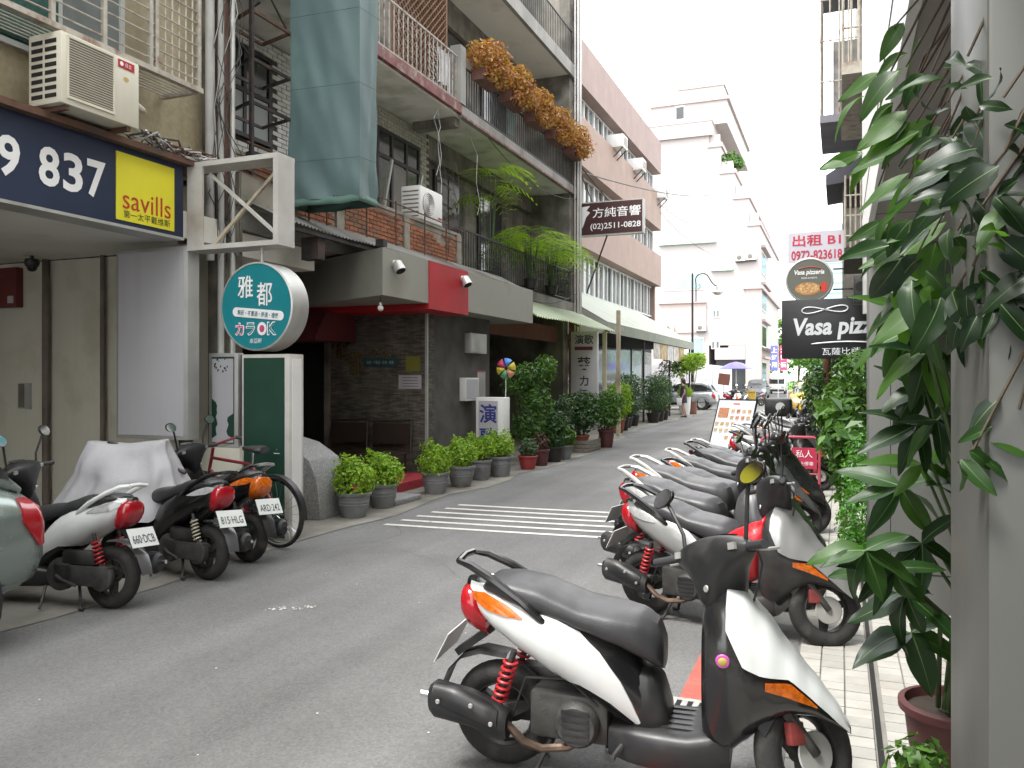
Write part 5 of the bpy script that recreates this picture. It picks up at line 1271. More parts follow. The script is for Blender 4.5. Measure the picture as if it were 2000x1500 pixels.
def make_scooter(steer=-38, spring=None, paint=None, style=0, plate=None, rack=None, mirrors=True, sticker=False):
    """x forward from the rear axle, y left, z up.  Returns the root Empty"""
    t = bpy.data.objects.new('scooter', None); COL.objects.link(t)
    paint = paint or m_whitebody
    rear = Loft([(-.145, .715, .775, .035), (-.09, .64, .785, .085), (0, .57, .765, .125), (.12, .50, .725, .15), (.25, .42, .715, .16), (.38, .35, .665, .155), (.48, .28, .61, .14), (.58, .22, .52, .115), (.63, .20, .40, .10)], 2.3)
    rear.body().build('rear_body', m_blackpaint, t)
    for sd in (1, -1):
        rear.panel([(-.12, .70), (-.03, .575), (.06, .505), (.2, .43), (.36, .425), (.47, .37), (.595, .265)],
                   [(-.12, .765), (0, .76), (.12, .72), (.2, .69), (.36, .62), (.44, .55), (.53, .43), (.595, .275)], sd).build('side_panel', paint, t)
        rear.panel([(.2, .44 - .04), (.30, .345), (.45, .265), (.6, .215)], [(.2, .415), (.36, .395), (.47, .33), (.6, .235)], sd, off=.006).build('side_skirt', m_black, t)
        # grab rail
        MB().tube([(-.16, sd * .085, .855), (-.10, sd * .105, .845), (.0, sd * .125, .80), (.12, sd * .14, .73), (.20, sd * .145, .665), (.22, sd * .135, .645)], [.012, .017, .018, .017, .015, .012], 8).build('grab_rail', rack or m_blackpaint, t)
        rear.panel([(-.10, .71), (-.04, .68), (.06, .66), (.13, .655)], [(-.10, .735), (-.04, .735), (.06, .70), (.13, .66)], sd, off=.012, nx=8, nz=4).build('rear_indicator', m_orange if style == 0 else m_clear, t)
    MB().tube([(-.16, -.085, .855), (-.165, 0, .862), (-.16, .085, .855)], .014, 8).build('grab_rail', rack or m_blackpaint, t)
    Loft([(-.17, .66, .70, .05), (-.155, .62, .745, .085), (-.13, .58, .76, .10), (-.09, .56, .75, .105), (-.05, .54, .70, .08)], 2.6).body(8, 20).build('tail_light', m_redlens, t)
    # seat
    st = Loft([(-.06, .735, .765, .08), (-.03, .735, .795, .115), (.06, .70, .80, .135), (.18, .66, .785, .142), (.28, .64, .75, .145), (.36, .615, .722, .15), (.48, .575, .71, .15), (.58, .53, .695, .135), (.645, .49, .66, .105), (.67, .48, .60, .07)], 2.9)
    s_ = st.body(30, 28).build('seat', m_seat, t)
    seam = [st.pt(x, math.pi * .5 - a, .002) for x, a in ((.30, 1.35), (.305, .9), (.31, .4), (.312, 0), (.31, -.4), (.305, -.9), (.30, -1.35))]
    # under-seat apron down to the floorboard
    Loft([(.56, .20, .50, .11), (.62, .20, .48, .115), (.66, .21, .44, .105), (.69, .23, .34, .08)], 3).body(8, 16).build('seat_apron', m_black, t)
    # floorboard
    fl = Loft([(.46, .13, .255, .10), (.56, .125, .275, .15), (.66, .12, .28, .165), (.76, .12, .28, .17), (.85, .13, .30, .165), (.92, .16, .36, .15)], 4.5)
    fl.body(12, 28).build('floorboard', m_black, t)
    for k in range(5):
        ubox_l('tread_rib', m_black, (.62, -.10 + k * .045, .279), (.80, -.08 + k * .045, .284), t)
    # leg shield and nose
    FM = lambda x: .82 + (x - .855) * .845
    fr = Loft([(FM(r[0]),) + r[1:] for r in [(.855, .25, .75, .165), (.89, .20, .80, .20), (.95, .19, .835, .212), (1.03, .25, .80, .205), (1.12, .32, .715, .18), (1.22, .37, .60, .145), (1.32, .37, .50, .10), (1.40, .34, .42, .06), (1.47, .305, .33, .018)]], 2.5)
    fr.body(26, 26).build('leg_shield', m_blackpaint if style == 0 else m_black, t)
    for sd in (1, -1):
        fr.panel([(FM(a), b) for a, b in [(.96, .70), (1.03, .58), (1.10, .55), (1.22, .53), (1.34, .43), (1.465, .318)]], [(FM(.96), 9), (FM(1.465), 9)], sd, off=.008, nx=22, nz=8).build('front_panel', paint, t)
        fr.panel([(FM(a), b) for a, b in [(1.12, .50), (1.22, .47), (1.33, .425)]], [(FM(a), b) for a, b in [(1.12, .525), (1.22, .52), (1.33, .430)]], sd, off=.010, nx=8, nz=3).build('front_indicator', m_orange, t)
    MB().box((.812, -.07, .42), (.823, .07, .62)).build('glove_box', m_black, t, bevel=.004)
    if sticker: MB().lathe([(.001, -.006), (.022, -.006), (.026, 0)], 14, (.90, -.2125, .60), 'y').build('badge_sticker', mat('pink_sticker', (0.5, 0.10, 0.35), 0.4), t)
    # engine, swing arm, belt cover (left), fan shroud (right), muffler (right)
    e = MB().box((-.06, .05, .16), (.40, .13, .30)); e.lathe([(.001, 0), (.11, 0), (.115, .06), (.001, .06)], 20, (.34, .07, .23), 'y').lathe([(.001, 0), (.085, 0), (.09, .05), (.001, .05)], 20, (0, .075, .22), 'y')
    e.build('belt_cover', m_engine, t, bevel=.008)
    MB().box((.05, .05, .30), (.33, .135, .40)).build('air_filter', m_black, t, bevel=.02)
    MB().box((.14, -.10, .17), (.46, .06, .36)).build('engine', m_engine, t, bevel=.02)
    sh = MB().lathe([(.001, -.05), (.075, -.05), (.09, -.03), (.09, .0)], 22, (.34, -.10, .255), 'y'); sh.build('fan_shroud', m_engine, t)
    for k in range(5): ubox_l('shroud_fin', m_black, (.285, -.155, .20 + k * .027), (.395, -.150, .213 + k * .027), t)
    mf = Loft([(-.26, .235, .345, .04), (-.245, .215, .365, .058), (-.10, .20, .345, .062), (.03, .165, .30, .06), (.07, .165, .265, .045)], 2.2)
    o = mf.body(14, 20); o.v = [p + Vector((0, -.155, .015 - .0 * p.x)) for p in o.v]; o.build('muffler', m_muff, t)
    sh = Loft([(-.23, .26, .36, .03), (-.14, .25, .36, .045), (.0, .215, .305, .045), (.04, .2, .28, .03)], 2.2).body(10, 14); sh.v = [p + Vector((0, -.185, .02)) for p in sh.v]; sh.build('heat_shield', m_black, t)
    MB().cyl((-.305, -.155, .318), (-.25, -.155, .315), .014).build('exhaust_tip', m_chrome, t)
    MB().tube([(.06, -.15, .235), (.13, -.15, .175), (.20, -.13, .145), (.30, -.11, .155), (.36, -.09, .19)], .017, 8).build('exhaust_pipe', m_pipe, t)
    # shock absorber(s)
    for sd in ((-1, 1) if style == 1 else (-1, 1)):
        a = Vector((.0, sd * .105, .26)); b = Vector((.085, sd * .115, .52)); pts = []
        ax = (b - a); u = ax.cross(Vector((0, 1, 0))).normalized(); v = ax.normalized().cross(u)
        for k in range(73):
            f = .18 + .66 * k / 72; ang = k / 72 * 2 * math.pi * 6.5
            pts.append(a + ax * f + (u * math.cos(ang) + v * math.sin(ang)) * .027)
        MB().tube(pts, .0065, 6).build('shock_spring', spring or m_spring, t)
        MB().cyl(a, b, .013).build('shock_rod', m_engine, t)
    # rear fender + plate
    MB().grid([[(x, -w, z), (x, -w * .6, z + .012), (x, w * .6, z + .012), (x, w, z)] for x, z, w in ((.03, .46, .06), (-.08, .47, .065), (-.17, .44, .065), (-.235, .37, .06), (-.27, .29, .055), (-.285, .24, .05))]).build('rear_fender', m_black, t)
    MB().bar((-.04, 0, .57), (-.20, 0, .45), .06, .03).build('fender_stay', m_black, t)
    ang = R_(28); pz = Vector((-math.sin(ang), 0, math.cos(ang))) * -1
    up = Vector((math.sin(ang) * 1.0, 0, math.cos(ang))); nrm = Vector((-math.cos(ang), 0, math.sin(ang)))
    pc = Vector((-.225, 0, .50)); ax = Vector((0, -1, 0))
    vs = [pc + ax * a + up * b + nrm * c for c in (0, .004) for a, b in ((-.13, -.07), (.13, -.07), (.13, .07), (-.13, .07))]
    pl = MB().add(vs, [(0,1,2,3),(7,6,5,4),(0,4,5,1),(1,5,6,2),(2,6,7,3),(3,7,4,0)]).build('license_plate', m_plate, t)
    if plate:
        o = lettering(plate, m_platetxt, None, pc + nrm * .004 - up * .012, ax, up, .062, width=.215, bold=.006, proud=.002, nrm=nrm); o.parent = pl
    for bx_, bz_ in ((-.20, .335), (-.06, .335), (.02, .27)):
        MB().lathe([(.001, -.006), (.008, -.006), (.010, 0)], 8, (bx_, -.231 if bx_ < 0 else -.225, bz_ - .01), 'y').build('shield_bolt', m_alu, t)
    MB().tube([(.52, -.12, .20), (.50, -.19, .185), (.50, -.225, .185)], .011, 6).build('foot_peg', m_engine, t)
    MB().tube([(.36, .135, .22), (.30, .155, .20), (.18, .16, .17), (.15, .185, .17)], .010, 6).build('kick_lever', m_engine, t)
    MB().tube([(.46, .12, .14), (.40, .20, .07), (.385, .235, .008)], .010, 6).build('side_stand', m_engine, t)
    MB().tube([(.05, -.09, .20), (.12, -.075, .40), (.30, -.09, .42), (.42, -.10, .33)], .006, 5).build('brake_hose', m_wire, t)
    # stand
    for sd in (1, -1): MB().tube([(.22, sd * .07, .16), (.17, sd * .10, .05), (.15, sd * .125, .008), (.11, sd * .13, .008)], .011, 6).build('stand_leg', m_engine, t)
    wheel(t, 0)
    # ------ steering assembly
    sa = R_(steer); axd = Vector((-.44, 0, .9)).normalized(); ap_ = Vector((1.0, 0, .82)); Rm = Matrix.Rotation(sa, 4, axd)
    def T(p): return Rm @ (Vector(p) - ap_) + ap_ + Vector((-.10, 0, 0))
    def sb(mb, name, m_, parent=t, **kw):
        mb.v = [T(p) for p in mb.v]; return mb.build(name, m_, parent, **kw)
    wheel(t, 1.27, T)
    sb(MB().tube([(1.05, .06, .52), (1.16, .066, .36), (1.27, .066, WR)], [.02, .022, .02], 8), 'fork_leg', m_engine)
    sb(MB().tube([(1.05, -.06, .52), (1.16, -.066, .36), (1.27, -.066, WR)], [.02, .022, .02], 8), 'fork_leg', m_engine)
    fe = MB(); rows = []
    for k in range(13):
        a = R_(48 + k * 9); rr = .234; w_ = .07 * math.sin(math.pi * (k + .6) / 13.2) ** .4
        x = 1.27 + rr * math.cos(a); z = WR + rr * math.sin(a)
        rows.append([(x - .02 * math.cos(a), -w_, z - .03), (x, -w_ * .7, z), (x, 0, z + .006), (x, w_ * .7, z), (x - .02 * math.cos(a), w_, z - .03)])
    sb(fe.grid(rows), 'front_fender', m_black)
    sb(MB().lathe([(.001, -.004), (.075, -.004), (.08, 0), (.075, .004), (.001, .004)], 24, (1.27, -.062, WR), 'y'), 'brake_disc', m_alu)
    sb(MB().box((1.15, -.085, .25), (1.215, -.05, .33)), 'brake_caliper', mat('red_caliper', (0.20, 0.035, 0.03), 0.6, mott=0.3, scale=20), bevel=.006)
    # handlebar cowl
    rows = []
    for y, zb, zt, xf, xb in ((-.215, .915, .955, .985, .935), (-.19, .895, .968, 1.0, .92), (-.13, .865, .985, 1.03, .90), (-.07, .80, .995, 1.06, .885), (-.04, .73, 1.0, 1.075, .88), (0, .70, 1.002, 1.08, .878), (.04, .73, 1.0, 1.075, .88), (.07, .80, .995, 1.06, .885), (.13, .865, .985, 1.03, .90), (.19, .895, .968, 1.0, .92), (.215, .915, .955, .985, .935)):
        zc, hz, xc, hx = (zb + zt) / 2, (zt - zb) / 2, (xf + xb) / 2, (xf - xb) / 2; e = .72
        rows.append([(xc + hx * abs(math.cos(a)) ** e * (1 if math.cos(a) > 0 else -1), y, zc + hz * abs(math.sin(a)) ** e * (1 if math.sin(a) > 0 else -1)) for a in [2 * math.pi * j / 20 for j in range(20)]])
    mb = MB().grid(rows, closed=True); n = len(mb.v); mb.f += [tuple(range(20)), tuple(range(n - 20, n))[::-1]]
    cowl = sb(mb, 'handlebar_cowl', m_black)
    sb(MB().tube([(.99, 0, .80), (1.05, 0, .64)], [.05, .06], 12), 'steering_stem', m_black)
    for sd in (1, -1):
        sb(MB().cyl((.955, sd * .21, .937), (.915, sd * .345, .93), .017, n=12), 'grip', m_seat, cowl)
        sb(MB().tube([(.99, sd * .215, .93), (1.005, sd * .25, .925), (.985, sd * .34, .92)], [.007, .007, .006], 6), 'brake_lever', m_alu, cowl)
        sb(MB().box((.905, sd * .17 - .018, .93), (.918, sd * .17 + .018, .955)), 'switch', m_alu, cowl)
        if mirrors:
            mb = MB().tube([(.96, sd * .19, .96), (.965, sd * .20, 1.03), (.95, sd * .24, 1.12), (.945, sd * .26, 1.16)], [.008, .008, .008, .008], 6)
            ms = sb(mb, 'mirror_stem', m_black, cowl)
            hd = MB(); c = Vector((.945, sd * .29, 1.19)); rows = []
            for i, (dx, sc_) in enumerate(((.018, .5), (.012, .9), (-.004, 1.0), (-.008, .97))):
                rows.append([c + Vector((dx + .016 * sc_ * math.sin(a), .066 * sc_ * math.cos(a), .042 * sc_ * math.sin(a))) for a in [2 * math.pi * j / 18 for j in range(18)]])
            hd.grid(rows, closed=True); hd.f.append(tuple(range(18)))
            mh = sb(hd, 'mirror_head', m_black, cowl)
            gl = MB().add([c + Vector((-.0085 + .0145 * math.sin(a), .062 * math.cos(a), .038 * math.sin(a))) for a in [2 * math.pi * j / 18 for j in range(18)]], [tuple(range(18))])
            sb(gl, 'mirror_glass', m_mirror, cowl)
    for sd in (1, -1):
        sb(MB().tube([(.985, sd * .215, .925), (1.04, sd * .17, .88), (1.07, sd * .09, .80), (1.06, sd * .04, .70)], .0045, 5), 'control_cable', m_wire, cowl)
    sb(MB().tube([(1.07, -.07, .56), (1.12, -.095, .44), (1.20, -.085, .32)], .005, 5), 'brake_hose', m_wire)
    sb(MB().lathe([(.001, -.004), (.012, -.004), (.014, 0)], 12, (.8795, -.035, .80), 'x'), 'key_slot', m_alu, cowl)
    sb(MB().disc((1.0, 0, 1.0), .05, 16, 'z', .08), 'dash_dial', m_glass, cowl)
    if style == 1: sb(Loft([(1.03, .84, .97, .09), (1.07, .85, .95, .085), (1.09, .87, .93, .06)], 2.4).body(4, 16), 'headlight', m_clear)
    if sticker: MB().lathe([(.001, -.009), (.012, -.009), (.016, -.006)], 12, (.90, -.2135, .60), 'y').build('badge_sticker', m_gold, t)
    return t
def ubox_l(name, m, lo, hi, parent):
    if m.name not in UB: UB[m.name] = MB().box((-.5, -.5, -.5), (.5, .5, .5)).mesh('block_' + m.name, m, smooth=False)
    lo = Vector(lo); hi = Vector(hi); o = bpy.data.objects.new(name, UB[m.name]); COL.objects.link(o); o.location = (lo + hi) / 2; o.scale = hi - lo; o.parent = parent; return o

def place(root, x, y, head, label, group, lean=0.0, z=0.0):
    root.location = (x, y, z); root.rotation_euler = (R_(lean), 0, R_(head)); root['label'] = label; root['category'] = 'scooter'; root['group'] = group
def repaint(root, mapping):
    def rec(o):
        for ch in o.children:
            if ch.type == 'MESH':
                base = ch.name.split('.')[0]
                if base in mapping:
                    ch.material_slots[0].link = 'OBJECT'; ch.material_slots[0].material = mapping[base]
            rec(ch)
    rec(root)
GR_R = 'scooters parked in a row on the right'
GR_L = 'scooters parked by the left arcade'
# the near white one
s1 = make_scooter(steer=46, sticker=True)
place(s1, -1.30, 3.17, 3.5, 'white and black scooter in the foreground with red rear spring', GR_R, 2.0)
bpy.context.view_layer.update(); index_kids(s1)
gen = make_scooter(steer=40, style=1, paint=m_silver)
bpy.context.view_layer.update(); index_kids(gen)
def scoot(x, y, head, label, paint=None, lean=2.0, seat=None, group=GR_R, src=None, extra=None):
    r = copy_tree(src or gen); place(r, x, y, head, label, group, lean)
    mp = {}
    if paint: mp.update({'side_panel': paint, 'front_panel': paint})
    if seat: mp['seat'] = seat
    if extra: mp.update(extra)
    bpy.context.view_layer.update()
    repaint(r, mp); return r
m_seatg = mat('worn_grey_seat', (0.06, 0.06, 0.062), 0.45, mott=0.12, scale=4, bump=0.1, bscale=160)
m_seatw = mat('pale_grey_seat', (0.20, 0.20, 0.20), 0.4, mott=0.1, scale=4)
place(gen, -1.21, 5.58, -15, 'silver scooter with a red bag hung at its floorboard behind the white one', GR_R, 3.0)
gen2 = make_scooter(steer=22, style=0, paint=m_grey, rack=m_alu, spring=m_black)
bpy.context.view_layer.update(); index_kids(gen2)
BLK = {'front_panel': m_blackpaint, 'tail_light': m_redlens}
def sz(o, k): o.scale = (k, k, k); return o
sz(scoot(-1.44, 6.42, -19, 'silver grey scooter, third from the camera on the right', m_silver, extra={'grab_rail': m_alu, 'leg_shield': m_grey, 'front_panel': m_grey}), 1.04)
sz(scoot(-1.52, 7.16, -13, 'silver tailed scooter with grey seat, fourth from the camera on the right', m_silver, seat=m_seatg, src=gen2, extra={'front_panel': m_blackpaint}), 1.06)
sz(scoot(-1.38, 7.78, -24, 'dark grey scooter, fifth from the camera on the right', m_grey, extra={'front_panel': m_blackpaint}), .97)
place(gen2, -1.52, 8.62, -9, 'white and black scooter, sixth from the camera on the right', GR_R, 1.5); repaint(gen2, {'side_panel': m_whitebody, 'front_panel': m_grey, 'seat': m_seatg})
sz(scoot(-1.42, 9.4, -20, 'black scooter, seventh from the camera, left of the red barrier', m_blackpaint, lean=4), 1.03)
sz(scoot(-1.50, 10.15, -12, 'dark scooter with alloy rail, eighth from the camera beside the barrier', m_grey, src=gen2, lean=3, extra={'side_panel': m_blackpaint, 'front_panel': m_blackpaint, 'seat': m_seat}), 1.0)
labs = ['white seated scooter just beyond the red barrier', 'silver scooter second beyond the red barrier', 'dark scooter third beyond the red barrier', 'white scooter fourth beyond the red barrier',
        'grey scooter fifth beyond the red barrier', 'black scooter sixth beyond the red barrier', 'silver scooter seventh beyond the red barrier', 'pale scooter farthest in the right row']
rsr = random.Random(12)
for k, lb in enumerate(labs):
    sz(scoot(-1.36 + rsr.uniform(-.12, .12), 12.6 + k * .85 + rsr.uniform(-.1, .1), -12 + rsr.uniform(-14, 10), lb, [m_silver, m_silver, m_blackpaint, m_whitebody, m_grey, m_blackpaint, m_silver, m_whitebody][k], lean=rsr.uniform(0, 6), src=gen2 if k % 2 else gen,
       seat=[m_seatw, m_seatg, m_seat, m_seatw, m_seatg, m_seat, m_seatw, m_seatw][k], extra={'front_panel': [m_blackpaint, m_grey, m_blackpaint][k % 3]}), rsr.uniform(.95, 1.07))
# left side, seen from behind
l1 = make_scooter(steer=20, style=1, paint=m_whitebody, plate='660·DCB', rack=m_whitebody)
place(l1, -4.72, 4.27, 186, 'white scooter with plate 660 DCB beside the silver green car', GR_L, 5)
l2 = make_scooter(steer=-54, style=1, paint=m_blackpaint, plate='815·HLG', mirrors=False, spring=mat('cream_spring', (0.50, 0.46, 0.36), 0.4, mott=0.1))
place(l2, -4.68, 5.16, 172, 'black scooter with pale spring and plate 815 HLG under the grey cover', GR_L, 5)
l3 = make_scooter(steer=20, style=0, paint=m_blackpaint, plate='ARD·242', rack=m_chrome, spring=m_black)
place(l3, -4.80, 5.79, 170, 'black scooter with chrome grab rail next to the bicycle', GR_L, 4)
for o, lb in ((l3, 0),):
    repaint(o, {'tail_light': m_orange})
repaint(l1, {'rear_fender': m_grey}); repaint(l2, {'rear_fender': m_grey})
# scooters at the alley mouth
G3 = 'scooters parked at the far alley mouth'
far = [(-5.9, 46.6, 70, 'red tailed scooter nearest the white hoarding corner', m_red), (-5.35, 46.9, 75, 'second scooter from the hoarding corner with red tail', m_grey),
       (-4.9, 47.6, 250, 'pale scooter facing the camera beside the orange cone', m_whitebody), (-4.3, 50.5, 200, 'grey scooter beside the yellow bins', m_grey)]
for x, y, h, lb, p in far: scoot(x, y, h, lb, p, group=G3)
# red bag on the second scooter
bag = Loft([(-.13, .33, .43, .05), (-.10, .27, .52, .09), (0, .25, .58, .105), (.09, .30, .62, .10), (.14, .48, .66, .06)], 2.4).body(16, 20)
bag.v = [p + Vector((noise.noise(p * 14) * .012, noise.noise(p * 11 + Vector((3, 1, 2))) * .02, noise.noise(p * 9) * .015)) for p in bag.v]
mtx = Matrix.Translation((-1.21, 5.58, 0)) @ Matrix.Rotation(R_(-15), 4, 'Z') @ Matrix.Translation((.715, -.14, .05)) @ Matrix.Scale(1.1, 4)
bag.v = [mtx @ p for p in bag.v]
tag(bag.build('carrier_bag', mat('red_plastic_bag', (0.48, 0.012, 0.02), 0.35, mott=0.12, scale=9, bump=0.6, bscale=22), angle=180), 'crumpled red plastic bag hanging on the silver scooter', 'bag')
# black top box and helmets on the far row
tb = thing('top_box', 'black rear top box strapped on a far scooter in the right row', 'top box', (-1.05, 17.2, .8))
MB().box((-1.38, 16.85, .86), (-.88, 17.35, 1.22)).build('case', m_black, tb, bevel=.06)
MB().disc((-1.08, 16.845, 1.05), .09, 16, 'y').build('round_badge', m_alu, tb)
# ================================================================== PLANTS
def leaf_mesh(name, m, L, W, droop=.25, fold=.18, n=6, tip=1.0, wavy=.0, bend=0.0, rib=None):
    """one leaf along +x, blade in xy, curved down; petiole at origin; a pale midrib stands on it"""
    mb = MB(); rows = []; ribs = []
    for i in range(n + 1):
        t = i / n; w = W * .5 * (math.sin(math.pi * min(1, t ** .75 * 1.0)) ** .8) * (1 if t < 1 else 0) + (.0008 if 0 < t < 1 else .0006)
        x = L * t * (1 - .12 * droop * t); y = bend * L * t * t; z = -droop * L * t * t; wv = wavy * math.sin(t * 11 + W * 9) * W * .05
        rows.append([(x, y - w, z + fold * w + wv), (x, y - w * .5, z + fold * w * .35), (x, y, z - fold * w * .05), (x, y + w * .5, z + fold * w * .35), (x, y + w, z + fold * w - wv)])
        r = .010 * (1.05 - t); ribs.append([(x, y - r, z + .004), (x, y + r, z + .004)])
    mb.grid(rows); nf = len(mb.f); mb.grid(ribs)
    me = mb.mesh(name, m, angle=80, fix=False)
    if rib:
        me.materials.append(rib)
        for k, p in enumerate(me.polygons):
            if k >= nf: p.material_index = 1
    return me
def foliage_mb(blobs, size, rs, aspect=.5, shell=.55, up=.4):
    """blobs: (cx,cy,cz,rx,ry,rz,n): a crown of small folded leaves"""
    mb = MB(); V, Fc = mb.v, mb.f
    for (cx, cy, cz, rx, ry, rz, n) in blobs:
        for _ in range(n):
            while True:
                d = Vector((rs.gauss(0, 1), rs.gauss(0, 1), rs.gauss(0, 1)))
                if d.length > .01: break
            d.normalize(); rad = shell + (1 - shell) * rs.random() ** .6
            bump_ = 1 + .22 * noise.noise(d * 2.3 + Vector((cx, cy, cz)))
            p = Vector((cx + d.x * rx * rad * bump_, cy + d.y * ry * rad * bump_, cz + d.z * rz * rad * bump_))
            nrm = (d + Vector((rs.gauss(0, .5), rs.gauss(0, .5), rs.gauss(up, .5)))).normalized()
            a = nrm.cross(Vector((rs.gauss(0, 1), rs.gauss(0, 1), rs.gauss(0, 1)))).normalized(); b = nrm.cross(a)
            s = size * rs.uniform(.6, 1.3); w = s * aspect * .5; k = len(V)
            V.append(p); V.append(p + a * s * .5 + b * w + nrm * s * .08); V.append(p + a * s - nrm * s * .12); V.append(p + a * s * .5 - b * w + nrm * s * .08)
            Fc.append((k, k + 1, k + 2)); Fc.append((k, k + 2, k + 3))
    return mb
lm_bright = leafmat('bright_shrub_leaf', (0.12, 0.25, 0.013), (0.30, 0.45, 0.035), .3)
lm_mid = leafmat('mid_green_leaf', (0.030, 0.085, 0.018), (0.09, 0.19, 0.03), .28)
lm_dark = leafmat('dark_green_leaf', (0.014, 0.045, 0.012), (0.045, 0.11, 0.025), .25, .35)
lm_grey = leafmat('grey_green_leaf', (0.030, 0.065, 0.030), (0.075, 0.13, 0.055), .25)
lm_lime = leafmat('lime_leaf', (0.12, 0.25, 0.02), (0.26, 0.36, 0.05), .4)
lm_orange = leafmat('orange_coleus_leaf', (0.25, 0.075, 0.03), (0.38, 0.24, 0.07), .3)
lm_park = leafmat('park_tree_leaf', (0.03, 0.085, 0.012), (0.12, 0.22, 0.03), .35)
m_soil = mat('potting_soil', (0.04, 0.03, 0.022), 0.95, mott=0.4, scale=20)
m_bark = mat('brown_bark', (0.10, 0.075, 0.055), 0.9, mott=0.4, scale=12, bump=0.5, bscale=30)
m_stemg = mat('green_stem', (0.06, 0.10, 0.03), 0.7, mott=0.3, scale=10)
m_potgrey = mat('grey_plastic_pot', (0.20, 0.205, 0.21), 0.6, mott=0.15, scale=4, dirt=(0.12, 0.11, 0.10), dscale=5, damt=0.4, streak=0.25)
m_potterra = mat('terracotta_pot', (0.30, 0.10, 0.05), 0.75, mott=0.2, scale=5)
m_potred = mat('red_plastic_pot', (0.30, 0.035, 0.035), 0.55, mott=0.15, scale=5)
m_potblk = mat('black_pot', (0.025, 0.022, 0.02), 0.6, mott=0.2)
m_potmar = mat('dark_maroon_pot', (0.10, 0.03, 0.03), 0.6, mott=0.3, scale=6)
def pot(t, x, y, r, h, m_, z0=.006, rim=True, ribs=False, taper=.72):
    pr = [(r * taper * .98, 0), (r * taper, .01), (r * (taper + (1 - taper) * .5), h * .4)]
    if ribs: pr += [(r * .90, h * .5), (r * .915, h * .52), (r * .90, h * .54), (r * .925, h * .62), (r * .94, h * .64), (r * .925, h * .66)]
    pr += [(r * .95, h * .86)]
    pr += [(r * 1.06, h * .88), (r * 1.07, h * .98), (r * 1.03, h), (r * .94, h), (r * .92, h * .86)] if rim else [(r, h), (r * .94, h), (r * .92, h * .86)]
    mb = MB().lathe(pr, 28, (x, y, z0)); o = mb.build('pot', m_, t, angle=30)
    MB().disc((x, y, z0 + h * .87), r * .93, 20, 'z').build('soil', m_soil, t)
    return o
def potted(name, label, cat, x, y, r, h, pm, blobs, size, lm, seed, group=None, stems=4, aspect=.5, ribs=False, z0=.006, shell=.5, rim=True, taper=.72, stemm=None):
    """blobs relative to the pot centre and its rim height"""
    rs = random.Random(seed); t = thing(name, label, cat, (x, y, z0), group=group)
    pot(t, x, y, r, h, pm, z0, rim, ribs, taper)
    B = [(x + b[0], y + b[1], z0 + h + b[2], b[3], b[4], b[5], b[6]) for b in blobs]
    for k in range(stems):
        b = rs.choice(B); p0 = Vector((x + rs.uniform(-.4, .4) * r, y + rs.uniform(-.4, .4) * r, z0 + h * .86)); p1 = Vector((b[0] + rs.uniform(-.4, .4) * b[3], b[1] + rs.uniform(-.4, .4) * b[4], b[2] + rs.uniform(-.2, .5) * b[5]))
        mid = p0.lerp(p1, .5) + Vector((rs.uniform(-.04, .04), rs.uniform(-.04, .04), .03))
        MB().tube([p0, mid, p1], [.012, .009, .005], 6).build('stem', stemm or m_bark, t)
    foliage_mb(B, size, rs, aspect, shell).build('foliage', lm, t, smooth=False, fix=False)
    return t
# six round shrubs in grey pots
GP6 = 'bright green shrubs in grey pots before the karaoke entrance'
labs6 = ['first shrub in a grey pot, nearest the granite block', 'second shrub in a grey pot, before the granite step', 'third shrub in a grey pot, right of the red step', 'fourth shrub in a grey pot from the granite block', 'fifth shrub in a grey pot, small pot before the floor sign', 'sixth shrub in a grey pot, directly before the floor sign']
for k, (x, y) in enumerate(((-5.22, 8.12), (-5.28, 8.86), (-5.24, 10.22), (-5.22, 11.02), (-5.28, 11.85), (-5.18, 12.42))):
    rs = random.Random(40 + k); r = (.195, .19, .195, .20, .18, .205)[k]; h = (.29, .30, .30, .31, .32, .33)[k]
    bl = [(0, 0, .14, .27, .27, .20, 700), (-.10, .05, .20, .17, .17, .16, 260), (.11, -.02, .19, .17, .17, .15, 260), (.0, .0, .27, .14, .14, .12, 200)]
    bl = [(a + rs.uniform(-.03, .03), b + rs.uniform(-.03, .03), c + rs.uniform(-.02, .03), d * rs.uniform(.8, 1.2), e * rs.uniform(.8, 1.15), f * rs.uniform(.75, 1.25), n) for a, b, c, d, e, f, n in bl]
    bl += [(rs.uniform(-.2, .2), rs.uniform(-.15, .15), .30 + rs.uniform(0, .10), .05, .05, .08, 30) for _ in range(rs.randrange(1, 5))]
    potted('potted_shrub', labs6[k], 'potted plant', x, y, r, h, m_potgrey, bl, .05, lm_bright, 60 + k, GP6, ribs=True, aspect=.62)
potted('potted_plant', 'small leafy plant in a red pot before the floor sign', 'potted plant', -5.12, 13.55, .17, .24, m_potred, [(0, 0, .12, .16, .16, .18, 260)], .07, lm_grey, 71)
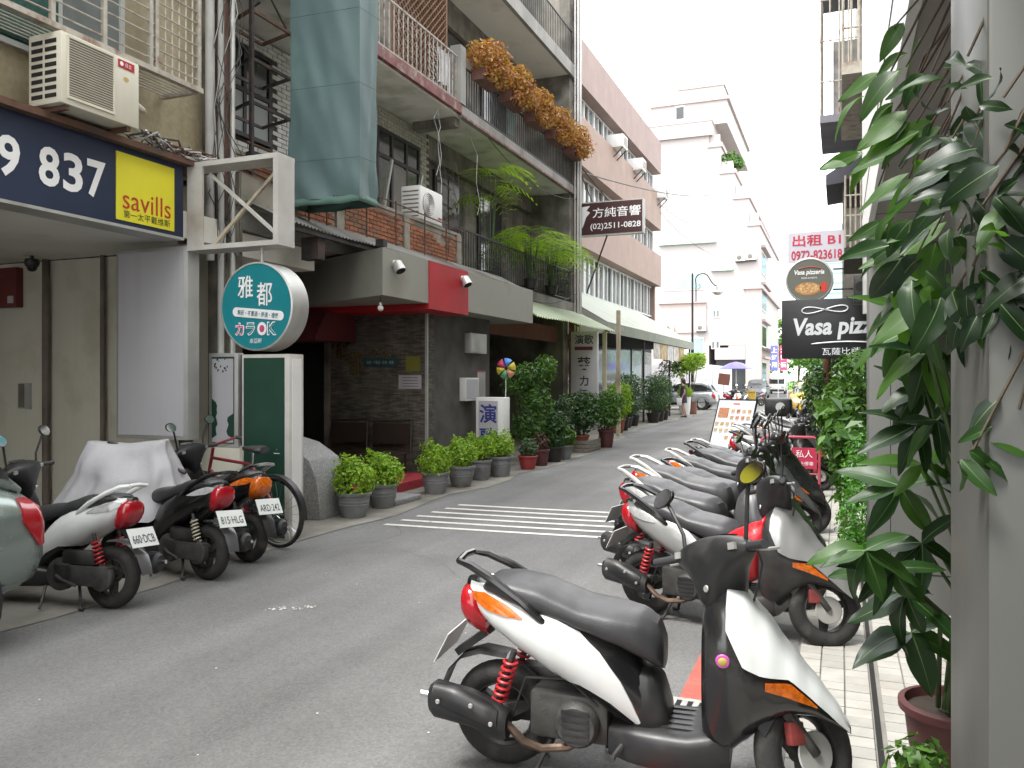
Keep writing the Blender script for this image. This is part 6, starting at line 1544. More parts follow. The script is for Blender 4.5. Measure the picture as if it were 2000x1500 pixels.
# tall planting in front of the dark shop
potted('potted_tree', 'tall leafy plant with pinwheel standing right of the floor sign', 'potted plant', -5.45, 14.55, .2, .34, m_potmar, [(0, .0, .40, .34, .34, .34, 700), (.05, .1, .85, .36, .36, .36, 800), (-.1, -.05, 1.28, .30, .30, .30, 520), (.22, .2, 1.45, .24, .24, .26, 420), (-.22, -.35, 1.2, .2, .2, .3, 260)], .10, lm_mid, 72, stems=8, aspect=.42)
potted('potted_plant', 'dark red leafed climber in a maroon pot below the tall plant', 'potted plant', -5.1, 14.2, .15, .3, m_potmar, [(0, 0, .12, .15, .15, .2, 220)], .07, leafmat('dark_red_leaf', (0.05, 0.012, 0.015), (0.10, 0.06, 0.03), .2), 73)
potted('potted_plant', 'dense dark plant in a black pot beside the maroon pot', 'potted plant', -5.12, 14.95, .19, .3, m_potblk, [(0, 0, .2, .25, .25, .28, 520), (.05, .1, .45, .2, .2, .24, 300)], .09, lm_dark, 74)
potted('potted_plant', 'spiky mid green plant in a white banded pot by the road edge', 'potted plant', -5.08, 15.5, .17, .28, m_potgrey, [(0, 0, .15, .22, .22, .24, 380)], .10, lm_mid, 75)
potted('potted_plant', 'bushy grey green plant left of the wooden crate', 'potted plant', -5.5, 16.3, .22, .36, m_potblk, [(0, 0, .3, .34, .34, .32, 700), (.1, .1, .62, .28, .28, .26, 420)], .09, lm_grey, 76)
CR = thing('wooden_crate', 'low grey wooden crate holding plants at the road edge', 'crate', (-5.3, 17.4, 0))
m_crate = mat('grey_crate_wood', (0.20, 0.18, 0.15), 0.85, mott=0.3, scale=8, vary=.15)
for k in range(3):
    ubox('slat', m_crate, (-5.55, 17.0, .02 + k * .085), (-5.02, 17.03, .09 + k * .085), CR); ubox('slat', m_crate, (-5.05, 17.03, .02 + k * .085), (-5.02, 17.95, .09 + k * .085), CR)
for x, y in ((-5.53, 17.05), (-5.07, 17.05), (-5.07, 17.9)): ubox('corner_post', m_crate, (x, y, .006), (x + .03, y + .03, .29), CR)
potted('potted_plant', 'large dark leafy shrub rising from the grey crate', 'potted plant', -5.32, 17.35, .2, .36, m_potterra, [(0, 0, .40, .42, .42, .36, 900), (.05, .1, .68, .38, .38, .30, 700), (-.25, .0, .6, .3, .3, .3, 420)], .10, lm_dark, 77, stems=7)
potted('potted_plant', 'bright leafy shrub beside the crate below the vertical sign', 'potted plant', -5.05, 18.55, .19, .42, m_potmar, [(0, 0, .35, .36, .36, .32, 700), (.05, .1, .65, .34, .34, .28, 620)], .10, lm_mid, 78, stems=6)
potted('potted_plant', 'yellow green shrub in a terracotta pot', 'potted plant', -6.1, 23.6, .24, .42, m_potterra, [(0, 0, .4, .42, .42, .4, 800), (.05, .1, .8, .36, .36, .3, 500)], .10, lm_lime, 79, stems=5)
potted('potted_plant', 'grey green shrub in a black pot right of the terracotta pot', 'potted plant', -6.25, 24.8, .24, .40, m_potblk, [(0, 0, .6, .45, .45, .6, 1000)], .09, lm_grey, 80)
# clipped hedge plants in black pots on the terrace edge
GH = 'clipped hedge plants in black pots along the terrace'
for k, (x, y, lb) in enumerate(((-6.5, 26.2, 'first clipped hedge plant after the terracotta pot'), (-6.55, 27.4, 'second clipped hedge plant after the terracotta pot'), (-6.3, 29.6, 'third clipped hedge plant, left of the gap before the woman'), (-6.35, 30.7, 'fourth clipped hedge plant along the terrace'), (-6.4, 31.8, 'fifth clipped hedge plant, nearest the woman'))):
    potted('hedge_plant', lb, 'potted plant', x, y, .25, .36, m_potblk, [(0, 0, .45, .42, .5, .48, 900), (0, 0, 1.0, .38, .45, .42, 700)], .085, lm_grey if k % 2 else lm_dark, 85 + k, GH, stems=5, shell=.65)
# plumeria in a brown square planter + white tapered planter
potted('potted_tree', 'small plumeria tree with lime leaves in a brown planter near the lamp', 'potted tree', -6.35, 37.6, .36, .55, mat('brown_planter', (0.16, 0.07, 0.045), 0.7, mott=0.15), [(0, 0, 1.75, .75, .6, .32, 260), (.35, 0, 1.95, .4, .4, .25, 140), (-.45, 0, 1.5, .4, .4, .25, 110)], .30, lm_lime, 92, stems=9, aspect=.3, rim=False, taper=.9)
WP = potted('potted_plant', 'short lime grass in a tall tapered white planter behind the woman', 'potted plant', -6.35, 36.4, .28, .8, m_white, [(0, 0, .22, .28, .28, .28, 320)], .2, lm_lime, 93, rim=False, taper=.75, aspect=.2)
potted('potted_plant', 'dark thin tree left of the white planter', 'potted tree', -7.1, 35.6, .25, .4, m_potterra, [(0, 0, 1.2, .45, .45, .7, 420), (.2, 0, 1.9, .4, .4, .3, 160)], .12, lm_dark, 94, stems=7)
# pinwheel
PWL = thing('pinwheel', 'multicoloured toy pinwheel stuck above the floor sign', 'pinwheel', (-5.3, 13.2, 1.28))
MB().cyl((-5.38, 13.15, 1.2), (-5.36, 13.12, 1.72), .008).build('stick', m_white, PWL)
for k, c in enumerate([(0.08, 0.25, 0.65), (0.50, 0.40, 0.05), (0.55, 0.25, 0.15), (0.10, 0.30, 0.15), (0.50, 0.42, 0.04), (0.55, 0.05, 0.12)]):
    a = R_(75 - k * 60); cxx, czz = -5.35 + .10 * math.cos(a), 1.78 + .10 * math.sin(a)
    rows = []
    for i in range(5):
        t = i / 4; rows.append([(-5.35 + (.03 + .15 * t) * math.cos(a + s), 13.10 - .05 * math.sin(math.pi * t) * (1 - abs(s)), 1.78 + (.03 + .15 * t) * math.sin(a + s)) for s in (-.42, -.2, 0, .2, .42)])
    MB().grid(rows).build('petal', mat('pinwheel_%d' % k, c, 0.5), PWL)
# coleus boxes on the third-floor balcony
GB = 'orange coleus planters hung along the balcony rail'
for k, (y, lb) in enumerate(((14.6, 'first orange coleus planter, beside the rail pier'), (15.95, 'second orange coleus planter from the rail pier'), (17.35, 'third orange coleus planter, middle of the rail'), (18.75, 'fourth orange coleus planter from the rail pier'), (20.2, 'fifth orange coleus planter, overhanging the building corner'))):
    t = thing('balcony_planter', lb, 'planter', (-6.38, y, 7.25), group=GB)
    MB().prism([(-6.50, 7.30), (-6.28, 7.30), (-6.24, 7.52), (-6.54, 7.52)], y - .38, y + .38, 'y').build('trough', mat('dull_brown_trough', (0.13, 0.06, 0.045), 0.8, mott=0.25, scale=6), t)
    MB().box((-6.52, y - .36, 7.505), (-6.26, y + .36, 7.524)).build('soil', m_soil, t)
    rs = random.Random(100 + k)
    foliage_mb([(-6.36, y - .28, 7.76, .30, .40, .28, 360), (-6.30, y + .15, 7.88, .32, .42, .34, 460), (-6.16, y + .3, 7.64, .26, .36, .26, 260), (-6.18, y, 7.44, .10, .42, .16, 160)], .10, rs, .5, .45).build('foliage', lm_orange, t, smooth=False, fix=False)
# palms and ferns on the second-floor balcony
def fan_palm(name, label, x, y, z, h, n, rl, seed, lm, frond='pinnate'):
    rs = random.Random(seed); t = thing(name, label, 'potted plant', (x, y, z))
    pot(t, x, y, .16, .22, m_potblk, z)
    for k in range(n):
        a = rs.uniform(0, 2 * math.pi); hh = h * rs.uniform(.65, 1.05); d = Vector((math.cos(a), math.sin(a), 0))
        base = Vector((x, y, z + .2)) + d * .04; top = base + Vector((0, 0, hh)) + d * .12
        MB().tube([base, base.lerp(top, .5), top], [.014, .011, .007], 6).build('cane', m_stemg, t)
        fm = MB()
        for j in range(4):
            b = a + rs.uniform(-1.6, 1.6); e = Vector((math.cos(b), math.sin(b), 0)); side = Vector((-e.y, e.x, 0)); prev = None
            for i in range(9):
                q = i / 8; p = top + e * rl * q + Vector((0, 0, rl * (.55 * q - .9 * q * q)))
                if i:
                    for s in (1, -1):
                        ll = rl * .42 * math.sin(math.pi * (.12 + .8 * q)); dirn = (side * s + e * .7 + Vector((0, 0, -.35))).normalized()
                        w_ = Vector((0, 0, 1)).cross(dirn).normalized() * .014
                        fm.add([p - w_, p + w_, p + dirn * ll * .6 + w_ * .8, p + dirn * ll, p + dirn * ll * .6 - w_ * .8], [(0, 1, 2, 3, 4)])
        fm.build('fronds', lm, t, smooth=False, fix=False)
    return t
fan_palm('balcony_palm', 'tall bamboo palm on the second floor balcony', -6.75, 15.6, 3.62, 2.1, 6, .85, 5, lm_lime)
fan_palm('balcony_palm', 'feathery arching palm leaning over the second floor rail', -6.42, 17.2, 3.62, 1.0, 13, 1.05, 6, lm_lime)
fan_palm('balcony_palm', 'low feathery palm at the far end of the second floor balcony', -6.42, 18.6, 3.62, .95, 12, 1.0, 7, lm_lime)
potted('balcony_plant', 'dark creeper in the corner of the second floor balcony', 'potted plant', -6.8, 20.1, .16, .25, m_potblk, [(0, 0, .3, .3, .3, .5, 320)], .1, lm_grey, 8, z0=3.605)
# bare twigs and hanging cables near the window
for k in range(7):
    rs = random.Random(200 + k); p = Vector((-6.62, 13.4 + rs.uniform(-.5, 1.4), 6.4 if k < 3 else 5.6)); pts = [p.copy()]
    for i in range(6):
        p = p + Vector((rs.uniform(-.04, .08), rs.uniform(-.18, .22), -rs.uniform(.15, .4))); pts.append(p.copy())
    MB().tube(pts, .006 if k < 3 else .005, 5).build('hanging_cable', m_pvc if k < 3 else m_bark, B2)
# laundry on the third-floor balcony
for k, (y, c, lb) in enumerate(((13.0, (0.6, 0.6, 0.6), 'white cloth hanging on the pale balcony rail'), (10.3, (0.30, 0.38, 0.35), 'pale green cloth hanging behind the pale balcony rail'), (16.3, (0.30, 0.42, 0.40), 'pale turquoise towel behind the black balcony rail'))):
    rows = [[(-6.62 + .03 * math.sin(j * 1.9 + i * .4), y + j * .05, 7.50 - i * .1) for j in range(9)] for i in range(7)]
    tag(MB().grid(rows).build('hanging_cloth', mat('cloth_%d' % k, c, 0.9, mott=0.15, scale=5), angle=180), lb, 'cloth')
# roof bush on the tower terrace
TBu = thing('terrace_shrub', 'round green shrub on a tower terrace', 'shrub', (-8.4, 70.6, 19.05))
MB().tube([(-8.5, 70.7, 19.05), (-8.5, 70.7, 19.9)], .06, 6).build('stem', m_bark, TBu)
foliage_mb([(-8.6, 70.8, 19.9, .9, .7, .75, 500), (-8.0, 70.8, 19.7, .6, .6, .55, 260)], .28, random.Random(9), .6).build('foliage', lm_mid, TBu, smooth=False, fix=False)
# ---- right-hand bushes along the pavement
GBR = 'bushes growing along the right pavement'
def bush(label, x, y, blobs, size, lm, seed, stems=5, name='bush'):
    rs = random.Random(seed); t = thing(name, label, 'bush', (x, y, .02), group=GBR)
    B = [(x + a, y + b, c, d, e, f, n) for a, b, c, d, e, f, n in blobs]
    for k in range(stems):
        b = rs.choice(B); p1 = Vector((b[0], b[1], b[2])) + Vector((rs.uniform(-.1, .1), rs.uniform(-.1, .1), 0))
        MB().tube([(x + rs.uniform(-.08, .08), y + rs.uniform(-.1, .1), .02), Vector((x, y, .02)).lerp(p1, .55) + Vector((rs.uniform(-.06, .06), rs.uniform(-.06, .06), .05)), p1], [.02, .015, .007], 6).build('stem', m_bark, t)
    foliage_mb(B, size, rs, .5, .4).build('foliage', lm, t, smooth=False, fix=False); return t
bush('fine leaved light green bush right behind the second pillar', .10, 7.4, [(.06, 0, .45, .20, .42, .40, 1700), (.10, .3, .85, .19, .36, .32, 1100), (.02, -.15, .18, .17, .3, .2, 600)], .04, leafmat('fine_fern_leaf', (0.03, 0.12, 0.012), (0.09, 0.25, 0.03), .35), 11)
bush('broad leaved plant leaning out beside the second pillar', .08, 9.0, [(.0, 0, .95, .26, .4, .22, 180), (-.1, .2, 1.2, .22, .35, .18, 130), (.05, -.2, .6, .2, .3, .3, 130)], .17, lm_mid, 12)
bush('mid green bush behind the red barrier', .15, 12.4, [(0, 0, .7, .42, .7, .55, 900), (-.1, .3, 1.2, .40, .6, .4, 600), (.1, .2, 1.7, .35, .5, .35, 400)], .11, lm_mid, 13)
bush('tall dark bush beyond the red barrier', .05, 15.2, [(0, 0, .9, .55, 1.0, .6, 1200), (-.15, .2, 1.5, .5, .8, .5, 800), (.15, .2, 1.95, .4, .6, .3, 400)], .12, lm_dark, 14)
bush('leafy bush with yellow tips below the pizza sign', -.15, 18.6, [(0, 0, .9, .6, 1.2, .6, 1000), (-.2, .0, 1.35, .5, .9, .35, 600)], .13, leafmat('yellow_tipped_leaf', (0.03, 0.09, 0.015), (0.20, 0.22, 0.03), .3), 15)
bush('distant dark bush at the end of the right scooter row', -.2, 22.5, [(0, 0, .9, .7, 1.5, .7, 1200), (-.1, .3, 1.6, .6, 1.2, .45, 700)], .15, lm_dark, 16)
bush('far hedge bush by the pale parked cars', .1, 28, [(0, 0, 1.0, .8, 2.5, .8, 1500), (0, .5, 1.9, .7, 2.2, .6, 900)], .18, lm_mid, 17)
# ---- park: trees with trunks, hedge
GT = 'park trees at the end of the street'
rs0 = random.Random(77)
tx = [(-7.5, 121, 'park tree directly right of the tower corner'), (-3.5, 128, 'park tree behind the pale van'), (.3, 119, 'thick trunked park tree below the pizza sign'), (4, 127, 'park tree behind the distant blue car'), (8, 120, 'park tree hidden mostly by the right bushes'), (-12, 131, 'park tree partly behind the tower'), (-6, 138, 'second row park tree nearest the tower'), (-.5, 139, 'second row park tree in the middle'), (5.5, 140, 'second row park tree at right')]
for k, (x, y, lb) in enumerate(tx):
    t = thing('park_tree', lb, 'tree', (x, y, .1), group=GT); rs = random.Random(300 + k); h = rs.uniform(8.5, 11); tr = rs.uniform(.14, .28)
    MB().tube([(x, y, 0), (x + rs.uniform(-.2, .2), y, 2.2), (x + rs.uniform(-.4, .4), y, h * .6)], [tr, tr * .75, tr * .4], 8).build('trunk', m_bark, t)
    for j in range(4):
        a = rs.uniform(0, 6.28); MB().tube([(x, y, 2.4 + j * .5), (x + 1.2 * math.cos(a), y + 1.2 * math.sin(a), 4.2 + j * .6), (x + 2.2 * math.cos(a), y + 2.2 * math.sin(a), 5.6 + j * .7)], [tr * .5, tr * .3, tr * .12], 6).build('limb', m_bark, t)
    bl = [(x + rs.uniform(-2, 2), y + rs.uniform(-2, 2), rs.uniform(4.2, h), rs.uniform(1.2, 2.0), rs.uniform(1.2, 2.0), rs.uniform(.8, 1.5), 260) for _ in range(9)]
    foliage_mb(bl, .45, rs, .6, .35).build('crown', lm_park, t, smooth=False, fix=False)
hd = foliage_mb([(-20 + i * 1.6, 113.4, .75, 1.1, .6, .65, 130) for i in range(30)], .3, rs0, .6).build('hedge', lm_dark, None, smooth=False, fix=False)
stuff(tag(hd, 'clipped dark hedge along the far park edge', 'hedge'))
bk = foliage_mb([(-40 + i * 4, 172 + rs0.uniform(-4, 4), rs0.uniform(2, 9), 4, 3, 3.5, 160) for i in range(26)], 1.1, rs0, .6, .3).build('far_wood', lm_park, None, smooth=False, fix=False)
stuff(tag(bk, 'far mass of park woodland behind the trees', 'woodland'))
# ---- money tree and creeper in front of the near pillars: every leaf its own piece
lm_near = [leafmat('money_tree_leaf_a', (0.014, 0.045, 0.012), (0.032, 0.080, 0.018), .32, .42), leafmat('money_tree_leaf_shaded', (0.006, 0.020, 0.008), (0.014, 0.038, 0.011), .28, .4), leafmat('money_tree_leaf_lit', (0.035, 0.10, 0.014), (0.06, 0.145, 0.022), .42, .42)]  # same leaf in mid, shaded and bright-lit tones, light put into the colour
m_rib = mat('pale_leaf_rib', (0.09, 0.16, 0.05), 0.5, mott=0.1)
LM = [[leaf_mesh('leaf', m_, 1.0, w_, dr, fo, 8, wavy=1.0, bend=bd, rib=m_rib) for w_, dr, fo, bd in ((.36, .22, .25, .0), (.42, .4, .18, .10), (.33, .1, .3, -.12), (.30, .5, .35, .16), (.40, .05, .1, -.06))] for m_ in lm_near]
LMC = [[leaf_mesh('leaf', m_, 1.0, w_, dr, fo, 8, wavy=1.2, bend=bd, rib=m_rib) for w_, dr, fo, bd in ((.44, .35, .22, .05), (.50, .5, .15, -.1), (.38, .2, .28, .14), (.46, .65, .35, 0), (.35, .3, .5, -.15))] for m_ in lm_near]
def W(u, v, d):
    """world point from picture coordinates and depth, used once to place the plant's nodes"""
    f = 1600.; a = math.atan2(640, 1600); r = (u - 1000) * d / f
    return Vector((-math.sin(a) * d + math.cos(a) * r, math.cos(a) * d + math.sin(a) * r, 1.6 + (740 - v) * d / f))
def leaf_at(parent, p, dirn, nrm, L, kind, rs, LM=LM):
    dirn = dirn.normalized(); y = nrm.cross(dirn).normalized(); z = dirn.cross(y)
    o = bpy.data.objects.new('leaf', LM[kind][rs.randrange(5)]); COL.objects.link(o); o.parent = parent
    m_ = Matrix((dirn, y, z)).transposed().to_4x4(); m_.translation = p - OFF[parent.name]
    o.matrix_local = m_ @ Matrix.Scale(L, 4)
    return o
MT = thing('money_tree', 'potted money tree with broad drooping leaflets between the two pillars', 'potted plant', (.42, 3.65, .022))
pot(MT, .42, 3.65, .19, .30, m_potmar, .022)
CRP = thing('creeper', 'broad leaved creeper hanging in front of the near pillar, upper right', 'creeper', (.30, 1.0, 2.5))
rs = random.Random(31)
def cluster(parent, u, v, d, n, L, spread, kind, down=.5, face=None):
    c = W(u, v, d); fw = Vector((-.37, .93, 0))
    for k in range(n):
        a = 2 * math.pi * k / n + rs.uniform(-.25, .25) + (face or 0)
        dirn = Vector((math.cos(a) * .93 + 0, math.cos(a) * .37 + rs.uniform(-.35, .35), math.sin(a) * spread - down))
        nrm = Vector((rs.uniform(-.35, .1), -.55 + rs.uniform(-.3, .3), .75))
        leaf_at(parent, c, dirn, nrm, L * rs.uniform(.75, 1.15), kind if rs.random() < .75 else rs.randrange(3), rs)
    return c
nodes = []
# lower money tree (depth ~2.9)
for u, v, d, n, L, kd in ((1745, 1110, 2.7, 7, .21, 0), (1690, 1075, 2.6, 6, .20, 0), (1770, 1160, 2.9, 6, .24, 1), (1800, 1060, 2.9, 5, .20, 1), (1780, 1235, 3.0, 5, .24, 1), (1760, 950, 3.0, 6, .22, 0), (1800, 905, 2.9, 5, .2, 2)):
    nodes.append((MT, cluster(MT, u, v, d, n, L, .7, kd)))
# middle palmate clusters
for u, v, d, n, L, kd in ((1775, 650, 2.7, 7, .21, 0), (1785, 560, 2.5, 6, .17, 0), (1800, 760, 2.8, 7, .17, 1), (1765, 500, 2.3, 6, .15, 2), (1820, 600, 2.4, 6, .17, 0), (1760, 600, 2.6, 6, .17, 0), (1810, 690, 2.6, 6, .2, 1), (1790, 830, 2.8, 6, .2, 1), (1830, 820, 2.7, 5, .18, 1)):
    nodes.append((MT, cluster(MT, u, v, d, n, L, .8, kd)))
base = Vector((.42, 3.65, .30))
for par, c in nodes:
    mid = base.lerp(c, .55) + Vector((.10, .05, .05)); MB().tube([base + Vector((rs.uniform(-.06, .06), rs.uniform(-.06, .06), 0)), mid, c], [.010, .008, .005], 6).build('stem', m_stemg, MT)
# upper creeper
cn = []
for u, v, d, n, L, kd in ((1760, 330, 1.9, 4, .15, 0), (1740, 60, 2.0, 4, .13, 0), (1720, 180, 2.0, 4, .15, 2), (1790, 240, 1.8, 4, .16, 0), (1740, 430, 2.0, 4, .15, 0), (1850, 200, 1.35, 4, .10, 1), (1830, 300, 1.4, 5, .12, 1), (1880, 330, 1.15, 5, .10, 1), (1920, 400, 1.1, 6, .10, 1), (1960, 300, 1.05, 5, .09, 1),
                           (1980, 460, 1.1, 5, .09, 1), (1870, 450, 1.3, 6, .12, 1), (1800, 420, 1.6, 5, .14, 1), (1900, 520, 1.15, 5, .09, 1), (1840, 520, 1.5, 5, .13, 0), (1960, 190, 1.05, 4, .08, 1), (1890, 110, 1.15, 4, .08, 1), (1790, 500, 1.8, 5, .15, 0), (1990, 600, 1.1, 4, .08, 1), (1700, 290, 2.1, 3, .15, 2), (1820, 140, 1.6, 3, .12, 0), (1960, 850, 1.1, 5, .09, 0), (1900, 880, 1.1, 4, .08, 0), (1990, 800, 1.08, 4, .08, 2),
  (1840, 380, 1.45, 5, .13, 1), (1900, 460, 1.2, 6, .11, 1), (1940, 520, 1.15, 6, .10, 1), (1870, 560, 1.3, 6, .11, 1), (1960, 580, 1.1, 6, .10, 1), (1920, 620, 1.12, 5, .09, 1), (1990, 400, 1.05, 6, .10, 1), (1935, 330, 1.1, 6, .10, 1), (1860, 270, 1.3, 5, .11, 1), (1820, 460, 1.55, 6, .14, 1), (1985, 520, 1.05, 6, .09, 1), (1780, 180, 1.8, 5, .14, 0), (1760, 250, 2.0, 5, .16, 2), (1860, 640, 1.35, 4, .10, 1), (1710, 380, 2.1, 5, .16, 0), (1770, 130, 1.9, 4, .14, 0), (1800, 330, 1.7, 5, .15, 0), (1730, 450, 2.1, 5, .13, 2), (1905, 230, 1.15, 4, .09, 1)):
    c = W(u, v, d); cn.append(c)
    for k in range(n):
        a = rs.uniform(0, 2 * math.pi); q = c + Vector((rs.gauss(0, .25), rs.gauss(0, .2), rs.gauss(0, .25))) * L
        dirn = Vector((math.cos(a) * .9, math.sin(a) * .5 + rs.uniform(-.2, .2), rs.uniform(-1.2, .25)))
        nrm = Vector((rs.uniform(-.7, .4), -.9 + rs.uniform(-.3, .5), rs.uniform(.1, .9)))
        if u < 1815:
            if rs.random() < .3: continue
            dirn = Vector((-.9 + rs.uniform(-.3, .5), .2 + rs.uniform(-.4, .3), rs.uniform(-.8, -.1))); leaf_at(CRP, q, dirn, nrm, L * rs.uniform(.6, .95), rs.choice((0, 2, 2, kd)), rs, LM)
        else: leaf_at(CRP, q, dirn, nrm, L * rs.uniform(.42, .85), kd if rs.random() < .8 else rs.randrange(3), rs, LMC)
root = Vector((.45, 1.12, 2.50))
for c in cn:
    q1 = root.lerp(c, .3) + Vector((rs.uniform(-.03, .05), rs.uniform(-.02, .05), rs.uniform(-.02, .08))); q2 = root.lerp(c, .7) + Vector((rs.uniform(-.03, .05), rs.uniform(-.02, .06), rs.uniform(-.02, .10))); MB().tube([root, q1, q1.lerp(q2, .5) + Vector((0, 0, rs.uniform(-.02, .03))), q2, c], [.005, .0045, .004, .0035, .002], 5).build('stem', m_bark, CRP)
# geranium pot at the lower right corner
potted('potted_plant', 'small round leaved plant at the foot of the near pillar', 'potted plant', .27, 2.98, .11, .14, m_potmar, [(0, 0, .06, .15, .15, .12, 190), (-.03, .05, .16, .10, .10, .08, 90)], .048, lm_mid, 33, aspect=.95, z0=.022)
# ================================================================== VEHICLES, PEOPLE, THE REST
def make_car(name, label, cat, x, y, head, paint, L=4.0, Wd=1.68, H=1.48, kind='hatch', taxi=False, light_rear=True):
    t = thing(name, label, cat, (x, y, 0), rot=(0, 0, R_(head)))
    hw = Wd / 2
    if kind == 'van':
        body = Loft([(-L/2, .35, 1.75, hw * .94), (-L/2 + .08, .28, H - .02, hw), (L/2 - 1.3, .25, H, hw), (L/2 - .75, .25, H - .12, hw), (L/2 - .35, .25, 1.05, hw), (L/2 - .03, .25, .95, hw * .95), (L/2, .32, .8, hw * .9)], 7)
        body.body(40, 40).build('body', paint, t); top = body
    else:
        low = Loft([(-L/2, .38, .78, hw * .86), (-L/2 + .06, .30, .92, hw * .95), (-L/2 + .3, .24, 1.0, hw), (-L/2 + 1.0, .22, .98, hw), (L/2 - 1.2, .22, .95, hw), (L/2 - .5, .22, .86, hw * .97), (L/2 - .08, .26, .72, hw * .86), (L/2, .34, .62, hw * .78)], 4)
        low.body(44, 36).build('body', paint, t)
        rb = -L/2 + (.12 if kind == 'hatch' else .75)
        top = Loft([(rb, .88, .96, hw * .82), (rb + .25, .88, H - .18, hw * .80), (rb + .6, .88, H - .02, hw * .79), (rb + 1.3, .88, H, hw * .80), (rb + 1.9, .88, H - .05, hw * .80), (rb + 2.3, .88, 1.2, hw * .83), (rb + 2.7, .86, .92, hw * .86)], 3.2)
        top.body(36, 32).build('cabin', paint, t)
        for sd in (1, -1):
            top.panel([(rb + .35, .97), (rb + 1.15, .96)], [(rb + .35, H - .2), (rb + .6, H - .1), (rb + 1.15, H - .09)], sd, off=.006, nx=8, nz=5).build('side_window', m_glass, t)
            top.panel([(rb + 1.22, .96), (rb + 2.25, .95)], [(rb + 1.22, H - .09), (rb + 1.75, H - .12), (rb + 2.25, 1.08)], sd, off=.006, nx=8, nz=5).build('side_window', m_glass, t)
            top.panel([(rb + 1.98, 1.0), (rb + 2.55, .97)], [(rb + 1.98, 9), (rb + 2.55, 9)], sd, off=.008, nx=8, nz=6).build('windscreen', m_glassl if taxi else m_glass, t)  # taxi takes paler glass, its bright reflection put into the colour
            top.panel([(rb + .03, .98), (rb + .34, 1.05)], [(rb + .03, 9), (rb + .34, 9)], sd, off=.008, nx=6, nz=6).build('rear_window', m_glass, t)
            low.panel([(-L/2 + .02, .60), (-L/2 + .09, .58), (-L/2 + .21, .74)], [(-L/2 + .02, .76), (-L/2 + .12, .87), (-L/2 + .21, .88)], sd, off=.010, nx=8, nz=5).build('tail_light', m_redlens, t)
            low.panel([(L/2 - .45, .70), (L/2 - .06, .58)], [(L/2 - .45, .80), (L/2 - .06, .68)], sd, off=.010, nx=6, nz=4).build('headlight', m_clear, t)
            low.panel([(-L/2 + .03, .30), (L/2 - .1, .28)], [(-L/2 + .03, .40), (L/2 - .1, .36)], sd, off=.009, nx=12, nz=2).build('sill_trim', m_black, t)
            MB().box((rb + 2.0, sd * (hw + .02) - .06, .98), (rb + 2.16, sd * (hw + .02) + .06, 1.10)).build('door_mirror', paint, t, bevel=.03)
    if kind == 'van':
        MB().box((L/2 - .55, -hw * .86, 1.08), (L/2 - .33, hw * .86, 1.10)).build('wiper_panel', m_black, t)
        MB().add([(L/2 - .34, -hw * .88, 1.10), (L/2 - .34, hw * .88, 1.10), (L/2 - .74, hw * .86, H - .22), (L/2 - .74, -hw * .86, H - .22)], [(0, 1, 2, 3)]).build('windscreen', m_glass, t)
        for sd in (1, -1):
            MB().box((L/2 - .06, sd * hw * .72 - .14, .62), (L/2 + .005, sd * hw * .72 + .14, .82)).build('headlight', m_clear, t, bevel=.02)
            MB().box((-L/2 - .004, sd * hw * .8 - .06, .8), (-L/2 + .04, sd * hw * .8 + .06, 1.2)).build('tail_light', m_redlens, t)
            MB().box((L/2 - 1.3, sd * hw - .01 if sd > 0 else -hw - .006, 1.1), (L/2 - .75, hw + .006 if sd > 0 else -hw + .01, H - .35)).build('side_window', m_glass, t)
        MB().box((L/2 - .02, -hw * .9, .3), (L/2 + .03, hw * .9, .5)).build('bumper', m_black, t, bevel=.02)
    for xx in (-L/2 + .72, L/2 - .78):
        for sd in (1, -1):
            yy = sd * (hw - .09)
            MB().lathe([(.19, -.08), (.29, -.09), (.315, -.06), (.315, .06), (.29, .09), (.19, .08)], 26, (xx, yy, .315), 'y').build('tyre', m_tyre, t)
            MB().lathe([(.001, sd * .085), (.06, sd * .088), (.07, sd * .06), (.18, sd * .07), (.2, sd * .08), (.2, -.06 * sd)], 22, (xx, yy, .315), 'y').build('rim', m_alu, t)
            MB().lathe([(.35, 0), (.37, .004), (.35, .008)], 24, (xx, sd * (hw + .0) - .004, .315), 'y').build('wheel_arch', m_black, t)
    if taxi:
        MB().box((-.12, -.3, H), (.12, .3, H + .14)).build('roof_sign', m_orange, t, bevel=.03)
    return t
m_cargreen = mat('silver_green_car_paint', (0.25, 0.30, 0.28), 0.25, 0.5, mott=0.05, scale=2, coat=0.5)
m_carwhite = mat('white_car_paint', (0.62, 0.63, 0.63), 0.25, mott=0.03, coat=0.5)
make_car('parked_car', 'silver green hatchback cut off by the left edge', 'car', -5.35, 1.72, 270, m_cargreen, L=3.9, H=1.5)
make_car('parked_car', 'white estate car half hidden behind the plumeria planter', 'car', -8.0, 43.4, 180, mat('silver_white_car_paint', (0.40, 0.42, 0.43), 0.25, 0.2, mott=0.03, coat=0.5), L=4.3)
make_car('parked_car', 'dark car parked before the pale van', 'car', -6.0, 66.5, 270, mat('dark_car_paint', (0.05, 0.055, 0.07), 0.25, mott=0.05, coat=0.5), L=4.4, H=1.6)
make_car('delivery_van', 'pale delivery van facing down the street by the tower corner', 'van', -6.2, 93, 270, m_carwhite, L=4.6, Wd=1.75, H=2.2, kind='van')
make_car('taxi', 'yellow taxi with bright windscreen behind the right scooter row', 'taxi', -1.15, 37.5, 275, mat('taxi_yellow', (0.62, 0.36, 0.02), 0.3, mott=0.05, coat=0.4), L=4.4, kind='sedan', taxi=True)
make_car('parked_car', 'pale blue car beyond the yellow taxi', 'car', -.6, 45.5, 275, mat('pale_blue_car_paint', (0.42, 0.48, 0.54), 0.25, 0.2, mott=0.03, coat=0.5), L=4.4, kind='sedan')
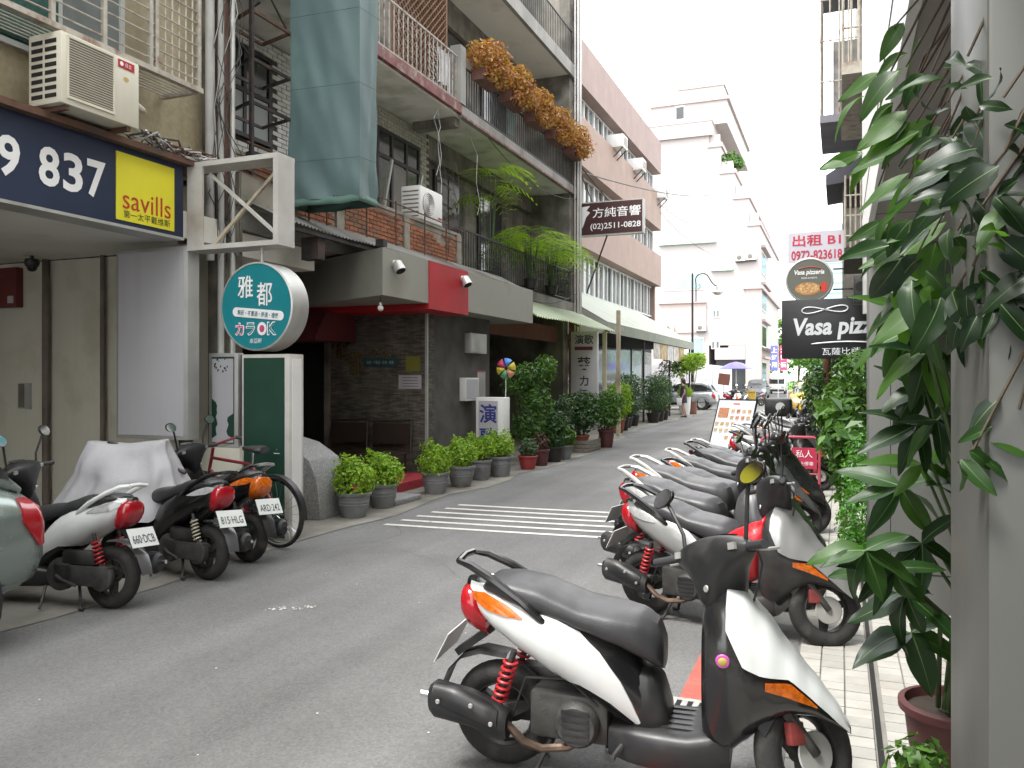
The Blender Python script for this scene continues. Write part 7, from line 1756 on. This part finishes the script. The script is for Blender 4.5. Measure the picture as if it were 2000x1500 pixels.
# cover draped over the front half of the second left scooter
CV = thing('scooter_cover', 'silver grey cover draped over the handlebar of the second left scooter', 'cover', (-5.66, 5.30, 0))
m_cover = mat('silver_grey_cover', (0.36, 0.355, 0.37), 0.5, mott=0.06, scale=2, bump=0.9, bscale=6)
rows = []; n = 96
for k in range(30):
    t = k / 29; row = []
    for j in range(n):
        a = 2 * math.pi * j / n; c, s = math.cos(a), math.sin(a)
        rx = .34 + .17 * t ** 1.2; ry = .09 + .30 * t ** .8
        x = rx * (abs(c) ** .7) * (1 if c >= 0 else -1); y = ry * (abs(s) ** .8) * (1 if s >= 0 else -1)
        if x < 0: x -= .10 * t ** 1.6          # pulled out towards the arcade
        ridge = abs(math.sin(a * 3.5 + .9)) ** .55 - .6                  # sharp hanging folds
        fold = t ** .7 * (.10 * ridge + .035 * math.sin(a * 11 + 2 * t)) + .06 * noise.noise(Vector((x * 4, y * 4, t * 3)))
        q = 1 + fold / max(.25, math.hypot(x, y)) * .75
        zt = 1.05 + .035 * math.exp(-((x - .28) / .10) ** 2) + .02 * math.exp(-((x + .3) / .1) ** 2) - .03 * math.exp(-(x / .2) ** 2)
        zb = .44 + .09 * math.sin(a * 2 + 2.2) + .06 * abs(math.sin(a * 3.5 + .9))
        row.append((x * q, y * q, zt * (1 - t) + zb * t + .015 * noise.noise(Vector((x * 6, y * 6, t * 5)))))
    rows.append(row)
mb = MB().grid(rows, closed=True); k0 = len(mb.v); mb.v.append(Vector((0, 0, 1.05))); mb.f += [(j, (j + 1) % n, k0) for j in range(n)]
mt = Matrix.Translation((-5.64, 5.30, 0)) @ Matrix.Rotation(R_(28), 4, 'Z'); mb.v = [mt @ p for p in mb.v]
mb.build('cover_sheet', m_cover, CV, angle=60)
# bicycle
BK = thing('bicycle', 'red framed bicycle leaning behind the green pillar sign', 'bicycle', (-4.93, 6.38, 0), rot=(R_(-4), 0, R_(172)))
m_redfr = mat('red_bike_frame', (0.22, 0.02, 0.03), 0.35, mott=0.15, coat=0.3)
def bike_wheel(x):
    r = .325; o = MB().lathe([(r + .018 * math.cos(a), .018 * math.sin(a)) for a in [i * math.pi / 5 for i in range(11)]], 48, (x, 0, r + .02), 'y').build('tyre', m_tyre, BK)
    MB().lathe([(r - .016, -.012), (r - .03, -.012), (r - .03, .012), (r - .016, .012), (r - .016, -.012)], 48, (x, 0, r + .02), 'y').build('rim', m_chrome, BK)
    sp = MB()
    for k in range(20):
        a = k * math.pi / 10; sp.cyl((x + .02 * math.cos(a + .8), .02 * (-1) ** k, r + .02 + .02 * math.sin(a + .8)), (x + (r - .025) * math.cos(a), 0, r + .02 + (r - .025) * math.sin(a)), .0018, n=4)
    stuff(sp.build('spokes', m_chrome, BK))
    MB().cyl((x, -.04, r + .02), (x, .04, r + .02), .022).build('hub', m_alu, BK)
bike_wheel(0); bike_wheel(1.02)
A, Bq, C_, D_, E_ = (0, 0, .345), (.42, 0, .30), (.30, 0, .78), (.86, 0, .82), (.89, 0, .70)
for p, q in ((A, Bq), (A, C_), (Bq, C_), (C_, D_), (Bq, E_), (D_, (.83, 0, .92)), (D_, (1.02, 0, .345))): MB().cyl(p, q, .016).build('frame_tube', m_redfr, BK)
MB().tube([(.80, -.27, .99), (.84, -.2, .97), (.86, 0, .94), (.84, .2, .97), (.80, .27, .99)], .013, 8).build('handlebar', m_redfr, BK)
for sd in (1, -1): MB().cyl((.80, sd * .27, .99), (.72, sd * .31, .98), .018).build('grip', m_seat, BK)
MB().cyl(C_, (.275, 0, .90), .014).build('seat_post', m_chrome, BK)
Loft([(.12, .90, .96, .06), (.17, .89, .97, .085), (.27, .90, .965, .05), (.40, .91, .955, .02)], 2.2).body(10, 14).build('saddle', m_seat, BK)
MB().grid([[(0 + .36 * math.cos(R_(a)), y_, .345 + .36 * math.sin(R_(a))) for y_ in (-.03, 0, .03)] for a in range(20, 190, 14)]).build('mudguard', m_black, BK)
MB().lathe([(.001, -.05), (.09, -.05), (.09, -.045), (.001, -.045)], 20, (.42, 0, .30), 'y').build('chainring', m_engine, BK)
# street clutter by the alley: cones, bins, parasol, board
def cone(label, x, y, h=.7):
    t = thing('traffic_cone', label, 'traffic cone', (x, y, 0), group='orange traffic cones by the alley')
    MB().lathe([(.14, .03), (.03, h), (.001, h)], 18, (x, y, 0)).build('cone_body', mat('cone_orange', (0.62, 0.10, 0.02), 0.5), t)
    MB().box((x - .19, y - .19, 0), (x + .19, y + .19, .035)).build('base', mat('cone_orange', (0.62, 0.10, 0.02), 0.5), t)
    MB().lathe([(.105, h * .40), (.082, h * .58)], 18, (x, y, 0)).build('white_band', m_white, t)
cone('orange traffic cone beside the pale far scooter', -5.15, 45.6, .8); cone('orange traffic cone before the pale van', -5.6, 72.5, .95)
YB = thing('wheeled_bin', 'yellow bin by the alley parasol', 'bin', (-4.9, 49.0, 0))
MB().prism([(-5.1, .06), (-4.55, .06), (-4.5, .85), (-5.15, .85)], 48.8, 49.35, 'y').build('bin_body', mat('bin_yellow', (0.35, 0.24, 0.03), 0.6, mott=0.15), YB)
MB().box((-5.18, 48.77, .85), (-4.47, 49.38, .92)).build('lid', mat('bin_yellow', (0.35, 0.24, 0.03), 0.6), YB)
for x in (-5.05, -4.6): MB().lathe([(.001, -.03), (.07, -.03), (.07, .03), (.001, .03)], 12, (x, 48.85, .07), 'y').build('wheel', m_black, YB)
PR = thing('parasol', 'purple and orange street parasol beside the hoarding', 'parasol', (-5.7, 50, 0))
MB().cyl((-5.7, 50, 0), (-5.7, 50, 2.5), .025).build('pole', m_alu, PR)
for k in range(8):
    a0, a1 = k * math.pi / 4, (k + 1) * math.pi / 4
    rows = [[(-5.7 + r * math.cos(a0 + (a1 - a0) * j / 3), 50 + r * math.sin(a0 + (a1 - a0) * j / 3), 2.62 - .42 * (r / 1.0) ** 1.6) for j in range(4)] for r in (.02, .35, .7, 1.0)]
    MB().grid(rows).build('canopy_panel', mat('parasol_%d' % (k % 3), [(0.14, 0.12, 0.42), (0.17, 0.17, 0.50), (0.55, 0.22, 0.12)][2 if k == 3 else k % 2], 0.7), PR)
MB().lathe([(.001, .08), (.25, .08), (.28, 0)], 16, (-5.7, 50, 0)).build('base', m_conc, PR)
BB = thing('notice_board', 'tilted brown notice board hanging below the parasol', 'notice board', (-6.2, 48.3, 0))
MB().box((-6.5, 48.3, 1.25), (-5.85, 48.34, 1.9), Matrix.Translation((-6.17, 48.3, 1.6)) @ Matrix.Rotation(R_(7), 4, 'Y') @ Matrix.Translation((6.17, -48.3, -1.6))).build('board', mat('brown_board', (0.16, 0.06, 0.04), 0.7), BB)
MB().cyl((-6.2, 48.36, 0), (-6.2, 48.36, 1.9), .02).build('post', m_alu, BB)
# ---- the woman by the planters
PX, PY = -6.02, 34.2
PS = thing('person', 'woman in a short dark dress walking left with a white bag', 'person', (PX, PY, .006), rot=(0, 0, R_(200)))
skin = mat('skin', (0.42, 0.25, 0.17), 0.6, mott=0.06); hairm = mat('brown_hair', (0.06, 0.025, 0.018), 0.5, mott=0.2, scale=20); dressm = mat('dark_plum_dress', (0.035, 0.028, 0.045), 0.8, mott=0.2, scale=10)
def skin_body(name, joints, edges, m_, parent):
    me = bpy.data.meshes.new(name); me.from_pydata([j[:3] for j in joints], edges, []); o = bpy.data.objects.new(name, me); COL.objects.link(o)
    md = o.modifiers.new('s', 'SKIN'); md.use_smooth_shade = True
    for v, j in zip(me.skin_vertices[0].data, joints): v.radius = (j[3], j[3] if len(j) < 5 else j[4])
    me.skin_vertices[0].data[0].use_root = True
    o.modifiers.new('b', 'SUBSURF').levels = 2
    bpy.context.view_layer.update(); dg = bpy.context.evaluated_depsgraph_get()
    m2 = bpy.data.meshes.new_from_object(o.evaluated_get(dg)); bpy.data.objects.remove(o)
    m2.materials.clear(); m2.materials.append(m_); m2.shade_smooth()
    o2 = bpy.data.objects.new(name, m2); COL.objects.link(o2); o2.parent = parent; return o2
# x forward, y left
J = [(0, 0, .86, .10, .13), (0, 0, 1.02, .09, .12), (-.01, 0, 1.20, .10, .14), (0, 0, 1.30, .07, .10), (.02, 0, 1.37, .045), (.03, 0, 1.44, .075), (.035, 0, 1.53, .085), (.03, 0, 1.58, .05),
     (0, .16, 1.28, .045), (-.02, .20, 1.03, .036), (.08, .19, .84, .028), (.11, .19, .76, .032),
     (0, -.16, 1.28, .045), (-.03, -.20, 1.03, .036), (.05, -.19, .83, .028), (.08, -.19, .75, .032),
     (0, .08, .80, .085), (.06, .08, .46, .052), (-.02, .08, .09, .032), (.06, .08, .035, .03), (.12, .08, .03, .025),
     (0, -.08, .80, .085), (.0, -.08, .46, .052), (-.12, -.08, .10, .032), (-.06, -.08, .04, .03), (0, -.08, .03, .025),
     (.125, 0, 1.485, .012)]
E2 = [(0, 1), (1, 2), (2, 3), (3, 4), (4, 5), (5, 6), (6, 7), (3, 8), (8, 9), (9, 10), (10, 11), (3, 12), (12, 13), (13, 14), (14, 15), (0, 16), (16, 17), (17, 18), (18, 19), (19, 20), (0, 21), (21, 22), (22, 23), (23, 24), (24, 25), (5, 26)]
body = skin_body('body', J, E2, skin, PS)
dr = MB(); rows = []
for z, rx, ry in ((.60, .155, .205), (.66, .15, .20), (.80, .145, .19), (.95, .125, .165), (1.05, .115, .15), (1.18, .125, .165), (1.27, .11, .16), (1.31, .085, .12), (1.335, .06, .075)):
    rows.append([(rx * math.cos(a) * (1 + .04 * math.sin(a * 8 + z * 9) * (z < .9)), ry * math.sin(a), z) for a in [2 * math.pi * j / 26 for j in range(26)]])
dr.grid(rows, closed=True).build('dress', dressm, PS, angle=180)
for sd in (1, -1): MB().tube([(0, sd * .12, 1.29), (0, sd * .17, 1.25), (-.01, sd * .19, 1.18)], [.06, .066, .062], 12).build('sleeve', dressm, PS)
hr = Loft([(-.095, 1.36, 1.55, .05), (-.06, 1.35, 1.61, .095), (.0, 1.37, 1.645, .105), (.06, 1.44, 1.64, .10), (.095, 1.53, 1.62, .07)], 2.2).body(12, 20); hr.build('hair', hairm, PS)
for x, y in ((.055, .08), (-.055, -.08)):
    s_ = Loft([(x - .10, .0, .085, .028), (x - .05, .0, .075, .038), (x + .05, 0, .05, .042), (x + .10, 0, .035, .025)], 2.4).body(8, 12); s_.v = [p + Vector((0, y, 0)) for p in s_.v]; s_.build('shoe', m_black, PS)
HBG = thing('shopping_bag', 'white shopping bag held by the woman in the dark dress', 'bag', (PX - .12, PY - .2, .5))
MB().prism([(PX - .22, .50), (PX - .04, .50), (PX - .02, .80), (PX - .24, .80)], PY - .26, PY - .16, 'y').build('bag_body', m_white, HBG, bevel=.02)
MB().tube([(PX - .2, PY - .21, .80), (PX - .13, PY - .21, .88), (PX - .06, PY - .21, .80)], .008, 5).build('handle', m_white, HBG)
